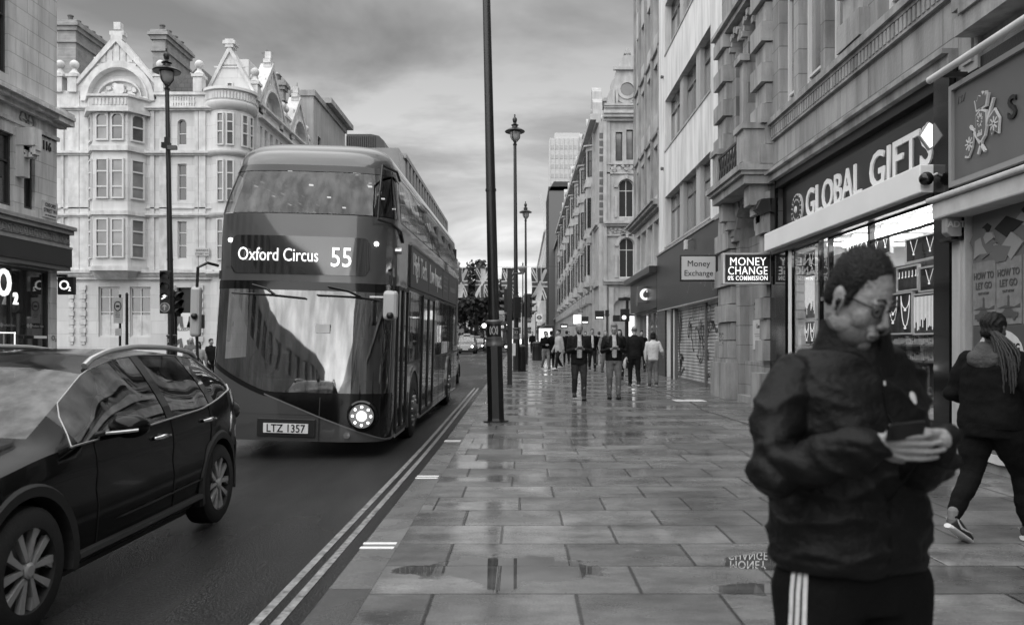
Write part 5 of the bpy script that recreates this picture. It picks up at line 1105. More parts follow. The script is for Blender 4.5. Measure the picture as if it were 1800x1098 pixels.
for q in range(8): mb.box(4.17, 4.25, 127 + q * 1.7, 127.15 + q * 1.7, 0, 25.6)
t.add('sheeting_rails', mb, M['dark_fascia'])
simple('office_building', 'pale gridded office block past the dark sheeted block', 4.1, 141, 215, 21.5, M['render_white'], (4.5, 8, 11.5, 15, 18), 2.6, 1.7, 2.3, fmm='frame_metal')
# tower and crane
t = T('tower_block', 'hazy pale tower with a flat roof standing high behind the street', 'building', (15, 300, 0)); mb = MB(); tx0, tx1 = PX(966, 300), PX(1022, 300); TZ = PZ(243, 300)
mb.fr = lambda u, v, w: (u, 300 - w, v)
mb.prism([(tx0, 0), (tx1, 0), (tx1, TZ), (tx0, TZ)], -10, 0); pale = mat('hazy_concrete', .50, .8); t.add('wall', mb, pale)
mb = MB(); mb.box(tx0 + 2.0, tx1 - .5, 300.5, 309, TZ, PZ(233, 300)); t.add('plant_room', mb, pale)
mb = MB(lambda u, v, w: (u, 300 - w, v)); z = 6
while z < TZ - 2: mb.box(tx0 + .3, tx1 - .3, z, z + 1.5, 0, .12); z += 3.6
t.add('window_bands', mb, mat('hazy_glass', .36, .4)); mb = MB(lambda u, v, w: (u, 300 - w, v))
x = tx0
while x < tx1: mb.box(x, x + .35, 0, TZ, .1, .35); x += 1.7
z = 4
while z < 55: mb.box(tx0 - 1.4, tx0, z, z + .25, -1, 2); mb.box(tx0 - 1.4, tx1, z, z + .15, .8, .95); z += 2.2
for x in (tx0 - 1.4, tx0 - .1, tx0 + 2.6, tx0 + 5.2): mb.box(x, x + .15, 0, 56, .8, .95)
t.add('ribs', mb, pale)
t = T('tower_crane', 'pale slanted lattice crane jib beside the hazy tower', 'crane', (8, 280, 0)); mb = MB()
A, B = Vector((PX(963, 280), 280, PZ(420, 280))), Vector((PX(950, 280), 280, PZ(341, 280)))
off = Vector((.5, 0, .2)); mb.tube(A - off, B - off * .4, .1, n=4); mb.tube(A + off * 2, B + off * .4, .1, n=4)
for i in range(14): f0, f1 = i / 14, (i + 1) / 14; mb.tube(A.lerp(B, f0) - off, A.lerp(B, f1) + off, .06, n=4)
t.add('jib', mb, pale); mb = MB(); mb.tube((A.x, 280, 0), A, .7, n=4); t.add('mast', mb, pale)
# street walls beside and behind the viewpoint (seen in the glass of the bus)
t = T('terrace_building', 'tall dark stone terrace on the near side, beyond the right edge of the picture', 'building', (9, -20, 0)); fr = RW(5.2); so = [(-50 + 3 * i, -48.4 + 3 * i, z, z + 2.3) for i in range(15) for z in (5, 8.6, 12.2)]
facade(t, fr, -52, -2.1, -.3, 17, so, M['stone_trim'], .3, 8)
for o in so[::1]: win(t, fr, *o, 1, (.5,))
# ============================================================ VEHICLES
mat('bus_red', .052, .30, coat=1.0, spec=.5); mat('car_black', .002, .14, coat=.18, spec=.16); mat('tyre', .018, .8, 30, .2, .2, 80); mat('alloy', .55, .3, metal=.45); mat('alloy_dark', .04, .4)
mat('cladding', .022, .6); mat('interior', .03, .8); mat('seat_cloth', .06, .9); mat('head_glass', .35, .1, metal=.6); mat('plate_white', .75, .4)
def wheel(t, x, y, z, r, w, side, kind='bus', dirx=1):
    """tyre (part) with rim (sub-part); outer face towards side"""
    xo = x + side * w / 2
    mb = MB(); prof = [(r * .66, -w / 2), (r * .9, -w / 2), (r * .985, -w * .40), (r, -w * .25), (r, w * .25), (r * .985, w * .40), (r * .9, w / 2), (r * .66, w / 2), (r * .64, w * .3), (r * .64, -w * .3), (r * .66, -w / 2)]
    mb.lathe((x, y, z), prof, 40, ax=0, caps=False); ty = t.add('wheel', mb, M['tyre'], smooth=True)
    mb = MB(); s = side
    if kind == 'bus':
        mb.m = 0; mb.lathe((xo - s * .05, y, z), [(r * .64, 0), (r * .62, s * .05), (r * .5, -s * .03), (r * .3, s * .04), (r * .16, s * .10), (.0, s * .11)], 30, ax=0); mb.m = 1
        for q in range(10): a = q * math.pi / 5; mb.tube((xo - s * .05, y + r * .42 * math.cos(a), z + r * .42 * math.sin(a)), (xo + s * .02, y + r * .42 * math.cos(a), z + r * .42 * math.sin(a)), .03, n=6)
        t.add('rim', mb, [M['mid_grey'], M['silver']], parent=ty, smooth=True)
    else:
        rr = r * .70
        mb.m = 1; mb.lathe((xo - s * .08, y, z), [(rr, 0), (rr * .2, -s * .01), (0, -s * .01)], 30, ax=0)
        mb.m = 0; mb.lathe((xo, y, z), [(rr * 1.0, -s * .06), (rr * 1.03, -s * .005), (rr * .95, s * .0), (rr * .93, -s * .05)], 40, ax=0, caps=False)
        f = lambda u, v, w: (xo - s * .012 + s * w, y + u, z + v)
        mb.fr = f
        for q in range(5):
            a = q * 2 * math.pi / 5 + .35
            for d in (-.17, .17):
                c0, c1 = (math.cos(a + d * .9), math.sin(a + d * .9)), (math.cos(a + d * 1.9), math.sin(a + d * 1.9)); n0 = (-math.sin(a), math.cos(a)); h = .013
                mb.prism([(c0[0] * rr * .2 - n0[0] * h, c0[1] * rr * .2 - n0[1] * h), (c1[0] * rr * .96 - n0[0] * h * 1.9, c1[1] * rr * .96 - n0[1] * h * 1.9), (c1[0] * rr * .96 + n0[0] * h * 1.9, c1[1] * rr * .96 + n0[1] * h * 1.9), (c0[0] * rr * .2 + n0[0] * h, c0[1] * rr * .2 + n0[1] * h)], -.03, .0)
            p = lambda rad, an: (rad * rr * math.cos(an), rad * rr * math.sin(an)); mb.prism([p(.5, a - .26), p(.94, a - .56), p(.94, a - .34), p(.6, a - .22)], -.035, -.004)
        mb.lathe((0, 0, 0), [(.045, -.03), (.045, .006), (.03, .012), (0, .012)], 16, ax=2); mb.fr = WORLD
        t.add('rim', mb, [M['alloy'], M['alloy_dark']], parent=ty)
    return ty
def make_bus():
    t = T('double_decker_bus', 'curved-front double-decker bus, route 55 to Oxford Circus, coming towards the viewer', 'bus', (0, 0, 0), local=True)
    D = .62; NE = 3.4
    def hw(z): return 1.26 if z < 3.25 else 1.26 - .13 * ((z - 3.25) / .85) ** 1.3
    def yf(z):
        if z < 2.4: return .0 + .20 * max(0, (z - .3) / 2.1) ** 1.3
        if z < 3.33: return .20 + .03 * (z - 2.4) / .93
        return .23 + .36 * ((z - 3.33) / .8) ** 1.25
    def P0(c, z):
        h = hw(z); y0 = yf(z)
        if abs(c) <= 1:
            a = c * math.pi / 2; sx = abs(math.sin(a)) ** (2 / NE); cy = abs(math.cos(a)) ** (2 / NE)
            return Vector(((1 if c > 0 else -1) * h * sx, y0 + D * (1 - cy), z))
        s = 1 if c > 0 else -1; f = (abs(c) - 1); ys = y0 + D
        return Vector((s * h, ys + (11.1 - ys) * f, z))
    def C(side, y, z=1.5): ys = yf(z) + D; return side * (1 + (y - ys) / (11.1 - ys))
    def P(c, z, off=0):
        p = P0(c, z)
        if off:
            e = .002; a = P0(c + e, z) - P0(c - e, z); b = P0(c, z + .01) - P0(c, z - .01); n = a.cross(b)
            if n.length > 1e-9: n.normalize(); p = p + n * off
        return tuple(p)
    def patch(name, c0, c1, z0, z1, off, m, nc=24, nz=6, parent=None, solidify=0):
        f0 = z0 if callable(z0) else (lambda c: z0); f1 = z1 if callable(z1) else (lambda c: z1)
        mb = MB(); vs = []
        for j in range(nz + 1):
            for i in range(nc + 1): c = c0 + (c1 - c0) * i / nc; a, b = f0(c), f1(c); vs.append(P(c, a + (b - a) * j / nz, off))
        mb.add(vs, [(j * (nc + 1) + i, j * (nc + 1) + i + 1, (j + 1) * (nc + 1) + i + 1, (j + 1) * (nc + 1) + i) for j in range(nz) for i in range(nc)])
        return t.add(name, mb, m, parent=parent, smooth=True)
    fc = [i / 24 for i in range(-24, 25)]
    ysR = [.85, 1.0, 1.5, 1.72, 1.8, 2.6, 3.45, 3.62, 4.5, 5.35, 5.55, 7, 7.6, 8.6, 9.6, 9.9, 10.3, 10.5, 11.1]
    cols = [(-1 - (y - .7) / 10.4) for y in reversed(ysR)] + fc + [(1 + (y - .7) / 10.4) for y in ysR]
    cols = sorted(set(round(c, 4) for c in cols)); cy = lambda c: .7 + (abs(c) - 1) * 10.4
    zs = [.24, .32, .6, .89, 1.1, 1.3, 1.7, 2.0, 2.38, 2.5, 2.8, 3.1, 3.36, 3.6, 3.8, 4.02, 4.10]
    def hole(c, z):
        if abs(c) <= .93: return .89 < z < 2.38 or 3.36 < z < 4.02
        if abs(c) < 1.015: return (3.36 < z < 4.02) if c < 0 else False
        y = cy(c)
        if 3.36 < z < 4.02 and .9 < y < 10.3: return True
        if c > 0:
            if .32 < z < 2.38 and (.85 < y < 1.72 or 3.62 < y < 5.35): return True
            return 1.3 < z < 2.38 and (1.8 < y < 3.45 or 5.55 < y < 9.9)
        return 1.3 < z < 2.38 and .9 < y < 9.9
    mb = MB(); n = len(cols); vs = [P(c, z) for z in zs for c in cols]; fs = []
    for j in range(len(zs) - 1):
        for i in range(n - 1):
            if not hole((cols[i] + cols[i + 1]) / 2, (zs[j] + zs[j + 1]) / 2): fs.append((j * n + i, j * n + i + 1, (j + 1) * n + i + 1, (j + 1) * n + i))
        fs.append((j * n + n - 1, j * n, (j + 1) * n, (j + 1) * n + n - 1))
    # roof
    b0 = len(vs); NQ = 9; zt = zs[-1]
    for q in range(NQ + 1):
        tt = math.pi / 2 * q / NQ; kx = math.cos(tt) ** .62; kz = math.sin(tt) ** .9
        for c in cols:
            p = P0(c, zt); fy = (1 - kx) * 1.9 * max(0, 1 - (p.y - .5) / 2.2); ry = -(1 - kx) * .5 if p.y > 10.5 else 0
            vs.append((p.x * kx, p.y + fy + ry, zt + .50 * kz))
    for q in range(NQ):
        for i in range(n):
            k = (i + 1) % n; fs.append((b0 + q * n + i, b0 + q * n + k, b0 + (q + 1) * n + k, b0 + (q + 1) * n + i))
    mb.add(vs, fs); mb.box(-1.2, 1.2, .35, 11, .25, .30)
    body = t.add('body', mb, M['bus_red'], smooth=True)
    fcc = lambda x, z=1.5: (1 if x > 0 else -1) * math.asin(min(1, (abs(x) / hw(z))) ** (NE / 2)) / (math.pi / 2)
    # windscreen with swept lower edge
    def sweep(c):
        x = P0(c, 1.0).x
        return .90 + .42 * max(0, (-.35 - x) / .9) ** 1.25 if x < -.35 else .90
    patch('windscreen', -.93, .93, sweep, 2.34, .004, M['bus_glass'], 40, 10)
    patch('screen_surround', -.93, .93, lambda c: sweep(c) - .07, sweep, .010, M['black_gloss'], 40, 2)
    patch('screen_surround', -.93, .93, 2.30, 2.42, .010, M['black_gloss'], 40, 2)
    patch('screen_pillar', .86, .94, .89, 2.34, .008, M['mid_grey'], 3, 6); patch('screen_pillar', -.945, -.90, 1.3, 2.34, .008, M['mid_grey'], 3, 6)
    # red lower corner on the offside and glossy black panel on the nearside, split by the rising sweep line
    patch('lower_panel', -.999, .2, .60, lambda c: sweep(c) - .06, .004, M['bus_red'], 30, 3)
    def diag(c):
        x = P0(c, .6).x
        return .88 - .29 * (x + .41) / .75 if x < .34 else .59 - .33 * (x - .34) / .92
    patch('black_panel', fcc(-.41), .999, lambda c: max(.28, diag(c)), .87, .008, M['black_gloss'], 40, 4)
    patch('panel_seam', fcc(-.41), .999, lambda c: max(.28, diag(c)) - .02, lambda c: max(.28, diag(c)), .012, M['mid_grey'], 40, 1)
    for x in (-.86, .35): patch('panel_seam', fcc(x), fcc(x + .014), .26, .84, .012, M['black_paint'], 1, 2)
    # destination display
    def rr(c): return 0
    mb = MB(); z0, z1 = 2.52, 3.05; NN = 40; rad = .10
    xs = [-1.0 + 1.94 * i / NN for i in range(NN + 1)]; vs = []
    def rz(x, top):
        d = min(x + 1.0, .94 - x); k = 0 if d > rad else rad - math.sqrt(max(0, rad * rad - (rad - d) ** 2)); return (z1 - k) if top else (z0 + k)
    for j in range(2):
        for x in xs: vs.append(P(fcc(x, 2.8), rz(x, j), .010))
    mb.add(vs, [(i, i + 1, NN + 2 + i, NN + 1 + i) for i in range(NN)]); ds = t.add('destination_display', mb, mat('display_glass', .012, .06, spec=.9, coat=1), smooth=True)
    def yfr(x, z): return P(fcc(x, z), z, .014)[1]
    t.text('Oxford Circus', .255, (-.87, yfr(.0, 2.7) - .012 - .0, 2.70), (1, 0, 0), (0, 0, 1), M['lit_white'], parent=ds, ext=.004, bold=.0, sx=.74, align='LEFT')
    t.text('55', .38, (.41, yfr(.6, 2.7) - .035, 2.64), (.995, .06, 0), (0, 0, 1), M['lit_white'], parent=ds, ext=.004, bold=.004, sx=.82, align='LEFT')
    # upper windscreen, side glass
    patch('upper_windscreen', -.93, .93, 3.37, 4.03, .004, M['bus_top_glass'], 40, 6)
    patch('screen_surround', -1.02, 1.02, 4.0, 4.10, .010, M['black_gloss'], 40, 2)
    for c in (-.80, .80, .93): patch('screen_pillar', c - .012, c + .012, 3.34, 4.02, .012, M['black_paint'], 2, 5)
    for s in (-1, 1):
        patch('upper_side_window', s * (1 + .01), C(s, 10.35, 3.7), 3.37, 4.02, .004, M['bus_side_glass'], 12, 4)
        patch('side_window', C(s, 1.75), C(s, 9.95), 1.28, 2.40, .004, M['bus_side_glass'], 12, 4) if s < 0 else None
    for a, b in ((1.78, 3.48), (5.52, 9.95)): patch('side_window', C(1, a), C(1, b), 1.28, 2.40, .004, M['bus_side_glass'], 6, 4)
    for a, b in ((.80, 1.74), (3.60, 5.37)):
        d = patch('door', C(1, a), C(1, b), .32, 2.40, .004, M['bus_side_glass'], 4, 4)
        mb = MB(); mid = (a + b) / 2
        for y in (a, mid - .03, mid + .03, b): mb.box(1.262, 1.285, y - .022, y + .022, .30, 2.42)
        mb.box(1.262, 1.28, a, b, .27, .34); mb.box(1.262, 1.28, a, b, 2.38, 2.43); t.add('door_frame', mb, M['black_paint'], parent=d)
    mb = MB()
    for y in (2.0, 6.9, 8.4): mb.box(1.262, 1.27, y, y + .03, 1.28, 2.40)
    mb.box(1.262, 1.268, 1.75, 11, 2.43, 2.46); mb.box(1.262, 1.268, 1.75, 3.5, 1.24, 1.28); mb.box(1.262, 1.268, 5.5, 11, 1.24, 1.28); t.add('window_trim', mb, M['black_paint'])
    mb = MB()
    for y in (6.0, 7.6, 9.2): mb.box(1.14, 1.19, y, y + .35, 3.84, 3.98)
    t.add('window_latch', mb, M['black_paint'])
    # skirt seams on the kerb side, small fittings
    mb = MB()
    for y in (3.5, 5.48, 6.6, 7.5, 10.2): mb.box(1.262, 1.266, y, y + .012, .28, 1.24)
    mb.box(1.262, 1.266, 5.5, 7.7, .95, .96); t.add('panel_seam', mb, M['black_paint'])
    mb = MB(); mb.box(1.262, 1.27, .75, 1.72, .22, .28); mb.box(1.262, 1.27, 3.4, 11.0, .22, .25); t.add('sill_trim', mb, M['silver'])
    # wheel arches and wheels
    for y in (2.55, 8.75):
        for s in (-1, 1):
            mb = MB(lambda u, v, w, s=s: (s * (1.258 + w), u, v)); n = 14
            pts = [(y + .60 * math.cos(math.pi * i / n), .50 + .62 * math.sin(math.pi * i / n)) for i in range(n + 1)]
            mb.prism(pts + [(y - .60, .22), (y + .60, .22)], 0, .010); ar = t.add('wheel_arch', mb, M['soot'])
            mb = MB(lambda u, v, w, s=s: (s * (1.258 + w), u, v))
            for i in range(n):
                a0, a1 = math.pi * i / n, math.pi * (i + 1) / n; q = lambda r_, a: (y + r_ * math.cos(a), .50 + (r_ + .02) * math.sin(a)); mb.prism([q(.60, a0), q(.67, a0), q(.67, a1), q(.60, a1)], 0, .03)
            t.add('arch_lip', mb, M['bus_red'], parent=ar)
            wheel(t, s * 1.14, y, .48, .48, .30, s, 'bus')
    # advertising panel
    mb = MB(); mb.box(1.262, 1.285, 1.9, 10.2, 2.50, 3.14); ad = t.add('advert_panel', mb, M['dark_fascia'])
    mb = MB(); mb.box(1.285, 1.292, 1.88, 10.22, 3.12, 3.16); mb.box(1.285, 1.292, 1.88, 10.22, 2.48, 2.52); mb.box(1.285, 1.292, 1.88, 1.92, 2.5, 3.14)
    for y in (4.2, 6.7, 8.1): mb.box(1.285, 1.29, y, y + .03, 2.5, 3.14)
    t.add('panel_frame', mb, M['mid_grey'], parent=ad)
    U, V = (0, 1, 0), (0, 0, 1)
    t.text('High Tech.', .50, (1.288, 2.1, 2.70), U, V, M['white_plain'], parent=ad, ext=.003, bold=.004, sx=.85, align='LEFT'); t.text('Low Impact.', .50, (1.288, 4.35, 2.70), U, V, M['white_plain'], parent=ad, ext=.003, bold=.004, sx=.85, align='LEFT')
    mb = MB()
    for k in range(4): mb.box(1.288, 1.291, 6.9, 7.8 - .1 * (k % 2), 2.98 - k * .10, 3.02 - k * .10)
    mb.box(1.288, 1.291, 8.3, 9.9, 2.74, 2.86); t.add('small_print', mb, M['grey_plain'], parent=ad)
    # lights
    c = (.86, .0, .60); y0 = yfr(.93, .6)
    mb = MB(); mb.m = 0; mb.lathe((.93, y0 - .01, .60), [(.215, .08), (.215, -.02), (.19, -.04), (.175, -.01), (.0, -.0)], 32, ax=1)
    hl = t.add('headlight', mb, M['black_gloss'], smooth=True)
    mb = MB(); mb.lathe((.93, y0 - .012, .60), [(.165, -.02), (.165, -.03), (0, -.032)], 30, ax=1); t.add('reflector', mb, M['grey_plain'], parent=hl)
    mb = MB()
    for q in range(8): a = q * math.pi / 4; mb.lathe((.93 + .125 * math.cos(a), y0 - .035, .60 + .125 * math.sin(a)), [(.016, 0), (.016, -.012), (0, -.014)], 8, ax=1)
    mb.lathe((.93, y0 - .035, .60), [(.065, 0), (.065, -.02), (0, -.03)], 20, ax=1); t.add('lamp', mb, M['lamp_lit'], parent=hl)
    for x, z, r in ((.74, .335, .045),):
        y0 = yfr(x, z); mb = MB(); mb.lathe((x, y0, z), [(r, .02), (r, -.02), (0, -.025)], 14, ax=1); t.add('fog_light', mb, M['head_glass'])
    for x, z in ((-1.02, 2.98), (1.02, 2.98)):
        y0 = yfr(x, z); mb = MB(); mb.lathe((x, y0, z), [(.03, .02), (.03, -.012), (0, -.02)], 10, ax=1); t.add('marker_light', mb, M['lamp_lit'])
    # number plate
    y0 = yfr(-.18, .42) - .004
    mb = MB(); mb.box(-.48, .31, y0 - .005, y0 + .05, .30, .54); hs = t.add('plate_recess', mb, M['dark_fascia'], bevel=.004)
    mb = MB(); mb.box(-.39, .22, y0 - .02, y0 - .005, .35, .48); t.add('number_plate', mb, M['plate_white'], parent=hs)
    t.text('LTZ 1357', .150, (-.085, y0 - .022, .365), (1, 0, 0), (0, 0, 1), M['black_paint'], parent=hs, ext=.002, bold=.003, sx=.88)
    # wipers
    for (x0, xm, x1, zz) in ((-.75, -.35, .42, 2.22), (.30, .85, 1.05, 2.22)):
        mb = MB(); mb.path([(x0 + .1, yfr(x0, 2.36) - .05, 2.36), ((x0 + xm) / 2 + .1, yfr(xm, 2.3) - .06, 2.31), (xm, yfr(xm, 2.24) - .05, 2.24)], .014, 6); mb.path([(xm - .6, yfr(xm - .6, 2.24) - .03, 2.24), (xm, yfr(xm, 2.22) - .035, 2.225), (min(1.1, xm + .45), yfr(min(1.1, xm + .45), 2.19) - .03, 2.19)], .012, 6)
        t.add('wiper', mb, M['black_paint'])
    mb = MB(); mb.path([(1.06, .18, 3.30), (1.07, .22, 3.7), (1.06, .42, 4.10)], .016, 6); mb.path([(1.06, .18, 3.30), (1.22, .42, 3.28), (1.28, .8, 3.22), (1.27, 1.1, 3.1)], .02, 6); mb.path([(1.06, .42, 4.10), (1.2, .8, 4.08), (1.19, 1.15, 4.02)], .02, 6)
    t.add('branch_deflector', mb, M['black_paint'])
    # mirrors
    mb = MB(); mb.path([(1.2, .35, 2.62), (1.30, .12, 2.62), (1.34, -.05, 2.5), (1.34, -.06, 1.95)], .018, 8); arm = t.add('mirror_arm', mb, M['black_paint'])
    mb = MB(); mb.box(1.20, 1.40, -.10, .02, 1.92, 2.32); t.add('mirror', mb, M['mirror_back'], bevel=.05)
    mb = MB(); mb.smooth = True; mb.ball((1.31, -.13, 1.98), .05, 10); t.add('mirror_joint', mb, M['black_paint'])
    mb = MB(); mb.path([(-1.2, .35, 2.62), (-1.27, .15, 2.64), (-1.33, -.02, 2.56), (-1.34, -.03, 1.9)], .02, 8); t.add('mirror_arm', mb, M['black_paint'])
    mb = MB(); mb.box(-1.42, -1.28, -.06, .06, 1.62, 2.3); t.add('mirror', mb, M['mirror_back'], bevel=.04)
    mb = MB(); mb.smooth = True; mb.ball((-1.34, -.08, 1.9), .045, 10); t.add('mirror_joint', mb, M['black_paint'])
    mb = MB(); mb.tube((1.2, .62, 2.92), (1.33, .62, 2.92), .045); t.add('side_camera', mb, M['silver'])
    # interior
    mb = MB(); mb.box(-1.2, 1.2, .5, 10.9, .32, .40); mb.box(-1.22, 1.22, .45, 10.9, 2.44, 2.56); mb.box(-1.2, 1.2, 10.7, 10.9, .4, 4.0); mb.box(-1.1, 1.1, .35, .5, .42, 1.05); mb.box(.2, .24, .9, 2.2, .4, 2.3) 
    mb.box(-1.1, 1.1, .55, .62, 2.56, 3.2); mb.box(-1.2, -.9, 1.6, 1.66, .4, 2.4); t.add('cabin', mb, M['interior'])
    mb = MB()
    for y in [1.6 + .85 * k for k in range(10)]:
        for x0 in (-1.12, .12):
            mb.box(x0, x0 + 1.0, y, y + .45, 2.56, 3.0); mb.box(x0, x0 + .47, y + .38, y + .46, 3.0, 3.5); mb.box(x0 + .53, x0 + 1.0, y + .38, y + .46, 3.0, 3.5)
            if y > 2.5: mb.box(x0, x0 + 1.0, y + .4, y + .48, .8, 1.55)
    t.add('seats', mb, M['seat_cloth'])
    mb = MB(); mb.path([(-.62 + .23 * math.cos(k * .45), .70 + .08 * math.sin(k * .45), 1.28 + .2 * math.sin(k * .45)) for k in range(15)], .016, 6); mb.tube((-.62, .72, 1.28), (-.62, .9, 1.0), .03); t.add('steering_wheel', mb, M['black_paint'])
    mb = MB()
    for k in range(7): mb.box(-.52, -.46, 1.2 + k * 1.2, 1.26 + k * 1.2, 4.14, 4.16); mb.box(.46, .52, 1.2 + k * 1.2, 1.26 + k * 1.2, 4.14, 4.16)
    mb.box(.1, .6, 1.6, 1.66, 2.40, 2.43); mb.box(.1, .6, 4.6, 4.66, 2.40, 2.43); t.add('ceiling_lamp', mb, M['dim_lamp'])
    mb = MB(); mb.box(1.263, 1.27, .86, .95, 1.25, 1.5); mb.m = 0; t.add('door_sticker', mb, M['grey_plain'])
    mb = MB(); mb.box(.25, .45, .10, .11, 1.72, 1.84); t.add('screen_sticker', mb, M['off_white'])
    # rear engine grille stripe, tail
    mb = MB(); mb.box(1.262, 1.27, 10.4, 10.9, 1.4, 3.2); t.add('rear_grille', mb, M['black_paint'])
    return t
bus = make_bus(); bus.o.location = (-3.14, 10.85, -.150); bus.o.rotation_euler = (R(.75), R(1.6), R(-.2))
bus.o['group'] = 'double-decker buses'
b2 = dup(bus.o, (-2.7, 86, gz(86) + ROADZ), 'distant double-decker bus facing the viewer, glimpsed between the lamp posts'); b2.rotation_euler = (0, 0, 0)

# ------------------------------------------------------------ cars by lofted half-sections
def lerpk(keys, x):
    if x <= keys[0][0]: return keys[0][1]
    for (a, va), (b, vb) in zip(keys[:-1], keys[1:]):
        if x <= b:
            f = (x - a) / (b - a); return va + (vb - va) * f
    return keys[-1][1]
def smoothkeys(keys, x, h=.07):
    return sum(lerpk(keys, x + d * h) * w_ for d, w_ in ((-1, .2), (-.5, .2), (0, .2), (.5, .2), (1, .2)))
def make_car(name, label, spec, group=None):
    t = T(name, label, spec.get('cat', 'car'), (0, 0, 0), local=True, group=group); Lc = spec['L']; paint = spec['paint']
    roof, belt, xs_, xr_, nose = spec['roof'], spec['belt'], spec['width'], spec['xroof'], spec.get('bottom', [(0, .22)])
    W0 = spec['W'] / 2
    def ring(y):
        zr = smoothkeys(roof, y); zb = min(smoothkeys(belt, y), zr - .01); wd = W0 * smoothkeys(xs_, y, .04); xr = smoothkeys(xr_, y); zb0 = smoothkeys(nose, y, .03)
        zb = max(zb, zb0 + .05); zr = max(zr, zb + .01); xr = min(xr, wd * .985)
        hgt = zb - zb0
        pts = [(wd * .93, zb0), (wd * .975, zb0 + hgt * .10), (wd * .99, zb0 + hgt * .28), (wd, zb0 + hgt * .45), (wd * .985, zb0 + hgt * .60), (wd * .995, zb0 + hgt * .74), (wd * .99, zb0 + hgt * .86), (wd * .965, zb)]
        xb = wd * .965; n = 5
        for i in range(1, n + 1):
            f = i / n; pts.append((xb + (xr - xb) * (f ** 1.25), zb + (zr - .05 * min(1, (zr - zb) / .3) - zb) * f))
        ze = pts[-1][1]
        for f in (.12, .3, .55, .8, 1.0):
            pts.append((xr * (1 - f), ze + (zr - ze) * (1 - (1 - f) ** 2.6)))
        return pts
    NB, NG = 7, 12   # belt index, roof edge index
    st = [i * Lc / 88 for i in range(89)]; rings = [ring(y) for y in st]; J = len(rings[0])
    ya, yb = spec['screen']; da, db = spec['doors']; ra, rb = spec['rear']
    def is_glass(i, j):
        y = (st[i] + st[i + 1]) / 2
        if NB <= j < NG and da <= y <= db:
            zr = rings[i][NG][1]; return zr - rings[i][NB][1] > .10
        if j >= NG and ya <= y <= yb: return True
        if j >= NG and ra <= y <= rb: return True
        return False
    mb = MB(); V = lambda i, j, s: (s * rings[i][j][0], st[i], rings[i][j][1]); gl = MB(); gs = MB(); gr = MB()
    for s in (-1, 1):
        for i in range(len(st) - 1):
            for j in range(J - 1):
                q = [V(i, j, s), V(i + 1, j, s), V(i + 1, j + 1, s), V(i, j + 1, s)]
                if is_glass(i, j): (gl if j < NG else gs if st[i] < Lc / 2 else gr).add(q, [(0, 1, 2, 3)])
                else: mb.add(q, [(0, 1, 2, 3)])
            mb.add([V(i, 0, s), V(i + 1, 0, s), (0, st[i + 1], rings[i + 1][0][1]), (0, st[i], rings[i][0][1])], [(0, 1, 2, 3)])
    for i in (0, len(st) - 1):
        mb.add([V(i, j, 1) for j in range(J)] + [V(i, j, -1) for j in range(J - 1, -1, -1)], [tuple(range(2 * J))])
    def clean(m_):
        me = bpy.data.meshes.new('x'); 
        return m_
    body = t.add('body', mb, paint, smooth=False)
    for g_, nm, mt_ in ((gl, 'side_window', M['car_glass']), (gs, 'windscreen', spec.get('screenmat', M['car_screen'])), (gr, 'rear_screen', M['car_glass'])):
        if g_.v: gg = t.add(nm, g_, mt_); weld(gg)
    weld(body)
    # wheel arch cut
    cut = []
    for y in spec['wheels']:
        bm = bmesh.new(); bmesh.ops.create_cone(bm, cap_ends=True, segments=40, radius1=spec['r'] + .065, radius2=spec['r'] + .065, depth=4); me = bpy.data.meshes.new('c'); 
        bmesh.ops.rotate(bm, matrix=Matrix.Rotation(R(90), 3, 'Y'), verts=bm.verts); bmesh.ops.translate(bm, vec=(0, y, spec['r'] + .0), verts=bm.verts); bm.to_mesh(me); bm.free()
        c = bpy.data.objects.new('c', me); col.objects.link(c); cut.append(c)
        md = body.modifiers.new('b', 'BOOLEAN'); md.object = c; md.operation = 'DIFFERENCE'; md.solver = 'EXACT'
    dg = bpy.context.evaluated_depsgraph_get(); me = bpy.data.meshes.new_from_object(body.evaluated_get(dg))
    body.modifiers.clear(); body.data = me
    for p in me.polygons: p.use_smooth = True
    try: me.set_sharp_from_angle(angle=R(38))
    except Exception: pass
    for c in cut: bpy.data.objects.remove(c)
    t.rings = rings; t.st = st; t.NB = NB; t.NG = NG; t.ring = ring; t.body = body
    for y in spec['wheels']:
        for s in (-1, 1):
            wheel(t, s * (W0 - .125), y, spec['r'], spec['r'], .215, s, 'car')
            mb = MB(); n = 26; r0, r1 = spec['r'] + .05, spec['r'] + spec.get('clad', .11)
            rg = []
            for i in range(n + 1):
                a_ = -.25 + (math.pi + .5) * i / n; row = []
                for rr_, o_ in ((r0, -.10), (r0, .014), (r1 - .02, .018), (r1, -.004), (r1, -.06)):
                    yy = y + rr_ * math.cos(a_); row.append((s * (W0 * lerpk(xs_, min(Lc - .02, max(.02, yy))) * .99 + o_), yy, spec['r'] + rr_ * math.sin(a_)))
                rg.append(row)
            mb.loft(rg)
            t.add('wheel_arch_trim', mb, M['cladding'])
    mb = MB(); mb.box(-W0 * .86, W0 * .86, spec['wheels'][0] + .45, spec['wheels'][1] - .45, .17, .34); mb.box(-W0 * .62, W0 * .62, .4, Lc - .35, .2, .75); mb.box(-W0 * .78, W0 * .78, 1.25, 1.5, .5, .93)  # wide low block is an underbody added to deepen the shade beneath
    for x in (-.38, .38):
        for y in (2.1, 3.0): mb.box(x - .25, x + .25, y - .3, y + .15, .35, .62); mb.box(x - .25, x + .25, y + .12, y + .25, .6, 1.18); mb.box(x - .13, x + .13, y + .15, y + .25, 1.2, 1.36)
    t.add('cabin', mb, M['interior'])
    return t
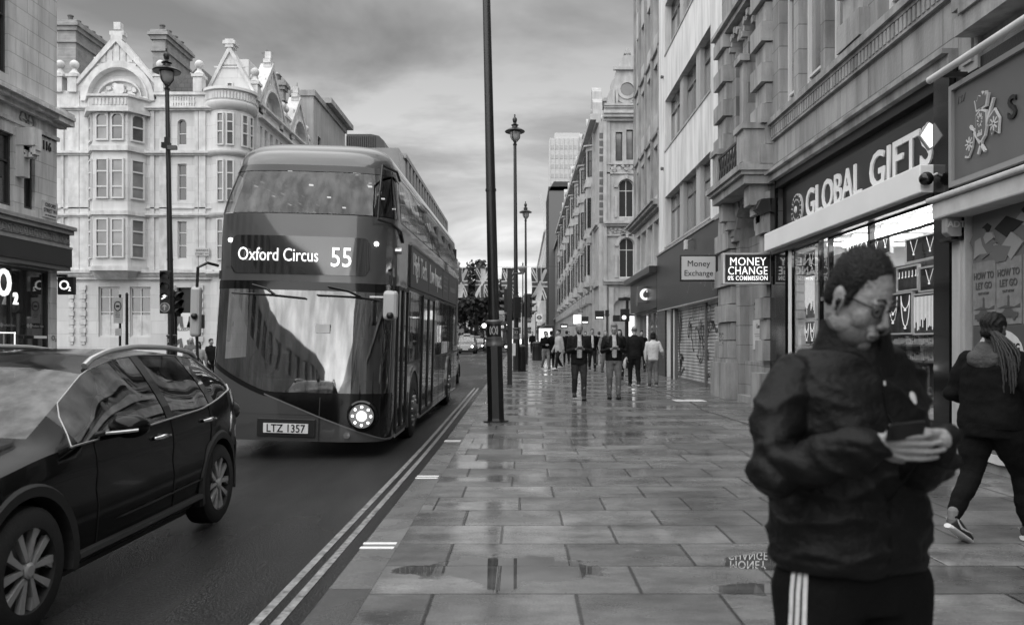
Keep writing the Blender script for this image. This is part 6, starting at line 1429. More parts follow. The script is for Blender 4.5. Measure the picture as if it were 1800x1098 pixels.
def weld(o):
    bm = bmesh.new(); bm.from_mesh(o.data); bmesh.ops.remove_doubles(bm, verts=bm.verts, dist=.0006); bmesh.ops.recalc_face_normals(bm, faces=bm.faces)
    for f in bm.faces: f.smooth = True
    bm.to_mesh(o.data); bm.free()
suv = dict(L=4.36, W=1.86, r=.345, wheels=(.88, 3.58), paint=M['car_black'], screen=(1.12, 1.90), doors=(1.38, 3.92), rear=(3.98, 4.24), clad=.125,
    roof=[(0, .62), (.10, .80), (.25, .88), (.7, .95), (1.05, 1.00), (1.2, 1.07), (1.55, 1.26), (1.9, 1.43), (2.3, 1.51), (2.7, 1.535), (3.3, 1.525), (3.75, 1.49), (3.98, 1.44), (4.13, 1.28), (4.25, 1.08), (4.31, .88), (4.36, .60)],
    belt=[(0, .55), (.12, .72), (.3, .82), (1.0, .93), (1.3, .96), (2.2, .985), (3.2, 1.03), (3.6, 1.09), (3.9, 1.16), (4.1, 1.10), (4.25, .92), (4.36, .55)],
    width=[(0, .62), (.08, .78), (.25, .90), (.6, .975), (1.1, .985), (2.2, 1.0), (3.4, 1.0), (3.9, .97), (4.15, .92), (4.28, .85), (4.36, .72)],
    xroof=[(0, .5), (.3, .70), (1.0, .74), (1.3, .70), (1.9, .62), (2.4, .61), (3.6, .60), (4.0, .60), (4.2, .64), (4.36, .55)],
    bottom=[(0, .30), (.3, .22), (4.0, .24), (4.2, .32), (4.36, .42)])
car = make_car('parked_car', 'glossy black compact SUV with silver roof rail and alloy wheels, cut by left edge', suv)
# trims for the SUV: roof rail, chrome window line, handles, mirror, sill, door seams, screen wiper
def onside(y, j, s=1, off=0): r = car.ring(y); return (s * (r[j][0] + off), y, r[j][1])
for s in (1, -1):
    mb = MB(); pts = [onside(1.98 + i * .085, 13, s, .0) for i in range(23)]; pts = [(p[0] + s * .05, p[1], p[2] + .01 + .040 * math.sin(math.pi * min(1, max(0, (i / 22)))) ** .25) for i, p in enumerate(pts)]
    mb.path(pts, .022, 8); car.add('roof_rail', mb, M['silver'], smooth=True)
    mb = MB(); mb.path([onside(1.30 + i * .08, 7, s, .006) for i in range(33)] + [onside(3.93 - .0, 8, s, .006)], .007, 6)
    up = [onside(1.30, 7, s, .006), onside(1.36, 9, s, .008)] + [onside(1.36 + i * .085, 11 if i < 2 else 12, s, .004) for i in range(1, 29)] + [onside(3.9, 9, s, .006), onside(3.95, 7, s, .006)]
    mb.path(up, .0042, 6); car.add('window_line', mb, M['silver'], smooth=True)
    for y in (2.62, 3.42):
        mb = MB()
        for j in range(7, 12): a, b = onside(y - .06, j, s, .005), onside(y + .05, j, s, .005); c, d = onside(y + .05, j + 1, s, .005), onside(y - .06, j + 1, s, .005); mb.quad(a, b, c, d)
        car.add('door_pillar', mb, M['black_gloss'])
    for y in (1.55, 2.62, 3.35):
        mb = MB(); mb.path([onside(y, j, s, .003) for j in range(1, 8)], .0035, 4); car.add('door_seam', mb, M['black_fabric'])
    for y in (2.40, 3.28):
        p = onside(y, 6, s, .035); mb = MB(); mb.path([(p[0] - s * .03, y - .10, p[2]), (p[0], y - .07, p[2] + .005), (p[0] + s * .004, y, p[2] + .01), (p[0], y + .07, p[2] + .005), (p[0] - s * .03, y + .10, p[2])], [.012, .017, .018, .017, .012], 8)
        h = car.add('door_handle', mb, M['chrome'], smooth=True)
        p = onside(y, 6, s, .004); mb = MB(); mb.smooth = True; mb.ball((p[0] - s * .01, y, p[2] - .005), .055, 10, (.2, 1, .7)); car.add('handle_cup', mb, M['black_gloss'], parent=h)
    p = onside(1.62, 7, s, 0); mb = MB(); mb.smooth = True
    mb.ball((p[0] + s * .20, 1.60, p[2] + .085), .13, 18, (1.0, .62, .60)); mb.smooth = False; mb.tube((p[0] - s * .02, 1.62, p[2] + .015), (p[0] + s * .13, 1.60, p[2] + .05), .03, .035); mr_ = car.add('wing_mirror', mb, M['car_black'])
    mb = MB(); mb.path([(p[0] + s * (.09 + .2 * k / 6), 1.535 - .02 * math.sin(k / 6 * 3.1), p[2] + .045 + .02 * k / 6) for k in range(7)], .011, 6); car.add('indicator', mb, M['head_glass'], parent=mr_)
    mb = MB(); mb.path([onside(1.33 + i * .1, 1, s, .012) for i in range(19)], .03, 6); car.add('sill_cladding', mb, M['cladding'])
    mb = MB(); mb.path([onside(1.75 + i * .09, 2, s, .010) for i in range(17)], [.004] + [.010] * 15 + [.004], 6); car.add('side_crease', mb, M['car_black'], smooth=True)
    mb = MB(); mb.smooth = True; a = onside(4.12, 6, s, -.02); mb.ball((a[0] - s * .03, 4.16, a[2] - .02), .12, 12, (.6, 1.0, .7)); car.add('tail_light', mb, M['head_glass'] if False else M['dark_fascia'])
    mb = MB(); mb.smooth = True; a = onside(.28, 6, s, -.03); mb.ball((a[0] - s * .05, .30, a[2] - .02), .16, 12, (.7, 1.3, .5)); car.add('headlight', mb, M['head_glass'])
    mb = MB(); p = onside(1.98, 9, s, -.09); mb.path([(p[0] - s * .02, 1.62 + .0, 1.0), (p[0], 1.75, 1.18), (p[0] - s * .02, 2.0, 1.26)], .004, 4); car.add('window_reflection_strip', mb, M['interior']) if False else None
mb = MB(); mb.path([(.55, 1.12, 1.035), (.1, 1.16, 1.06), (-.35, 1.2, 1.09)], .010, 5); mb.path([(-.3, 1.10, 1.03), (-.4, 1.3, 1.12), (-.5, 1.5, 1.2)], .006, 5); car.add('wiper', mb, M['black_paint'])
mb = MB(); mb.box(-.04, .04, 3.78, 3.95, 1.455, 1.50); car.add('roof_aerial', mb, M['car_black'], bevel=.01)
mb = MB(); mb.smooth = True; mb.ball((.30, 1.75, 1.30), .07, 10, (1, .3, .4)); car.add('rear_view_mirror', mb, M['interior'])
car.o.location = (-3.57, 3.43, ROADZ + .005)
# black cabs and other traffic
cab = dict(L=4.58, W=1.78, r=.34, wheels=(.82, 3.6), paint=mat('cab_black', .015, .25, coat=1), screen=(1.35, 1.72), doors=(1.55, 4.0), rear=(4.05, 4.35), clad=.05, cat='taxi', screenmat=M['car_glass'],
    roof=[(0, .55), (.08, .82), (.3, .92), (.9, .99), (1.3, 1.05), (1.5, 1.30), (1.75, 1.62), (2.1, 1.76), (3.0, 1.80), (3.8, 1.72), (4.05, 1.60), (4.3, 1.20), (4.45, 1.0), (4.58, .60)],
    belt=[(0, .5), (.1, .76), (.3, .84), (1.2, .98), (4.0, 1.02), (4.35, .95), (4.58, .5)], width=[(0, .8), (.15, .93), (.5, .98), (4.0, 1), (4.4, .93), (4.58, .8)],
    xroof=[(0, .45), (.3, .62), (1.3, .72), (1.9, .66), (3.9, .66), (4.4, .6), (4.58, .5)], bottom=[(0, .26), (4.58, .3)])
c1 = make_car('black_cab', 'rounded black London taxi coming down the far end of the road', cab, group='taxis on the road')
for s in (-1, 1):
    mb = MB(); mb.lathe((s * .62, .03, .68), [(.10, .04), (.10, -.02), (0, -.03)], 14, ax=1); c1.add('headlight', mb, M['lamp_lit'] if s > 0 else M['head_glass'])
mb = MB(); mb.box(-.42, .42, -.01, .05, .50, .82); c1.add('grille', mb, M['silver'], bevel=.02)
mb = MB(); mb.box(-.26, .26, -.03, -.01, .36, .47); c1.add('number_plate', mb, M['plate_white'])
mb = MB(); mb.box(-.3, .3, 1.9, 2.05, 1.74, 1.86); c1.add('roof_sign', mb, M['off_white'], bevel=.02)
mb = MB(); mb.box(-.8, .8, -.04, .05, .28, .38); c1.add('bumper', mb, M['cladding'])
c1.o.location = (-5.15, 72, gz(72) + ROADZ)
dup(c1.o, (-3.10, 24.3, gz(24.5) + ROADZ), 'vehicle following close behind the bus, only its kerb side and wheel showing')
dup(c1.o, (-8.0, 84, gz(84) + ROADZ), 'farthest black taxi, half hidden behind the nearer far taxi')
dup(c1.o, (-5.4, 95, gz(95) + ROADZ), 'small dark taxi in the distance beyond the other two')
# ============================================================ STREET FURNITURE
def lamp_post(name, label, x, y, hgt, px_top=None, lean=0.0, base_z=None, lantern=True):
    z0 = (gz(y) if base_z is None else base_z); t = T(name, label, 'lamp post', (0, 0, 0), local=True, group='tall lamp posts')
    mb = MB(); mb.lathe((0, 0, 0), [(.24, 0), (.24, .02)], 8); mb.lathe((0, 0, .0), [(.165, .02), (.155, .06), (.15, 1.32), (.145, 1.34)], 8); t.add('base_box', mb, M['cast_iron'])
    mb = MB(); mb.lathe((0, 0, 1.34), [(.16, 0), (.165, .03), (.15, .06), (.14, .10), (.15, .14), (.15, .15), (.125, .16), (.125, .40), (.15, .41), (.155, .44), (.14, .46), (.12, .47)], 20); cl = t.add('collar', mb, M['grey_plain'] if False else mat('old_metal', .13, .45, 6, .3, metal=.4), smooth=True)
    mb = MB(); mb.lathe((0, 0, 1.34), [(.128, .17), (.128, .39)], 20); t.add('band', mb, M['black_paint'], parent=cl, smooth=True)
    mb = MB()   # looped monogram on the band
    pts = []
    for k in range(49):
        a = k / 48 * 2 * math.pi; u = .075 * math.sin(a); v = .065 * math.sin(2 * a + .0) * 1.0; pts.append((u, v))
    P3 = lambda u, v: (.137 * math.sin(u / .13), -.137 * math.cos(u / .13), 1.34 + .28 + v)
    mb.path([P3(u * .9, .07 * math.cos(a3)) for (u, _), a3 in zip(pts, [k / 48 * 6 * math.pi for k in range(49)])], .006, 5); t.add('monogram', mb, M['off_white'], parent=cl)
    mb = MB(); mb.lathe((0, 0, 0), [(.098, 1.79), (.092, 3.2), (.078, 5.5), (.062, hgt - 1.0), (.055, hgt - .95)], 20); mb.lathe((0, 0, 4.1), [(.098, 0), (.098, .04)], 16); t.add('pole', mb, M['cast_iron'], smooth=True)
    if lantern:
        mb = MB(); zz = hgt - 1.0; mb.lathe((0, 0, zz), [(.075, 0), (.09, .05), (.05, .1), (.06, .16)], 12)
        for a in (0, R(120), R(240)): mb.path([(.05 * math.cos(a), .05 * math.sin(a), zz + .12), (.2 * math.cos(a), .2 * math.sin(a), zz + .3), (.21 * math.cos(a), .21 * math.sin(a), zz + .58)], .018, 6)
        mb.lathe((0, 0, zz + .58), [(.40, -.03), (.42, .0), (.34, .06), (.22, .12), (.12, .15), (.11, .22), (.16, .26), (.10, .30), (.06, .36), (.08, .40), (.10, .50), (.07, .56), (.03, .60), (.03, .70), (.0, .72)], 20)
        ln = t.add('lantern', mb, M['cast_iron'], smooth=True)
        mb = MB(); mb.lathe((0, 0, zz + .18), [(.06, 0), (.14, .06), (.20, .18), (.22, .36)], 16); t.add('glass_bowl', mb, mat('lantern_glass', .35, .15, spec=.6), parent=ln, smooth=True)
    t.o.location = (x, y, z0); t.o.rotation_euler = (0, -lean, 0); return t
LP = lamp_post('lamp_post', 'nearest black lamp post rising out of the picture, monogram band on its collar', PX(872, 14.2), 14.2, 10.3, lean=R(1.3))
lamp_post('lamp_post', 'second black lamp post along the pavement, single lantern standing highest in the sky', PX(908, 33), 33, 10.35, lean=R(.4))
lamp_post('lamp_post', 'third and thinner-looking lamp post on the pavement, its lantern lower in the sky', PX(925, 52), 52, 9.9, lean=R(.25))
lamp_post('lamp_post', 'farthest lamp post, tiny above the pavement beside the hanging flags', PX(919, 92), 92, 9.9)
LL = lamp_post('lamp_post', 'lamp post across the street before the white ornate building, carrying a camera', PX(303, 24.6), 24.6, 10.35, lean=R(1.0), base_z=-.12)
c = T('cctv_camera', 'small camera cluster clamped to the lamp post before the white building', 'camera', (PX(297, 24.6), 24.6, 7.4))
x0, z0 = PX(297, 24.6), PZ(258, 24.6)
mb = MB(); mb.box(x0 - .13, x0 + .12, 24.35, 24.5, z0 - .08, z0 + .08); mb.box(x0 - .06, x0 + .08, 24.4, 24.5, z0 + .08, z0 + .25); c.add('clamp', mb, M['black_paint']); mb = MB(); mb.box(x0 + .1, x0 + .36, 24.25, 24.38, z0 - .16, z0 - .04); mb.tube((x0 + .05, 24.4, z0 - .02), (x0 + .2, 24.3, z0 - .08), .03); c.add('housing', mb, M['mid_grey'])
# lights: traffic signal heads
def signal_head(t, x, y, z, n, face, lit=None, w=.30, pitch=.31, arrow=False, hood=.2, roundsign=False):
    """face: unit vector (fx, fy) the lamps look along"""
    fx, fy = face; rx, ry = -fy, fx; F = lambda u, v, w_: (x + rx * u + fx * w_, y + ry * u + fy * w_, v)
    tot = pitch * (n + (1 if roundsign else 0)) + .06
    mb = MB(F); mb.box(-w / 2, w / 2, z - tot / 2, z + tot / 2, -.14, .02); hd = t.add('signal_head', mb, M['black_paint'], bevel=.015)
    for i in range(n):
        zc_ = z + tot / 2 - .03 - pitch * (i + .5)
        mb = MB(F); mb.lathe((0, zc_, .02), [(.105, 0), (.105, .012), (0, .02)], 18)
        t.add('lamp', mb, (M['lit_white'] if lit == i and not arrow else M['dark_fascia']), parent=hd)
        mb = MB(F); k = 14; rg = [[( .12 * math.cos(a), zc_ + .12 * math.sin(a), .02), (.125 * math.cos(a), zc_ + .125 * math.sin(a), .02 + hood * (.35 + .65 * max(0, math.sin(a))))] for a in [R(-30) + R(240) * q / k for q in range(k + 1)]]
        for p, q in zip(rg[:-1], rg[1:]): mb.quad(p[0], p[1], q[1], q[0])
        t.add('hood', mb, M['black_paint'], parent=hd)
        if lit == i and arrow:
            mb = MB(F); mb.prism([(.0, zc_ + .08), (.08, zc_ + .02), (.03, zc_ + .02), (.03, zc_ - .02), (-.08, zc_ - .08), (-.10, zc_ - .05), (-.03, zc_ - .0), (-.03, zc_ + .02), (-.08, zc_ + .02)], .042, .05); t.add('lit_arrow', mb, M['lit_white'], parent=hd)
    if roundsign:
        zc_ = z - tot / 2 + .03 + pitch * .5; mb = MB(F); mb.m = 0; mb.lathe((0, zc_, .02), [(.145, 0), (.145, .02), (0, .02)], 26); mb.m = 1; mb.lathe((0, zc_, .04), [(.128, 0), (.128, .004), (0, .004)], 26); mb.m = 0
        mb.prism([(-.018, zc_ - .09), (.018, zc_ - .09), (.018, zc_ + .03), (.055, zc_ + .0), (.055, zc_ + .035), (0, zc_ + .1), (-.055, zc_ + .035), (-.055, zc_ + .0), (-.018, zc_ + .03)], .044, .052); t.add('ahead_only_sign', mb, [M['off_white'], M['mid_grey']])
    return hd
zl = -.14
t = T('traffic_signal', 'four-part traffic signal with lit arrow and round ahead-only sign by the far lamp post', 'traffic light', (PX(290, 24.2), 24.2, -.12), group='traffic signals')
x = PX(290, 24.2); signal_head(t, x, 24.2, PZ(513, 24.2), 3, (.15, -1), lit=2, arrow=True, roundsign=True)
mb = MB(); mb.tube((x + .12, 24.35, -.12), (x + .12, 24.35, PZ(477, 24.2)), .055); t.add('pole', mb, M['black_paint'])
t = T('traffic_signal', 'side-facing traffic signal right of the far lamp post, hoods pointing at the bus', 'traffic light', (PX(314, 24.8), 24.8, -.12), group='traffic signals')
x = PX(311, 24.9); signal_head(t, x, 24.9, PZ(534, 24.9), 3, (.85, -.5), hood=.26, w=.28, pitch=.24); mb = MB(); mb.tube((x - .1, 25.05, -.12), (x - .1, 25.05, PZ(515, 24.9)), .045); t.add('pole', mb, M['black_paint'])
t = T('pedestrian_signal', 'small pedestrian signal on a slanted post beside the bus mirror', 'traffic light', (PX(345, 26), 26, -.12), group='traffic signals')
x = PX(352, 26); hd = None
mb = MB(); mb.tube((PX(347, 26), 26.1, -.12), (PX(342, 26), 26.1, PZ(540, 26)), .05); t.add('pole', mb, M['black_paint'])
mb = MB(); mb.box(x - .13, x + .13, 25.85, 26.05, PZ(577, 26), PZ(553, 26)); hd = t.add('signal_head', mb, M['black_paint'], bevel=.01)
mb = MB(lambda u, v, w: (x + u, 25.84 - w, PZ(560, 26) + v)); mb.prism([(-.03, -.09), (.03, -.09), (.05, .0), (.03, .05), (-.03, .05), (-.05, 0)], 0, .01); mb.ball((0, .08, .0), .03, 8); t.add('lit_figure', mb, M['lit_white'], parent=hd)
mb = MB(); mb.lathe((x, 25.85, PZ(572, 26)), [(.08, 0), (.09, -.12)], 12, ax=1, caps=False); t.add('hood', mb, M['black_paint'], parent=hd)
# road sign and post
t = T('road_sign', 'white rectangular road sign with ringed symbol on a thin post by the phone shop', 'road sign', (PX(209, 23.5), 23.5, -.12)); x = PX(208, 23.5); Yz = lambda p: PZ(p, 23.5)
mb = MB(); mb.tube((x + .02, 23.56, -.12), (x + .02, 23.56, Yz(517)), .035); t.add('pole', mb, M['black_paint'])
mb = MB(); mb.box(x - .13, x + .13, 23.47, 23.50, Yz(568), Yz(523)); pl = t.add('plate', mb, M['off_white']); mb = MB(); mb.box(x - .08, x + .1, 23.47, 23.5, Yz(590), Yz(577)); t.add('lower_plate', mb, M['off_white'])
mb = MB(lambda u, v, w: (x + u, 23.465 - w, Yz(538) + v))
for i in range(20): a0, a1 = i * R(18), (i + 1) * R(18); mb.prism([(.085 * math.cos(a0), .12 * math.sin(a0)), (.11 * math.cos(a0), .15 * math.sin(a0)), (.11 * math.cos(a1), .15 * math.sin(a1)), (.085 * math.cos(a1), .12 * math.sin(a1))], 0, .005)
mb.box(-.05, .05, -.03, .03, 0, .005); mb.box(-.06, .06, -.20, -.19, 0, .005); mb.box(-.07, .07, -.26, -.245, 0, .005); mb.box(-.06, .06, -.32, -.305, 0, .005); t.add('symbol', mb, M['black_paint'], parent=pl)
mb = MB(); x = PX(223, 25); mb.tube((x, 25, -.12), (x, 25, PZ(517, 25)), .045, n=10); mb.lathe((x, 25, PZ(517, 25)), [(.05, 0), (.02, .05)], 8); solo('bollard_post', 'plain black post right of the white road sign', 'post', mb, M['black_paint'], (x, 25, -.12))
# near kerb-side posts and signals
t = T('camera_post', 'plain dark square post just past the nearest lamp post', 'post', (PX(895, 24.4), 24.4, gz(24.4))); x = PX(896, 24.4)
mb = MB(); mb.box(x - .075, x + .075, 24.33, 24.48, gz(24.4) - .02, PZ(473, 24.4)); mb.box(x - .08, x + .08, 24.32, 24.49, PZ(474, 24.4), PZ(472, 24.4)); t.add('post', mb, M['black_paint'], bevel=.008)
t = T('camera_pole', 'slim pole whose curved arm holds a square dome camera above the signals', 'camera', (PX(899, 32.4), 32.4, gz(32.4))); x = PX(898, 32.4); zt = PZ(481, 32.4)
mb = MB(); mb.tube((x, 32.4, gz(32)), (x, 32.4, zt - .25), .05); mb.path([(x, 32.4, zt - .3), (x + .02, 32.4, zt - .1), (x + .12, 32.4, zt), (PX(918, 32.4), 32.4, zt + .02)], .04, 8); t.add('pole', mb, M['black_paint'])
x = PX(918.5, 32.4); mb = MB(); mb.lathe((x, 32.4, zt - .02), [(.05, 0), (.12, .12), (.19, .2), (.21, .26), (.17, .32), (.05, .34)], 8); t.add('camera_housing', mb, M['grey_plain'])
t = T('traffic_signal', 'traffic signal in profile left of the second lamp post, hoods pointing at the road', 'traffic light', (PX(886, 32.6), 32.6, gz(32.6)), group='traffic signals')
x = PX(889, 32.6); signal_head(t, x, 32.6, PZ(528, 32.6), 3, (-.9, .35), hood=.26, pitch=.30, w=.3); mb = MB(); mb.tube((x + .16, 32.7, gz(32)), (x + .16, 32.7, PZ(508, 32.6)), .05); t.add('pole', mb, M['black_paint'])
t = T('traffic_signal', 'traffic signal low against the second lamp post, seen from behind', 'traffic light', (PX(908, 32.3), 32.3, gz(32.3)), group='traffic signals')
signal_head(t, PX(908, 32.2), 32.2, PZ(540, 32.2), 3, (-.3, .95), hood=.22, pitch=.26); mb = MB(); mb.box(PX(904, 32.2), PX(912, 32.2), 32.3, 32.36, PZ(532, 32), PZ(518, 32)); t.add('backing', mb, M['black_paint'])
t = T('traffic_signal', 'traffic signal on the right of the pole group, hoods pointing at the pavement side', 'traffic light', (PX(924, 41), 41, gz(41)), group='traffic signals')
x = PX(924, 40.5); mb = MB(); mb.tube((x, 40.6, gz(40.5)), (x, 40.6, PZ(516, 40.5)), .08); mb.tube((x, 40.6, gz(40.5)), (x, 40.6, gz(40.5) + .9), .11); t.add('pole', mb, M['black_paint'])
signal_head(t, PX(933, 40.4), 40.4, PZ(537, 40.4), 3, (.92, -.3), hood=.32, pitch=.38, w=.38)
signal_head(t, PX(921.5, 41), 41, PZ(545, 41), 2, (-.2, .95), hood=.2)
t = T('traffic_signal', 'pedestrian signal with one bright lamp hanging near the phone shop corner', 'traffic light', (PX(1103, 36), 36, gz(36)), group='traffic signals')
x = PX(1103, 36); mb = MB(); mb.tube((x, 36.1, gz(36)), (x, 36.1, PZ(525, 36)), .07); mb.box(x - .4, x + .12, 36.0, 36.2, PZ(528, 36), PZ(523, 36)); t.add('pole', mb, M['black_paint'])
mb = MB(); xx = PX(1098, 36); mb.box(xx - .2, xx + .2, 35.8, 36.0, PZ(565, 36), PZ(543, 36)); mb.box(PX(1077, 36), PX(1089, 36), 35.8, 36.0, PZ(565, 36), PZ(554, 36)); hd = t.add('signal_head', mb, M['black_paint'], bevel=.01)
mb = MB(); mb.lathe((PX(1096, 36), 35.8, PZ(558, 36)), [(.10, 0), (.10, -.03), (0, -.05)], 14, ax=1); t.add('lamp', mb, M['lit_white'], parent=hd)
# bins
for i, (px_, y, lab) in enumerate(((916, 33.3, 'dark litter bin with a domed top at the foot of the second lamp post'), (945, 46.5, 'wide dark litter bin before the lit advertising panel'))):
    w_ = .20 if i == 0 else .32; t = T('litter_bin', lab, 'litter bin', (PX(px_, y), y, gz(y)), group='litter bins'); x = PX(px_, y); z = gz(y)
    mb = MB(); mb.lathe((x, y, z), [(w_, 0), (w_ * 1.02, .05), (w_ * 1.02, .75), (w_ * 1.08, .78), (w_ * 1.08, .82)], 20); t.add('drum', mb, M['black_paint'], smooth=True)
    mb = MB(); mb.lathe((x, y, z + .82), [(w_ * .9, 0), (w_ * .9, .16)], 16, caps=False); mb.lathe((x, y, z + .98), [(w_ * 1.08, 0), (w_ * 1.08, .04), (w_ * .6, .12), (0, .13)], 20); t.add('hood', mb, M['cast_iron'], smooth=True)
x, y = PX(902, 32.5), 32.5; mb = MB(); mb.box(x - .15, x + .10, 32.3, 32.32, PZ(625, 32.3), PZ(603, 32.3)); solo('taped_notice', 'pale notice strapped low on the second lamp post', 'notice', mb, M['off_white'], (x, 32.3, 1))
# advertising screen, bus stop
t = T('advertising_screen', 'freestanding advertising screen with a glowing picture in a black frame beyond the bins', 'advertising screen', (PX(959, 50), 50, gz(50))); xa, xb = PX(944, 50), PX(974, 50); z = gz(50)
mb = MB(); mb.box(xa, xb, 50, 50.22, z, PZ(572, 50)); t.add('cabinet', mb, M['black_paint'], bevel=.02); mb = MB(); mb.box(xa + .12, xb - .12, 49.98, 50, z + .45, PZ(577, 50)); sc_ = t.add('screen', mb, mat('screen_glow', .5, .3, 3, .5, emit=.62)); mb = MB(lambda u, v, w: (u, 49.975 - w, v))
mb.prism([(xa + .6, z + .5), (xa + .75, z + .5), (xa + .72, z + 1.5), (xa + .68, z + 1.9), (xa + .64, z + 1.5)], 0, .01); mb.prism([(xa + .15, z + 1.9), (xa + .7, z + 2.1), (xa + .75, z + 2.15), (xa + .15, z + 2.0)], 0, .01); mb.prism([(xa + .12, z + .45), (xa + .5, z + .45), (xa + .4, z + .9), (xa + .12, z + 1.1)], 0, .01); t.add('picture_shapes', mb, M['mid_grey'], parent=sc_)
t = T('bus_stop_flag', 'bus stop post with a roundel sign above the advertising screen', 'bus stop', (PX(948, 51), 51, gz(51))); x = PX(948, 51)
mb = MB(); mb.tube((PX(942, 51), 51.1, gz(51)), (PX(942, 51), 51.1, PZ(550, 51)), .045); t.add('pole', mb, M['mid_grey']); mb = MB(); mb.box(x - .22, x + .2, 50.95, 51.0, PZ(565, 51), PZ(552, 51)); pl = t.add('plate', mb, M['white_plain'])
mb = MB(lambda u, v, w: (x + u, 50.945 - w, PZ(558, 51) + v))
for i in range(20): a0, a1 = i * R(18), (i + 1) * R(18); mb.prism([(.09 * math.cos(a0), .09 * math.sin(a0)), (.14 * math.cos(a0), .14 * math.sin(a0)), (.14 * math.cos(a1), .14 * math.sin(a1)), (.09 * math.cos(a1), .09 * math.sin(a1))], 0, .005)
mb.box(-.17, .17, -.025, .025, 0, .008); t.add('roundel', mb, M['black_paint'], parent=pl)
# far shop signs under the ornate building
for i, (a, b, c_, d, lit, lab) in enumerate(((1046, 1062, 546, 561, 1, 'black hanging sign with a white lit strip, nearest along the ornate building'), (1022, 1035, 556, 569, 1, 'smaller black hanging sign with a lit strip, middle of the far row'), (985, 998, 569, 576, 0, 'dark low hanging sign far along the ornate building'), (1008, 1022, 553, 569, 2, 'bright white projecting sign over the heads by the ornate building'), (1008, 1016, 545, 552, 3, 'tiny pale projecting sign above the bright white one'))):
    y = (50, 58, 72, 66, 64)[i]; s = T('hanging_sign', lab, 'sign', ((PX(a, y) + PX(b, y)) / 2, y, PZ(d, y)), group='projecting shop signs')
    mb = MB(); mb.box(PX(a, y), PX(b, y), y, y + .12, PZ(d, y), PZ(c_, y)); s.add('sign_box', mb, (M['black_paint'], M['black_paint'], M['black_paint'], M['lit_white'], M['grey_plain'])[i])
    if lit == 1 or lit == 0: mb = MB(); e = (b - a) * .12; mb.box(PX(a + e, y), PX(b - e, y), y - .02, y, PZ(d - 1.5, y), PZ(d - (4 if lit else 4), y)); s.add('lit_strip', mb, M['lit_white'])
    mb = MB(); mb.box(PX(b, y), 5.5, y + .04, y + .08, PZ((c_ + d) / 2, y), PZ((c_ + d) / 2, y) + .05); s.add('bracket', mb, M['black_paint'])
mb = MB(); x, y = PX(1067, 45), 45; mb.tube((x, y, gz(y)), (x, y, PZ(548, y)), .05); mb.box(x - .1, x + .1, y - .1, y + .05, PZ(556, y), PZ(545, y)); solo('bollard_post', 'thin black post in the crowd before the ornate building', 'post', mb, M['black_paint'], (x, y, gz(y)))
# flags on wires
def flag(px, y, lab, w_=1.18, h_=2.45, zt=None, sway=.0):
    x = PX(px, y); zt = PZ(471, y) if zt is None else zt
    t = T('flag', lab, 'flag', (x, y, zt - h_), group='Union flags hung across the street')
    nx, nz_ = 10, 16; f = lambda u, v: (x + u + .10 * math.sin(v * 2.1 + px) * (v / h_), y + .10 * math.sin(u * 4 + v * 1.5 + px), zt - v)
    mb = MB(); vs = [f(-w_ / 2 + w_ * i / nx, h_ * j / nz_) for j in range(nz_ + 1) for i in range(nx + 1)]; mb.add(vs, [(j * (nx + 1) + i, j * (nx + 1) + i + 1, (j + 1) * (nx + 1) + i + 1, (j + 1) * (nx + 1) + i) for j in range(nz_) for i in range(nx)])
    cl = t.add('cloth', mb, mat('flag_blue', .045, .8), smooth=True)
    def stripe(p, q, wd, m, o, nm):
        mb = MB(); dx, dy = q[0] - p[0], q[1] - p[1]; l_ = math.hypot(dx, dy); nx_, ny_ = -dy / l_ * wd / 2, dx / l_ * wd / 2; n = 12; vs = []
        for i in range(n + 1):
            a, b = p[0] + dx * i / n, p[1] + dy * i / n
            for s in (-1, 1):
                u, v = max(-w_ / 2, min(w_ / 2, a + nx_ * s)), max(0, min(h_, b + ny_ * s)); P = f(u, v); vs.append((P[0], P[1] - o, P[2]))
        mb.add(vs, [(2 * i, 2 * i + 2, 2 * i + 3, 2 * i + 1) for i in range(n)]); t.add(nm, mb, m, parent=cl)
    wh, rd = M['off_white'], mat('flag_red', .075, .8)
    for k in (-1, 1): stripe((k * w_ / 2, 0), (-k * w_ / 2, h_), .24, wh, .006, 'white_stripe'); stripe((k * w_ / 2, 0), (-k * w_ / 2, h_), .08, rd, .009, 'red_stripe')
    stripe((0, 0), (0, h_), .42, wh, .012, 'white_stripe'); stripe((-w_ / 2, h_ / 2), (w_ / 2, h_ / 2), .42, wh, .014, 'white_stripe')
    stripe((0, 0), (0, h_), .25, rd, .017, 'red_stripe'); stripe((-w_ / 2, h_ / 2), (w_ / 2, h_ / 2), .25, rd, .019, 'red_stripe')
    mb = MB(); mb.tube((x - w_ / 2, y, zt), (x + w_ / 2, y, zt), .025); t.add('rod', mb, M['black_paint'])
flag(947.5, 60, 'Union flag nearest the ornate street front, right of all the poles'); flag(895, 64, 'Union flag mostly hidden behind the second lamp post and square post'); flag(849, 66, 'Union flag left of the nearest lamp post against the tree'); flag(809, 66, 'Union flag half hidden behind the rear of the bus')
mb = MB(); mb.tube((-13, 66.5, PZ(470, 66)), (5.4, 63, PZ(470, 62) + .2), .012, n=5); solo('span_wire', 'thin wire across the street that carries the flags', 'wire', mb, M['black_paint'])
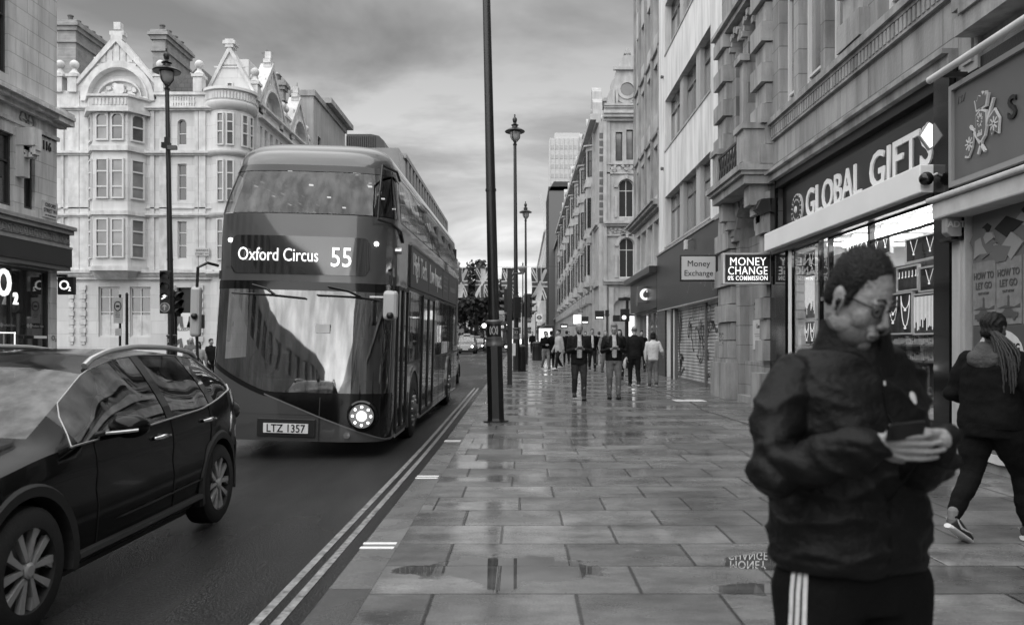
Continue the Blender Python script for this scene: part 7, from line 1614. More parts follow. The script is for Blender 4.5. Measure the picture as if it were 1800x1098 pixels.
# trees
def tree(px, y, hgt, crown_r, lab, seed, dens=2600, leaf=.34, cz=None):
    rg = random.Random(seed); x = PX(px, y); z = gz(y) - .1; t = T('plane_tree', lab, 'tree', (x, y, z), group='plane trees down the street')
    mb = MB(); lim = []; top = hgt * .8
    mb.path([(x, y, z), (x + .1, y, z + hgt * .2), (x - .1, y + .1, z + hgt * .45), (x, y, z + top)], [.26, .2, .15, .05], 8)
    for k in range(9):
        a = rg.uniform(0, 6.28); zz = z + hgt * rg.uniform(.28, .6); r_ = crown_r * rg.uniform(.5, .85); e = (x + r_ * math.cos(a), y + r_ * math.sin(a), zz + hgt * rg.uniform(.12, .3)); lim.append(e)
        mb.path([(x, y, zz), (x + r_ * .5 * math.cos(a), y + r_ * .5 * math.sin(a), zz + .5), e], [.09, .06, .02], 5)
    t.add('trunk', mb, M['bark'])
    mb = MB(); cen = z + hgt * .60; clumps = [(x + rg.gauss(0, crown_r * .45), y + rg.gauss(0, crown_r * .45), cen + rg.gauss(0, hgt * .17), rg.uniform(.22, .42) * crown_r) for _ in range(26)] + [(e[0], e[1], e[2], crown_r * .3) for e in lim]
    vs, fs = [], []
    for i in range(dens):
        c = rg.choice(clumps); d = Vector((rg.gauss(0, 1), rg.gauss(0, 1), rg.gauss(0, .8))).normalized() * c[3] * rg.uniform(.35, 1.05) ; p = Vector(c[:3]) + d
        a = Vector((rg.gauss(0, 1), rg.gauss(0, 1), rg.gauss(0, 1))).normalized() * leaf; b = a.cross(Vector((rg.gauss(0, 1), rg.gauss(0, 1), rg.gauss(0, 1)))).normalized() * leaf * .7
        k = len(vs); vs += [tuple(p - a), tuple(p + b), tuple(p + a), tuple(p - b)]; fs.append((k, k + 1, k + 2, k + 3))
    mb.add(vs, fs); o = mb.build('crown', M['foliage'], t.o, t.off, normals=False); return t
tree(838, 105, 12, 4.3, 'largest leafy tree behind the flag, left of the nearest lamp post', 1, 3600); tree(878, 112, 10.3, 3.2, 'leafy tree showing right of the nearest lamp post', 2, 1800); tree(818, 125, 10.2, 3.0, 'leafy tree just right of the rear of the bus', 3, 1800); tree(858, 150, 12.5, 3.4, 'paler leafy tree farther back behind the nearest lamp post', 4, 1600, .4)
# globe lamp, far street blocks at the vanishing point
t = T('globe_lamp', 'lit round globe lamp on a post beside the far trees', 'lamp', (PX(851, 75), 75, gz(75))); x = PX(851, 75); mb = MB(); mb.tube((x, 75, gz(75)), (x, 75, PZ(575, 75)), .05); t.add('pole', mb, M['black_paint']); mb = MB(); mb.smooth = True; mb.ball((x, 75, PZ(572, 75)), .2, 12); t.add('globe', mb, M['lamp_lit'])
simple('terrace_building', 'hazy building closing the street end behind the trees, left part', -12, 186, 230, 16, M['render_grey'], (5, 9, 12), 3.4, 1.6, 2.1, 20) if False else None
t = T('street_end_building', 'dim building closing the far end of the street behind the trees', 'building', (-6, 262, 0)); fr = FW(260); so = [(-26 + 3.4 * i, -24.2 + 3.4 * i, z, z + 2.2) for i in range(12) for z in (4.5, 8, 11.5)]
facade(t, fr, -30, 16, 0, 16.5, so, M['render_grey'], .3, 10)
for o in so: win(t, fr, *o, 1, (.5,))
mb = MB(fr); rg = random.Random(12)
for i in range(16): mb.box(-26 + i * 2.5, -24.4 + i * 2.5, 1.2, 2.2 + rg.random(), .02, .1)
t.add('lit_shop_windows', mb, M['lit_soft'])
# phone boxes / kerbside clutter: row of dark bollards on the far pavement
for i in range(9):
    y = 44 + i * 6.5; x = -10.1; mb = MB(); mb.lathe((0, 0, 0), [(.09, 0), (.08, .1), (.065, .85), (.09, .88), (.08, .98), (.03, 1.03)], 10); o = solo('bollard', 'black cast bollard in the row along the far kerb', 'bollard', mb, M['cast_iron'], group='bollards along the far kerb', smooth=True); o.location = (x, y, gz(y))
for i in range(4):
    y = 66 + i * 11; t = T('shop_awning', ('nearest', 'second', 'third', 'farthest')[i] + ' lit shop fascia on the far pavement left of the trees', 'shop front', (-12.9, y, 3), group='far shop fascias'); mb = MB(LW(-13)); mb.box(y, y + 7, 3.0, 3.9, .0, .4); t.add('fascia', mb, M['dark_fascia']); mb = MB(LW(-13)); mb.box(y + .5, y + 6.5, .6 + gz(y), 2.9, .02, .05); t.add('lit_window', mb, M['lit_soft'])
# ============================================================ PEOPLE
def skin(name, c): return mat(name, c, .45, 18, .12, .15, 90, spec=.4)
skin('skin_pale', .34); skin('skin_mid', .26); skin('skin_dark', .08)
mat('hair_black', .010, .55, 60, .3, .5, 160, spec=.3); mat('hair_grey', .16, .6, 60, .3, .4, 120); mat('hair_brown', .04, .55, 60, .3, .5, 140); mat('hair_fair', .22, .6, 60, .3, .4, 120)
mat('nylon_black', .006, .55, 5, .2, .3, 45, spec=.18); mat('cloth_black', .005, .9, 9, .3, .2, 60, spec=.15); mat('cloth_dark', .016, .9, 9, .3, .2, 60, spec=.15); mat('denim_dark', .028, .8, 14, .3, .2, 80); mat('cloth_grey', .15, .85, 9, .2, .2, 60); mat('cloth_mid', .17, .85, 9, .2, .2, 60)
mat('shirt_light', .48, .8, 5, .12, .2, 40); mat('knit_white', .62, .9, 12, .15, .4, 50); mat('coat_beige', .38, .85, 5, .15, .2, 30); mat('shoe_dark', .03, .5); mat('shoe_white', .6, .5)
def fuse(t, name, mb, m, vox, it=4, disp=None, parent=None, label=None):
    ob = t.add(name, mb, m, parent=parent)
    md = ob.modifiers.new('r', 'REMESH'); md.mode = 'VOXEL'; md.voxel_size = vox; md.use_smooth_shade = True
    if it: sm = ob.modifiers.new('s', 'SMOOTH'); sm.iterations = it; sm.factor = .5
    dg = bpy.context.evaluated_depsgraph_get(); me = bpy.data.meshes.new_from_object(ob.evaluated_get(dg)); ob.modifiers.clear(); me.materials.clear(); me.materials.append(m); ob.data = me
    if disp:
        ns = [v.normal.copy() for v in me.vertices]; off = Vector(t.off)
        for v, n in zip(me.vertices, ns): v.co += n * disp(v.co + off)
    for p in me.polygons: p.use_smooth = True; p.material_index = 0
    if label: ob['label'] = label
    return ob
def limb(mb, pts, rs, n=14, sq=None):
    mb.path(pts, rs, n)
    for p, r in zip(pts, rs): mb.ball(p, r * .99, 12)
def rings(mb, rg, n=24, X=None):
    """rg: (cx, cy, z, rx, ry[, tilt])"""
    rr = []
    for r in rg:
        cx, cy, z, rx, ry = r[:5]; e = 2.4; ring = []
        for i in range(n):
            a = 2 * math.pi * i / n; ca, sa = math.cos(a), math.sin(a)
            p = (cx + rx * math.copysign(abs(ca) ** (2 / e), ca), cy + ry * math.copysign(abs(sa) ** (2 / e), sa), z); ring.append(tuple(X(*p)) if X else p)
        rr.append(ring)
    mb.loft(rr)
def hand(mb, wrist, f, n, side, curl=(.5, .7, .5), sc=1.0, thumb=(.6, .6, .3)):
    wrist, f, n = Vector(wrist), Vector(f).normalized(), Vector(n); n = (n - f * n.dot(f)).normalized(); s = f.cross(n) * side; k = sc
    kn = []
    for i, (o, l_) in enumerate(((.034, .082), (.0115, .088), (-.0115, .084), (-.033, .075))):
        K = wrist + f * l_ * k + s * o * k; kn.append(K); limb(mb, [wrist + s * o * .6 * k, wrist.lerp(K, .5) + s * o * .2 * k, K], [.014 * k, .0135 * k, .0105 * k], 8)
    for i, (K, L_) in enumerate(zip(kn, ((.040, .024, .020), (.045, .028, .021), (.041, .026, .021), (.032, .020, .018)))):
        a = 0; p = K; pts = [p]
        for c, l_ in zip(curl, L_):
            a += c * (1 + .08 * i); p = p + (f * math.cos(a) + n * math.sin(a)) * l_ * k; pts.append(p)
        limb(mb, pts, [.0096 * k, .0086 * k, .0078 * k, .0066 * k], 8)
    tb = wrist + s * .026 * k + f * .025 * k; d = (f * thumb[0] + s * thumb[1] + n * thumb[2]).normalized(); p1 = tb + d * .042 * k; p2 = p1 + (d * .75 + f * .4 + n * .1).normalized() * .032 * k
    limb(mb, [wrist + s * .012 * k + f * .01 * k, tb, p1, p2], [.015 * k, .015 * k, .0115 * k, .0090 * k], 8)
def headfun(mb, Hd, ears=True, jaw=1.0):
    """head shapes; Hd maps head-local points (facing -y) to the figure"""
    def b(c, r, n=18):
        k = MB(); k.ball((0, 0, 0), 1, n); vs = [tuple(Hd(Vector((c[0] + v.x * r[0], c[1] + v.y * r[1], c[2] + v.z * r[2])))) for v in k.v]; mb.add(vs, k.f)
    b((0, .018, .035), (.074, .094, .080)); b((0, -.012, .0), (.066, .078, .098)); b((0, -.028, -.068), (.050 * jaw, .058, .044)); b((0, -.070, -.094), (.022, .020, .017))
    for s in (-1, 1):
        b((s * .036, -.052, -.028), (.026, .030, .030)); b((s * .026, -.083, .016), (.024, .012, .008))
        if ears: b((s * .076, .012, -.010), (.010, .020, .031)); b((s * .080, .020, .004), (.008, .016, .020)); b((s * .074, .006, -.034), (.008, .010, .012))
        b((s * .010, -.104, -.036), (.0085, .010, .008)); b((s * .045, .0, -.055), (.022, .045, .035))
    mb.add(*(lambda k: ([tuple(Hd(v)) for v in k.v], k.f))((lambda k: (k.path([(0, -.084, .020), (0, -.098, -.006), (0, -.114, -.030), (0, -.102, -.042)], [.0085, .0095, .0125, .007], 10), k)[1])(MB())))
    b((0, -.092, -.061), (.023, .010, .0055)); b((0, -.089, -.072), (.019, .011, .006)); b((0, -.084, -.052), (.020, .012, .010))
def hairfun(mb, Hd, style, g=1.0):
    def b(c, r, n=16):
        k = MB(); k.ball((0, 0, 0), 1, n); mb.add([tuple(Hd(Vector((c[0] + v.x * r[0], c[1] + v.y * r[1], c[2] + v.z * r[2])))) for v in k.v], k.f)
    if style in ('short', 'bob', 'long', 'bun'):
        b((0, .030, .050), (.080, .094, .082)); b((0, -.030, .088), (.058, .052, .036)); b((0, .062, -.005), (.066, .055, .060))
        for s in (-1, 1): b((s * .062, .018, .032), (.018, .050, .042)); b((s * .060, .048, .0), (.018, .035, .040))
    if style == 'bald': b((0, .055, -.010), (.070, .052, .034)); [b((s * .068, .035, -.004), (.012, .034, .022)) for s in (-1, 1)]
    if style == 'thin': b((0, .045, .020), (.077, .072, .062)); [b((s * .066, .025, .01), (.014, .04, .03)) for s in (-1, 1)]
    if style == 'bob': b((0, .055, -.045), (.088, .060, .085)); [b((s * .075, .01, -.03), (.022, .05, .075)) for s in (-1, 1)]
    if style == 'long': b((0, .065, -.09), (.085, .045, .15)); [b((s * .075, .0, -.07), (.022, .04, .12)) for s in (-1, 1)]
    if style == 'bun': b((0, .09, .09), (.04, .04, .04))
LBL = {}
def person(label, px, y, hgt, rz, top, legs, hair=('short', 'hair_black'), sk='skin_mid', pose='walk', group='people walking on the pavement', vox=.015, shirt=None, jl=.86, shoes='shoe_dark', coat=False, zb=None, phone=True, tuck=0, bag=None, head=(0, 0), stride=.22, wide=1.0, beard=False, sleeve=None):
    x = PX(px, y); z = gz(y) if zb is None else zb; k = hgt / 1.75
    t = T('person', label, 'person', (x, y, z), rz=R(rz), local=True, group=group); S = lambda p: (p[0] * k, p[1] * k, p[2] * k)
    st = stride / 2
    if pose == 'stand': st = .03
    hipL, hipR = (.09, 0, .90), (-.09, 0, .90)
    aL, aR = (.10, -st, .09), (-.10, st * 1.0, .09 + (.06 if st > .05 else 0)); kL, kR = (.10, -st * .6 - .03, .50), (-.10, st * .25 - .04, .49)
    if pose == 'phone': wL, wR, eL, eR = (.065, -.27, 1.15), (-.07, -.26, 1.15), (.235 * wide, -.01, 1.09), (-.235 * wide, -.01, 1.09)
    elif pose == 'arm': wL, wR, eL, eR = (.24, .0, .86), (-.33, -.12, 1.02), (.245, .03, 1.13), (-.27, .03, 1.14)
    elif pose == 'face': wL, wR, eL, eR = (.05, -.16, 1.42), (-.10, -.28, 1.12), (.22, -.08, 1.16), (-.24, -.02, 1.12)
    else: wL, wR, eL, eR = (.25, .10, .86), (-.25, -.14, .88), (.25, .06, 1.13), (-.25, .02, 1.13)
    sL, sR = (.175 * wide, .01, 1.39), (-.175 * wide, .01, 1.39)
    yaw, pit = R(head[0]), R(head[1]); HC = Vector((0, -.015 - .10 * math.sin(max(0, pit)), 1.625 - .03 * abs(math.sin(pit)))); RM = Matrix.Rotation(yaw, 3, 'Z') @ Matrix.Rotation(pit, 3, 'X')
    Hd = lambda p: (RM @ Vector(p) + HC) * k
    # body (continuous): head, neck, torso core, forearms, hands, shanks, feet
    mb = MB(); headfun(mb, Hd)
    limb(mb, [Hd(Vector((0, .02, -.04))), S((0, .01, 1.49)), S((0, .015, 1.38))], [.05 * k, .052 * k, .07 * k])
    rings(mb, [(0, 0, .86 * k, .13 * k, .09 * k), (0, 0, 1.05 * k, .12 * k, .085 * k), (0, .01, 1.25 * k, .13 * k, .09 * k), (0, .01, 1.42 * k, .09 * k, .06 * k)])
    for (s_, e, w_, sd) in ((sL, eL, wL, 1), (sR, eR, wR, -1)):
        limb(mb, [S(s_), S(e), S(w_)], [.05 * k, .04 * k, .026 * k]); e_, w2 = Vector(e), Vector(w_); f = (w2 - e_).normalized()
        if pose == 'phone': f = (f + Vector((-sd * .6, -.2, .1))).normalized()
        hand(mb, S(w_), f, Vector((-sd, 0, .2)) if pose not in ('phone',) else Vector((0, .5, .8)), sd, (.35, .5, .4), k)
    for (h, kn, an) in ((hipL, kL, aL), (hipR, kR, aR)):
        limb(mb, [S(h), S(kn), S(an)], [.075 * k, .05 * k, .035 * k]); limb(mb, [S(an), S((an[0], an[1] - .12, an[2] - .05))], [.03 * k, .024 * k], 8)
    fuse(t, 'body', mb, M[sk], vox * .62, 2)
    mb = MB(); hairfun(mb, Hd, hair[0]); fuse(t, 'hair', mb, M[hair[1]], vox * .6, 1, lambda p: .003 * noise.noise(p * 60))
    if beard: mb = MB(); kk = MB(); kk.ball((0, 0, 0), 1, 14); mb.add([tuple(Hd(Vector((v.x * .053, -.036 + v.y * .060, -.078 + v.z * .038)))) for v in kk.v], kk.f); t.add('beard', mb, M['hair_black'], smooth=True)
    kk = MB()
    for s in (-1, 1): kk.ball((s * .029, -.084, .002), .010, 8, (1.3, .6, .6))
    mb = MB(); mb.add([tuple(Hd(v)) for v in kk.v], kk.f); t.add('eyes', mb, M['hair_black'])
    # trousers
    mb = MB(); rings(mb, [(0, .0, .80 * k, .14 * k, .11 * k), (0, .0, .88 * k, .165 * k * wide, .125 * k), (0, .0, .96 * k, .16 * k * wide, .12 * k), (0, .0, 1.02 * k, .15 * k * wide, .115 * k)])
    for (h, kn, an) in ((hipL, kL, aL), (hipR, kR, aR)): limb(mb, [S((h[0], h[1], .86)), S((h[0] * .9 + kn[0] * .1, (h[1] + kn[1]) / 2, .70)), S(kn), S(((kn[0] + an[0]) / 2, (kn[1] + an[1]) / 2 + .02, .30)), S((an[0], an[1] + .005, an[2] + .02))], [.105 * k, .092 * k, .070 * k, .063 * k, .056 * k])
    wr = lambda p: .006 * noise.noise(Vector((p.x * 14, p.y * 14, p.z * 22))) + .004 * noise.noise(p * 34)
    fuse(t, 'trousers', mb, M[legs], vox, 2, wr)
    # top garment
    z0 = jl; tw = wide; mb = MB(); J = [(0, .0, z0, .175 * tw, .135), (0, .0, z0 + .08, .172 * tw, .135), (0, .0, 1.05, .170 * tw, .128), (0, .0, 1.16, .182 * tw, .132), (0, .005, 1.27, .198 * tw, .135), (0, .01, 1.35, .196 * tw, .122), (0, .012, 1.41, .165 * tw, .098), (0, .014, 1.46, .085, .072), (0, .01, 1.49, .062, .060)]
    if coat: J = [(0, .03, z0 - .18, .20 * tw, .16)] + J
    rings(mb, [(a * k, b * k, c * k, d * k, e * k) for a, b, c, d, e in J])
    for (s_, e, w_) in ((sL, eL, wL), (sR, eR, wR)):
        wv = Vector(e).lerp(Vector(w_), .80 if pose == 'phone' else .9); limb(mb, [S(s_), S(((s_[0] + e[0]) / 2 * 1.02, (s_[1] + e[1]) / 2, (s_[2] + e[2]) / 2)), S(e), S(wv)], [.070 * k, .063 * k, .058 * k, .044 * k])
    fuse(t, 'jacket' if shirt else 'top', mb, M[top], vox, 2, wr)
    if shirt:
        mb = MB(); rings(mb, [(0, -.060 * k, .93 * k, .075 * k, .087 * k), (0, -.064 * k, 1.06 * k, .075 * k, .084 * k), (0, -.068 * k, 1.2 * k, .075 * k, .082 * k), (0, -.062 * k, 1.33 * k, .070 * k, .078 * k), (0, -.035 * k, 1.43 * k, .055 * k, .058 * k), (0, -.006 * k, 1.485 * k, .064 * k, .064 * k)]); fuse(t, 'shirt', mb, M[shirt], vox * .7, 2, wr)
        mb = MB(); mb.box(-.07 * k, .07 * k, -.150 * k, -.02 * k, .925 * k, .955 * k); t.add('belt', mb, M['cloth_black'], bevel=.008)
        for s in (-1, 1):
            mb = MB(); mb.add([(s * .062 * k, -.148 * k, 1.10 * k), (s * .105 * k, -.142 * k, 1.22 * k), (s * .125 * k, -.115 * k, 1.36 * k), (s * .075 * k, -.075 * k, 1.475 * k), (s * .045 * k, -.105 * k, 1.42 * k), (s * .052 * k, -.146 * k, 1.25 * k)], [(0, 1, 2, 3, 4, 5)]); lo = t.add('lapel', mb, M[top]); md = lo.modifiers.new('s', 'SOLIDIFY'); md.thickness = .012
    for an in (aL, aR):
        mb = MB(); lift = an[2] - .09; mb.add(*(lambda q: (q.v, q.f))((lambda q: (rings(q, [(an[0] * k, (an[1] - .055) * k, (.022 + lift) * k, .046 * k, .135 * k), (an[0] * k, (an[1] - .055) * k, (.045 + lift) * k, .048 * k, .138 * k), (an[0] * k, (an[1] - .035) * k, (.075 + lift) * k, .042 * k, .105 * k), (an[0] * k, (an[1] + .015) * k, (.115 + lift) * k, .038 * k, .052 * k)], 20), q)[1])(MB()))); sh = t.add('shoe', mb, M[shoes], smooth=True)
        mb = MB(); mb.add(*(lambda q: (q.v, q.f))((lambda q: (rings(q, [(an[0] * k, (an[1] - .055) * k, lift * k, .047 * k, .137 * k), (an[0] * k, (an[1] - .055) * k, (.024 + lift) * k, .049 * k, .141 * k)], 20), q)[1])(MB()))); t.add('sole', mb, M['shoe_white' if shoes != 'shoe_plain' else 'shoe_dark'] if tuck else M['cloth_black'], parent=sh)
    if pose == 'phone' and phone:
        c = S((0, -.36, 1.19)); mb = MB(); mb.box(c[0] - .045 * k, c[0] + .045 * k, c[1] - .03, c[1] + .055, c[2] - .005, c[2] + .006); p = t.add('x', mb, M['black_gloss'])
        p.name = 'phone'; p.parent = None; mw = Matrix.Translation((x, y, z)) @ Matrix.Rotation(R(rz), 4, 'Z'); p.matrix_world = mw; tag(p, 'dark phone held by the ' + phone, 'phone', 'phones in hands')
    if bag == 'carrier':
        c = S((.30, .10, .55)); g = T('carrier_bag', 'thin pale carrier bag hanging from the hand of the dark-jumpered man', 'bag', (x, y, z), rz=R(rz), local=True); mb = MB(); rings(mb, [(c[0], c[1], c[2], .03, .10), (c[0], c[1], c[2] + .1, .05, .12), (c[0] - .01, c[1], c[2] + .22, .03, .10), (c[0] - .03, c[1], c[2] + .30, .01, .03)]); g.add('bag_body', mb, mat('bag_film', .42, .35, 14, .3, .5, 25), smooth=True); mb = MB(); mb.tube((c[0] - .03, c[1], c[2] + .28), S((.25, .08, .80)), .006, n=5); g.add('handle', mb, M['off_white'])
    if bag == 'cross': mb = MB(); mb.path([S((-.12, -.06, 1.42)), S((0, -.14, 1.25)), S((.16, -.12, 1.0)), S((.19, .0, .93))], .014, 6); t.add('bag_strap', mb, M['cloth_black'])
    return t
PW = 'people walking on the pavement'
person('bald bearded man in a dark blazer and pale shirt looking down at his phone', 1018, 18.8, 1.83, 0, 'cloth_dark', 'denim_dark', ('bald', 'hair_black'), 'skin_mid', 'phone', shirt='shirt_light', phone='bald man', head=(4, 30), wide=1.08, beard=True, jl=.80, vox=.013, stride=.2)
person('grey-haired man in an open dark jacket and grey trousers reading his phone', 1079, 19.2, 1.82, 0, 'nylon_black', 'cloth_grey', ('short', 'hair_grey'), 'skin_pale', 'phone', shirt='shirt_light', phone='grey-haired man', head=(-9, 18), wide=1.15, jl=.88, vox=.013, stride=.10)
person('man seen from behind in a dark jumper and dark trousers with a carrier bag', 1115, 23.2, 1.80, 184, 'cloth_dark', 'cloth_dark', ('thin', 'hair_grey'), 'skin_pale', 'walk', bag='carrier', head=(0, 5), tuck=1, wide=1.06, vox=.014)
person('woman seen from behind in a white jumper and grey trousers touching his arm', 1148, 23.2, 1.62, 176, 'knit_white', 'cloth_grey', ('bob', 'hair_black'), 'skin_pale', 'arm', tuck=1, wide=.98, vox=.014, stride=.18)
person('man in a dark suit and open white shirt striding behind the bald man', 1041, 33.5, 1.78, 0, 'cloth_black', 'cloth_dark', ('short', 'hair_brown'), 'skin_pale', 'walk', shirt='shirt_light', vox=.018, head=(0, 0))
person('woman in pale jeans and dark jacket raising a hand to her face by the bin', 959, 34.5, 1.68, 20, 'cloth_black', 'cloth_mid', ('short', 'hair_black'), 'skin_pale', 'face', vox=.018, stride=.34, tuck=1, jl=.95)
person('person in a long black coat partly hidden between the jeans woman and pale coat', 969, 36.2, 1.70, 170, 'cloth_black', 'cloth_black', ('short', 'hair_black'), 'skin_pale', 'walk', vox=.018, coat=True, jl=.80)
person('woman in a loose pale coat and white shoes walking to the left', 982, 34.2, 1.74, -62, 'coat_beige', 'cloth_dark', ('bun', 'hair_black'), 'skin_pale', 'walk', vox=.018, coat=True, jl=.95, shoes='shoe_white', stride=.4, wide=1.1)
crowd = [(996, 40, 1.72, 185, 'cloth_black', 'cloth_black', 'short', 'hair_black', 'dark figure just left of the bald man, in black from head to foot'), (1029, 44, 1.70, 5, 'cloth_dark', 'cloth_grey', 'short', 'hair_black', 'person whose head shows right of the bald head, far back'),
         (1053, 40, 1.68, 178, 'cloth_dark', 'cloth_grey', 'short', 'hair_brown', 'person just right of the suited man, seen over his shoulder'), (1064, 31, 1.70, 8, 'cloth_mid', 'cloth_grey', 'long', 'hair_fair', 'fair-haired woman walking behind the grey-haired man'), (1089, 27.5, 1.72, -8, 'cloth_mid', 'cloth_dark', 'long', 'hair_black', 'dark long-haired woman half hidden behind the grey-haired man'),
         (1000, 56, 1.72, 0, 'cloth_grey', 'cloth_dark', 'short', 'hair_brown', 'far figure in grey left of the bald man among the crowd'),
         (936, 60, 1.70, 0, 'cloth_black', 'cloth_dark', 'short', 'hair_black', 'far dark figure between the lamp posts and the wide bin'), (1128, 33, 1.70, 0, 'cloth_black', 'cloth_dark', 'short', 'hair_black', 'dark figure in the phone shop doorway beyond the woman in white')]
for (px, y, h, rz, tp, lg, hs, hm, lab) in crowd: person(lab, px, y, h, rz, tp, lg, (hs, hm), 'skin_pale', 'walk', vox=.024)
person('bald man in a grey jumper across the street, left of the bus', 336, 30, 1.80, 10, 'cloth_grey', 'cloth_dark', ('bald', 'hair_grey'), 'skin_pale', 'walk', group='people across the street', vox=.02, zb=-.14)
person('woman in a pale top with a dark shoulder strap across the street', 349, 28.5, 1.62, -5, 'coat_beige', 'cloth_dark', ('long', 'hair_black'), 'skin_pale', 'walk', group='people across the street', vox=.02, bag='cross', zb=-.14)
person('figure in dark clothes across the street, sliced by the front corner of the bus', 371, 31, 1.74, 60, 'cloth_dark', 'cloth_dark', ('short', 'hair_black'), 'skin_pale', 'walk', group='people across the street', vox=.02, zb=-.14)
# ------------------------------------------------------------ woman with the braids
def braids_woman():
    x, y = 3.38, 5.72; rz = R(118); k = .94; t = T('person', 'woman in black seen from behind with a long bundle of braids and a grey hood', 'person', (x, y, 0), rz=rz, local=True); S = lambda p: Vector(p) * k
    aL, aR = (.09, .34, .19), (-.12, -.26, .09); kL, kR = (.10, .10, .50), (-.11, -.20, .52)
    HC = Vector((0.0, -.02, 1.615)); RM = Matrix.Rotation(R(8), 3, 'Z') @ Matrix.Rotation(R(6), 3, 'X'); Hd = lambda p: (RM @ Vector(p) + HC) * k
    mb = MB(); headfun(mb, Hd); limb(mb, [Hd(Vector((0, .02, -.04))), S((0, .01, 1.38))], [.052 * k, .07 * k]); rings(mb, [(0, 0, .9 * k, .15 * k, .12 * k), (0, .01, 1.25 * k, .15 * k, .1 * k), (0, .01, 1.42 * k, .09 * k, .06 * k)])
    sL, sR = (.18, .01, 1.38), (-.18, .01, 1.38); eL, eR, wL, wR = (.29, .05, 1.12), (-.28, -.02, 1.12), (.20, -.18, 1.02), (-.20, -.22, 1.05)
    for s_, e, w_, sd in ((sL, eL, wL, 1), (sR, eR, wR, -1)): limb(mb, [S(s_), S(e), S(w_)], [.05 * k, .04 * k, .026 * k]); hand(mb, S(w_), Vector((-sd * .6, -.7, .2)), Vector((-sd, .3, .4)), sd, (.4, .6, .4), k)
    for h, kn, an in (((.1, 0, .9), kL, aL), ((-.1, 0, .9), kR, aR)): limb(mb, [S(h), S(kn), S(an)], [.09 * k, .055 * k, .036 * k])
    limb(mb, [S(aL), S((.09, .24, .07))], [.03 * k, .028 * k]); limb(mb, [S(aR), S((-.12, -.38, .04))], [.03 * k, .025 * k])
    fuse(t, 'body', mb, M['skin_dark'], .009, 2)
    wr = lambda p: .010 * noise.noise(Vector((p.x * 9, p.y * 9, p.z * 13))) + .004 * noise.noise(p * 26)
    mb = MB(); rings(mb, [(0, .01, .80 * k, .21 * k, .18 * k), (0, .015, .90 * k, .225 * k, .185 * k), (0, .01, 1.02 * k, .20 * k, .16 * k)])
    for h, kn, an in (((.11, .01, .86), kL, aL), ((-.11, .0, .86), kR, aR)): limb(mb, [S(h), (S(h) + S(kn)) / 2 + Vector((0, .01, 0)), S(kn), (S(kn) + S(an)) / 2 + Vector((0, .02, 0)), S(an) + Vector((0, 0, .02))], [.135 * k, .115 * k, .080 * k, .072 * k, .048 * k])
    fuse(t, 'trousers', mb, M['cloth_black'], .011, 3, wr)
    mb = MB(); rings(mb, [(a, b, c * k, d * k, e * k) for a, b, c, d, e in ((0, .01, .86, .235, .185), (0, .01, .93, .245, .19), (0, .01, 1.05, .225, .17), (0, .01, 1.2, .225, .16), (0, .015, 1.32, .22, .145), (0, .018, 1.40, .17, .11), (0, .015, 1.46, .09, .08))])
    for s_, e, w_ in ((sL, eL, wL), (sR, eR, wR)): limb(mb, [S(s_), S(((s_[0] + e[0]) / 2 * 1.05, .03, 1.25)), S(e), S(Vector(e).lerp(Vector(w_), .85))], [.085 * k, .080 * k, .074 * k, .055 * k])
    fuse(t, 'jacket', mb, M['cloth_black'], .011, 3, wr)
    mb = MB(); rings(mb, [(0, .115 * k, 1.30 * k, .05 * k, .03 * k), (0, .12 * k, 1.36 * k, .12 * k, .055 * k), (0, .09 * k, 1.42 * k, .14 * k, .08 * k), (0, .045 * k, 1.48 * k, .11 * k, .09 * k), (0, .03 * k, 1.52 * k, .08 * k, .07 * k)]); fuse(t, 'hood', mb, M['cloth_dark'] if False else mat('hood_grey', .075, .95, 9, .3, .5, 60, spec=.1), .009, 3, wr)
    mb = MB(); kk = MB(); kk.ball((0, .026, .045), 1, 20, (.086, .100, .088)); mb.add([tuple(Hd(v)) for v in kk.v], kk.f); kk = MB(); kk.ball((0, .055, -.02), 1, 16, (.075, .06, .06)); mb.add([tuple(Hd(v)) for v in kk.v], kk.f)
    hr = fuse(t, 'hair', mb, M['hair_black'], .007, 1, lambda p: .005 * math.sin(p.x * 230 + 2.2 * math.sin(p.z * 60)))
    mb = MB(); rg = random.Random(8)
    for q in range(64):
        a = rg.uniform(0, 6.28); r0 = .030 * rg.random() ** .5; r1 = .085 * rg.random() ** .5; L_ = rg.uniform(.22, .46); sx = -.075; pts = []
        for i in range(13):
            f = i / 12; rr = r0 + (r1 - r0) * math.sin(min(1, f * 1.5) * 1.4); pts.append(Vector((sx - .10 * math.sin(min(1.57, f * 2)) + rr * math.cos(a) + .003 * math.sin(f * 40 + q), .12 - .02 * f + rr * math.sin(a) * .6, 1.60 - f * L_)) * k)
        mb.path(pts, [.0058 + .0014 * (i % 2) for i in range(12)] + [.003], 6)
    t.add('braids', mb, mat('braid_hair', .03, .5, 90, .5, .4, 200), parent=hr, smooth=True); mb = MB(); mb.lathe((-.03 * k, .125 * k, 1.575 * k), [(.035, -.015), (.04, 0), (.035, .015)], 14); t.add('hair_band', mb, M['cloth_black'], parent=hr)
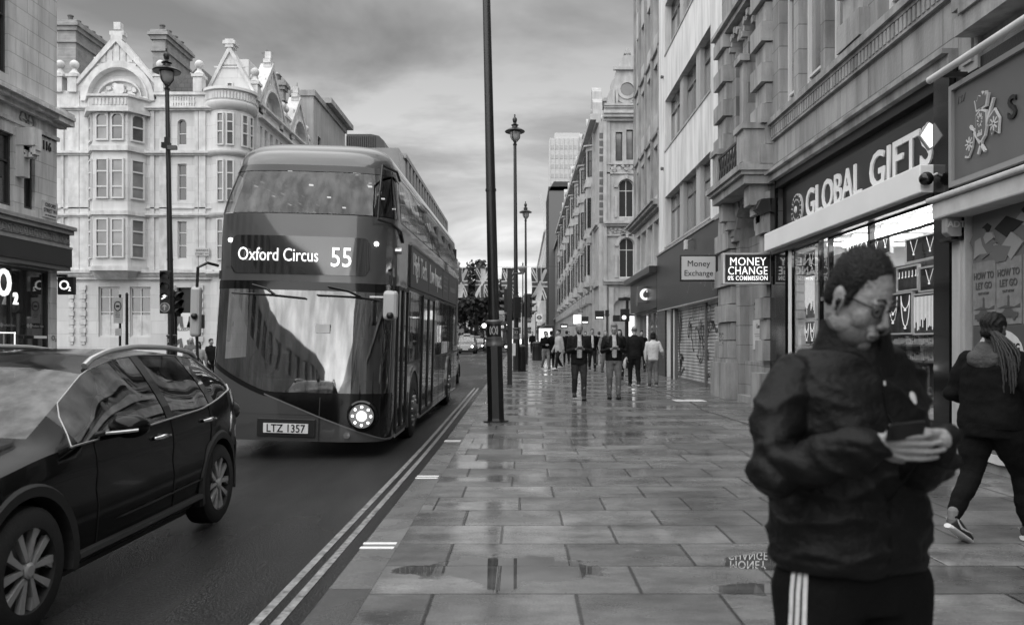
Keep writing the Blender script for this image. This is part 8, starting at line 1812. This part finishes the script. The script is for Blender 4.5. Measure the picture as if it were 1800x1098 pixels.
    for an, toe, up in ((aL, (.09, .235, .03), 1), (aR, (-.12, -.34, .03), 0)):
        A = S(an); Tp = S(toe)
        if up: hl = Vector((A.x, A.y + .055, A.z - .055)); ball = Vector((Tp.x, Tp.y - .03, .018)); d = (ball - hl)
        else: hl = Vector((A.x, A.y + .05, .02)); ball = Vector((Tp.x, A.y - .14, .02)); d = ball - hl
        ln = d.length; d.normalize(); sd_ = Vector((1, 0, 0)); up_ = sd_.cross(d) * -1
        if up_.z < 0: up_ = -up_
        def ringat(f, wd, h0, h1, n=14): c = hl + d * ln * f; return [tuple(c + sd_ * wd * math.cos(a) + up_ * (h0 + (h1 - h0) * (.5 + .5 * math.sin(a)))) for a in [2 * math.pi * i / n for i in range(n)]]
        mb = MB(); mb.loft([ringat(f, w_, .018, h) for f, w_, h in ((-.06, .022, .05), (0, .036, .085), (.2, .040, .10), (.45, .042, .085), (.7, .046, .062), (.95, .046, .05), (1.15, .038, .042), (1.28, .02, .032))]); sh = t.add('shoe', mb, M['shoe_dark'], smooth=True)
        mb = MB(); mb.loft([ringat(f, w_, -.012, .022) for f, w_ in ((-.10, .026), (0, .041), (.45, .045), (.95, .050), (1.2, .042), (1.32, .02))]); t.add('sole', mb, M['shoe_white'], parent=sh)
        for s2 in (-1, 1):
            mb = MB(); pts = [hl + d * ln * f + sd_ * s2 * (.0445) + up_ * h for f, h in ((.95, .050), (.6, .038), (.35, .034), (.12, .052), (.0, .07))]; mb.path(pts, [.002, .006, .008, .006, .002], 6); t.add('shoe_mark', mb, M['shoe_white'], parent=sh)
        mb = MB(); limb(mb, [A, A + Vector((0, -.005, .05))], [.040, .043], 10); t.add('sock', mb, M['cloth_mid'] if up else M['cloth_black'])
braids_woman()
# ------------------------------------------------------------ man in the foreground
def front_man():
    RX, RY = .835, 2.02; yaw = R(14); c, s = math.cos(yaw), math.sin(yaw)
    t = T('person', 'young man with short dark hair and glasses in a black padded jacket reading his phone', 'person', (RX, RY, 0))
    Wd = lambda x, y, z: Vector((RX + c * x - s * y, RY + s * x + c * y, z)); V = lambda p: Wd(*p)
    RM = Matrix.Rotation(R(29), 3, 'Z') @ Matrix.Rotation(R(28), 3, 'X'); HC = Vector((PX(1513, 1.93), 1.93, PZ(524, 1.93)))
    Hd = lambda p: RM @ Vector((p[0] * .80, p[1] * .81, p[2] * 1.0)) + HC
    # hands in world space
    wr_, wl_ = Vector((PX(1537, 1.74), 1.74, PZ(780, 1.74))), Vector((PX(1652, 1.75), 1.75, PZ(772, 1.75)))
    eR_, eL_ = Vector((PX(1366, 1.88), 1.88, PZ(842, 1.88))), Vector((PX(1603, 1.95), 1.95, PZ(836, 1.95)))
    sR_, sL_ = V((-.152, .02, 1.325)), V((.150, .02, 1.325))
    mb = MB(); headfun(mb, Hd)
    limb(mb, [Hd(Vector((0, .03, -.04))), V((0, -.01, 1.44)), V((0, .02, 1.34))], [.054, .058, .08], 18)
    rings(mb, [(0, 0, .86, .13, .09), (0, 0, 1.05, .12, .085), (0, .01, 1.25, .13, .09), (0, .02, 1.36, .09, .06)], X=Wd)
    for sd, s_, e, w_ in ((-1, sR_, eR_, wr_), (1, sL_, eL_, wl_)):
        limb(mb, [s_, e, w_], [.05, .042, .027], 12)
    hand(mb, wr_, Vector((.92, -.30, -.06)), Vector((.1, .9, .42)), -1, (.08, .25, .2), .80, thumb=(.8, .7, .5))
    hand(mb, wl_, Vector((-.90, -.34, -.02)), Vector((-.1, .9, .42)), 1, (.15, .4, .3), .78, thumb=(.75, .75, .5))
    for sg in (-1, 1): limb(mb, [V((sg * .1, 0, .88)), V((sg * .105, -.02, .48)), V((sg * .11, .03, .09)), V((sg * .12, -.1, .04))], [.085, .055, .038, .03], 12)
    fuse(t, 'body', mb, mat('skin_young', .26, .5, 30, .22, .25, 110, spec=.35), .0034, 2)
    # hair with fine strands
    mb = MB()
    def b(cn, r, n=22): kk = MB(); kk.ball((0, 0, 0), 1, n); mb.add([tuple(Hd(Vector((cn[0] + v.x * r[0], cn[1] + v.y * r[1], cn[2] + v.z * r[2])))) for v in kk.v], kk.f)
    b((0, .024, .046), (.078, .092, .077)); b((0, -.024, .080), (.046, .034, .018)); b((0, .066, .0), (.062, .045, .056))
    for sg in (-1, 1): b((sg * .060, .020, .040), (.021, .052, .044)); b((sg * .058, .055, .0), (.020, .034, .040)); b((sg * .070, -.012, .008), (.008, .010, .026))
    hr = fuse(t, 'hair', mb, M['hair_black'], .0045, 1, lambda p: .0012 * noise.noise(Vector((p.x * 90, p.y * 90, p.z * 300))))
    mb = MB(); rg = random.Random(2); me = hr.data; off = Vector(t.off); vs = list(me.vertices)
    for q in range(9000):
        v = vs[rg.randrange(len(vs))]; p = v.co + off; d = (v.normal + Vector((rg.gauss(0, .5), rg.gauss(0, .5), rg.gauss(0, .5) + .1)))
        if d.length < .1: continue
        d = d.normalized() * rg.uniform(.003, .0065); sd_ = d.orthogonal().normalized() * .0006; k0 = len(mb.v); mb.v += [p - sd_, p + sd_, p + d]; mb.f.append([k0, k0 + 1, k0 + 2]); mb.mi.append(0); mb.sm.append(False)
    t.add('strands', mb, M['hair_black'], parent=hr)
    # brows, eyes, beard shadow, glasses, earbud
    def hp(pts, r, nm, m, n=8, par=None): mb = MB(); mb.path([Hd(Vector(p)) for p in pts], r, n); return t.add(nm, mb, m, parent=par, smooth=True)
    for sg in (-1, 1):
        hp([(sg * .012, -.094, .022), (sg * .028, -.096, .030), (sg * .046, -.084, .026)], [.003, .0042, .002], 'eyebrow', M['hair_black'])
        mb = MB(); kk = MB(); kk.ball((sg * .029, -.081, .002), 1, 12, (.013, .010, .0065)); mb.add([tuple(Hd(v)) for v in kk.v], kk.f); ey = t.add('eye', mb, M['off_white'], smooth=True)
        mb = MB(); kk = MB(); kk.ball((sg * .029, -.088, -.001), 1, 10, (.006, .005, .0058)); mb.add([tuple(Hd(v)) for v in kk.v], kk.f); t.add('iris', mb, M['hair_black'], parent=ey)
        hp([(sg * .015, -.090, .005), (sg * .029, -.0955, .0085), (sg * .043, -.084, .004)], [.002, .0032, .002], 'eyelid', mat('lid_skin', .10, .5), par=ey)
    gl = None
    for sg in (-1, 1):
        pts = [(sg * (.033 + .024 * math.cos(a)), -.102 + .010 * (math.cos(a) * 1) ** 2, .002 + .016 * math.sin(a)) for a in [2 * math.pi * i / 18 for i in range(19)]]; hp(pts, .0018, 'glasses_rim', M['black_gloss'], 6)
        hp([(sg * .057, -.092, .008), (sg * .074, -.04, .008), (sg * .080, .015, .004)], .0020, 'glasses_arm', M['black_gloss'], 6)
    hp([(-.010, -.106, .006), (0, -.109, .009), (.010, -.106, .006)], .0018, 'glasses_bridge', M['black_gloss'], 6)
    hp([(-.021, -.094, -.0665), (-.008, -.1025, -.0665), (.008, -.1025, -.0665), (.021, -.094, -.0665)], .0018, 'mouth_line', mat('lip_line', .05, .6), 6)
    mb = MB()
    for cn, r in (((0, -.030, -.073), (.0530, .0605, .0445)), ((0, -.071, -.0955), (.0235, .0215, .0185))): kk = MB(); kk.ball((0, 0, 0), 1, 22); mb.add([tuple(Hd(Vector((cn[0] + v.x * r[0], cn[1] + v.y * r[1], cn[2] + v.z * r[2])))) for v in kk.v], kk.f)
    t.add('stubble', mb, mat('stubble', .11, .7, 160, .35, .3, 300), smooth=True)
    mb = MB(); kk = MB(); kk.ball((-.083, .006, -.012), 1, 10, (.010, .009, .011)); kk.path([(-.086, .004, -.014), (-.088, .0, -.034)], .0035, 6); mb.add([tuple(Hd(v)) for v in kk.v], kk.f); t.add('earbud', mb, M['black_gloss'], smooth=True)
    # jacket
    def fold(p):
        q = Vector((p.x * 7 + p.z * 3, p.y * 7, p.z * 11)); a = noise.noise(q); b2 = noise.noise(Vector((p.x * 16 - p.z * 9, p.y * 14, p.z * 26 + 5)))
        r = (1 - abs(a)) ** 4 * .013 - .004 + b2 * .005
        band = math.sin((p.z * 2 * math.pi) / .145) ; r -= .003 * max(0, band) ** 12 if p.z < 1.2 and p.z > .9 else 0
        e = math.exp(-((p.z - 1.12) / .10) ** 2); r += e * .006 * math.sin(p.x * 55 + p.z * 70 + 3 * a)
        return r
    mb = MB(); rings(mb, [(-.015, .0, .865, .188, .145), (-.015, .0, .885, .198, .155), (-.012, .0, .95, .196, .156), (-.01, .0, 1.05, .188, .150), (0, .0, 1.15, .188, .148), (0, .005, 1.24, .190, .140), (0, .01, 1.31, .184, .128), (0, .012, 1.36, .160, .112), (0, .008, 1.40, .118, .100)], 32, X=Wd)
    limb(mb, [sR_, (sR_ + eR_) / 2 + Vector((-.022, 0, .01)), eR_ + Vector((-.0, 0, .02)), eR_.lerp(wr_, .45) + Vector((0, 0, .004)), eR_.lerp(wr_, .93)], [.070, .068, .066, .056, .046], 18)
    limb(mb, [sL_, (sL_ + eL_) / 2 + Vector((-.004, .0, .01)), eL_ + Vector((.0, 0, .01)), eL_.lerp(wl_, .5) + Vector((.008, 0, -.01)), eL_.lerp(wl_, .88) + Vector((.008, 0, 0))], [.068, .066, .062, .054, .044], 18)
    jk = fuse(t, 'jacket', mb, M['nylon_black'], .0062, 3, fold)
    mb = MB(); rg_ = []
    for z, rx, ry, oy in ((1.37, .110, .100, .0), (1.405, .096, .092, -.004), (1.445, .082, .084, -.008), (1.468, .077, .080, -.010), (1.468, .066, .068, -.010), (1.43, .066, .068, -.006), (1.38, .07, .07, 0)):
        ring = []
        for i in range(36):
            a = 2 * math.pi * i / 36; fr_ = max(0, -math.sin(a)); ring.append(tuple(Wd(rx * math.cos(a), oy + ry * math.sin(a) - .012 * fr_, z - .030 * fr_ ** 2 + (.012 if math.sin(a) > 0 else 0))))
        rg_.append(ring)
    mb.loft(rg_, caps=False); cl = t.add('collar', mb, M['nylon_black'], parent=jk, smooth=True)
    zp = [(.0 - .012, -.160 - .0, .87), (-.01, -.166, .95), (-.006, -.163, 1.05), (0, -.160, 1.15), (.0, -.152, 1.25), (.0, -.138, 1.33), (.0, -.118, 1.385), (.0, -.104, 1.43)]
    from mathutils.bvhtree import BVHTree
    jb = BVHTree.FromPolygons([v.co + off for v in jk.data.vertices], [list(p.vertices) for p in jk.data.polygons])
    fd = (V((0, -1, 0)) - V((0, 0, 0))).normalized()
    def hit(p, o=.002): h = jb.ray_cast(V(p) + fd * .6, -fd); return (h[0] + fd * o) if h[0] is not None else V(p)
    mb = MB(); mb.path([hit((p[0], 0, p[2]), .001) for p in zp[:-1]] + [V((0, -.112, 1.43))], .004, 6); t.add('zip', mb, M['cloth_black'], parent=jk)
    zq = hit((0, 0, 1.33), .004); mb = MB(); mb.tube(zq, zq - Vector((0, 0, .028)), .003, n=6); t.add('zip_pull', mb, M['silver'], parent=jk)
    mb = MB(); rr_ = [[tuple(hit((.088 + r_ * math.cos(a), 0, 1.288 + r_ * 1.15 * math.sin(a)), .0022)) for a in [i * .3491 for i in range(18)]] for r_ in (.013, .006)]; mb.loft(rr_); t.add('badge', mb, M['off_white'], parent=jk)
    # trousers with three stripes
    mb = MB(); rings(mb, [(0, .0, .76, .15, .12), (0, .0, .86, .178, .132), (0, .0, .95, .17, .128)], 28, X=Wd)
    for sg in (-1, 1): limb(mb, [V((sg * .098, .0, .82)), V((sg * .105, -.01, .66)), V((sg * .108, -.02, .48)), V((sg * .112, .01, .28)), V((sg * .115, .03, .10))], [.112, .102, .082, .074, .066], 18)
    tr = fuse(t, 'trousers', mb, M['cloth_black'], .009, 3, lambda p: .008 * noise.noise(Vector((p.x * 12, p.y * 12, p.z * 8))))
    bvh = BVHTree.FromPolygons([v.co + off for v in tr.data.vertices], [list(p.vertices) for p in tr.data.polygons])
    for q in range(3):
        pa = []
        for i in range(22):
            z = .93 - i * .038; ang = R(212 - 9 * (q - 1)); o = V((-.10, 0, z)); d = V((-.10 + math.cos(ang), math.sin(ang), z)) - o; d.z = 0; d.normalize(); far_ = o + d * .5; h = bvh.ray_cast(far_, -d)
            if h[0] is not None: pa.append((h[0] + d * .0025, Vector((-d.y, d.x, 0))))
        mb = MB(); vs = [tuple(p + sd2 * w_) for p, sd2 in pa for w_ in (-.0055, .0055)]; mb.add(vs, [(2 * i, 2 * i + 1, 2 * i + 3, 2 * i + 2) for i in range(len(pa) - 1)]); t.add('side_stripe', mb, M['knit_white'], parent=tr)
    for sg in (-1, 1): mb = MB(); rings(mb, [(sg * .118, -.05, .0, .048, .145), (sg * .118, -.05, .04, .05, .148), (sg * .118, -.03, .08, .045, .11), (sg * .116, .02, .12, .042, .06)], 20, X=Wd); t.add('shoe', mb, M['shoe_dark'], smooth=True)
    ph = MB(); cpt = Vector((PX(1592, 1.70), 1.70, PZ(757, 1.70))); a_ = Vector((1, .0, .10)).normalized(); b_2 = Vector((0, -.5, .86)).normalized(); b_2 = (b_2 - a_ * b_2.dot(a_)).normalized(); n_ = a_.cross(b_2)
    vs = [tuple(cpt + a_ * (i * .040) + b_2 * (j * .022) + n_ * (q * .0045)) for q in (-1, 1) for j in (-1, 1) for i in (-1, 1)]; ph.add(vs, [(0, 1, 3, 2), (4, 5, 7, 6), (0, 1, 5, 4), (2, 3, 7, 6), (0, 2, 6, 4), (1, 3, 7, 5)])
    solo('phone', 'black phone held in both hands by the young man in front', 'phone', ph, M['black_gloss'], tuple(cpt), group='phones in hands', bevel=.003)
front_man()
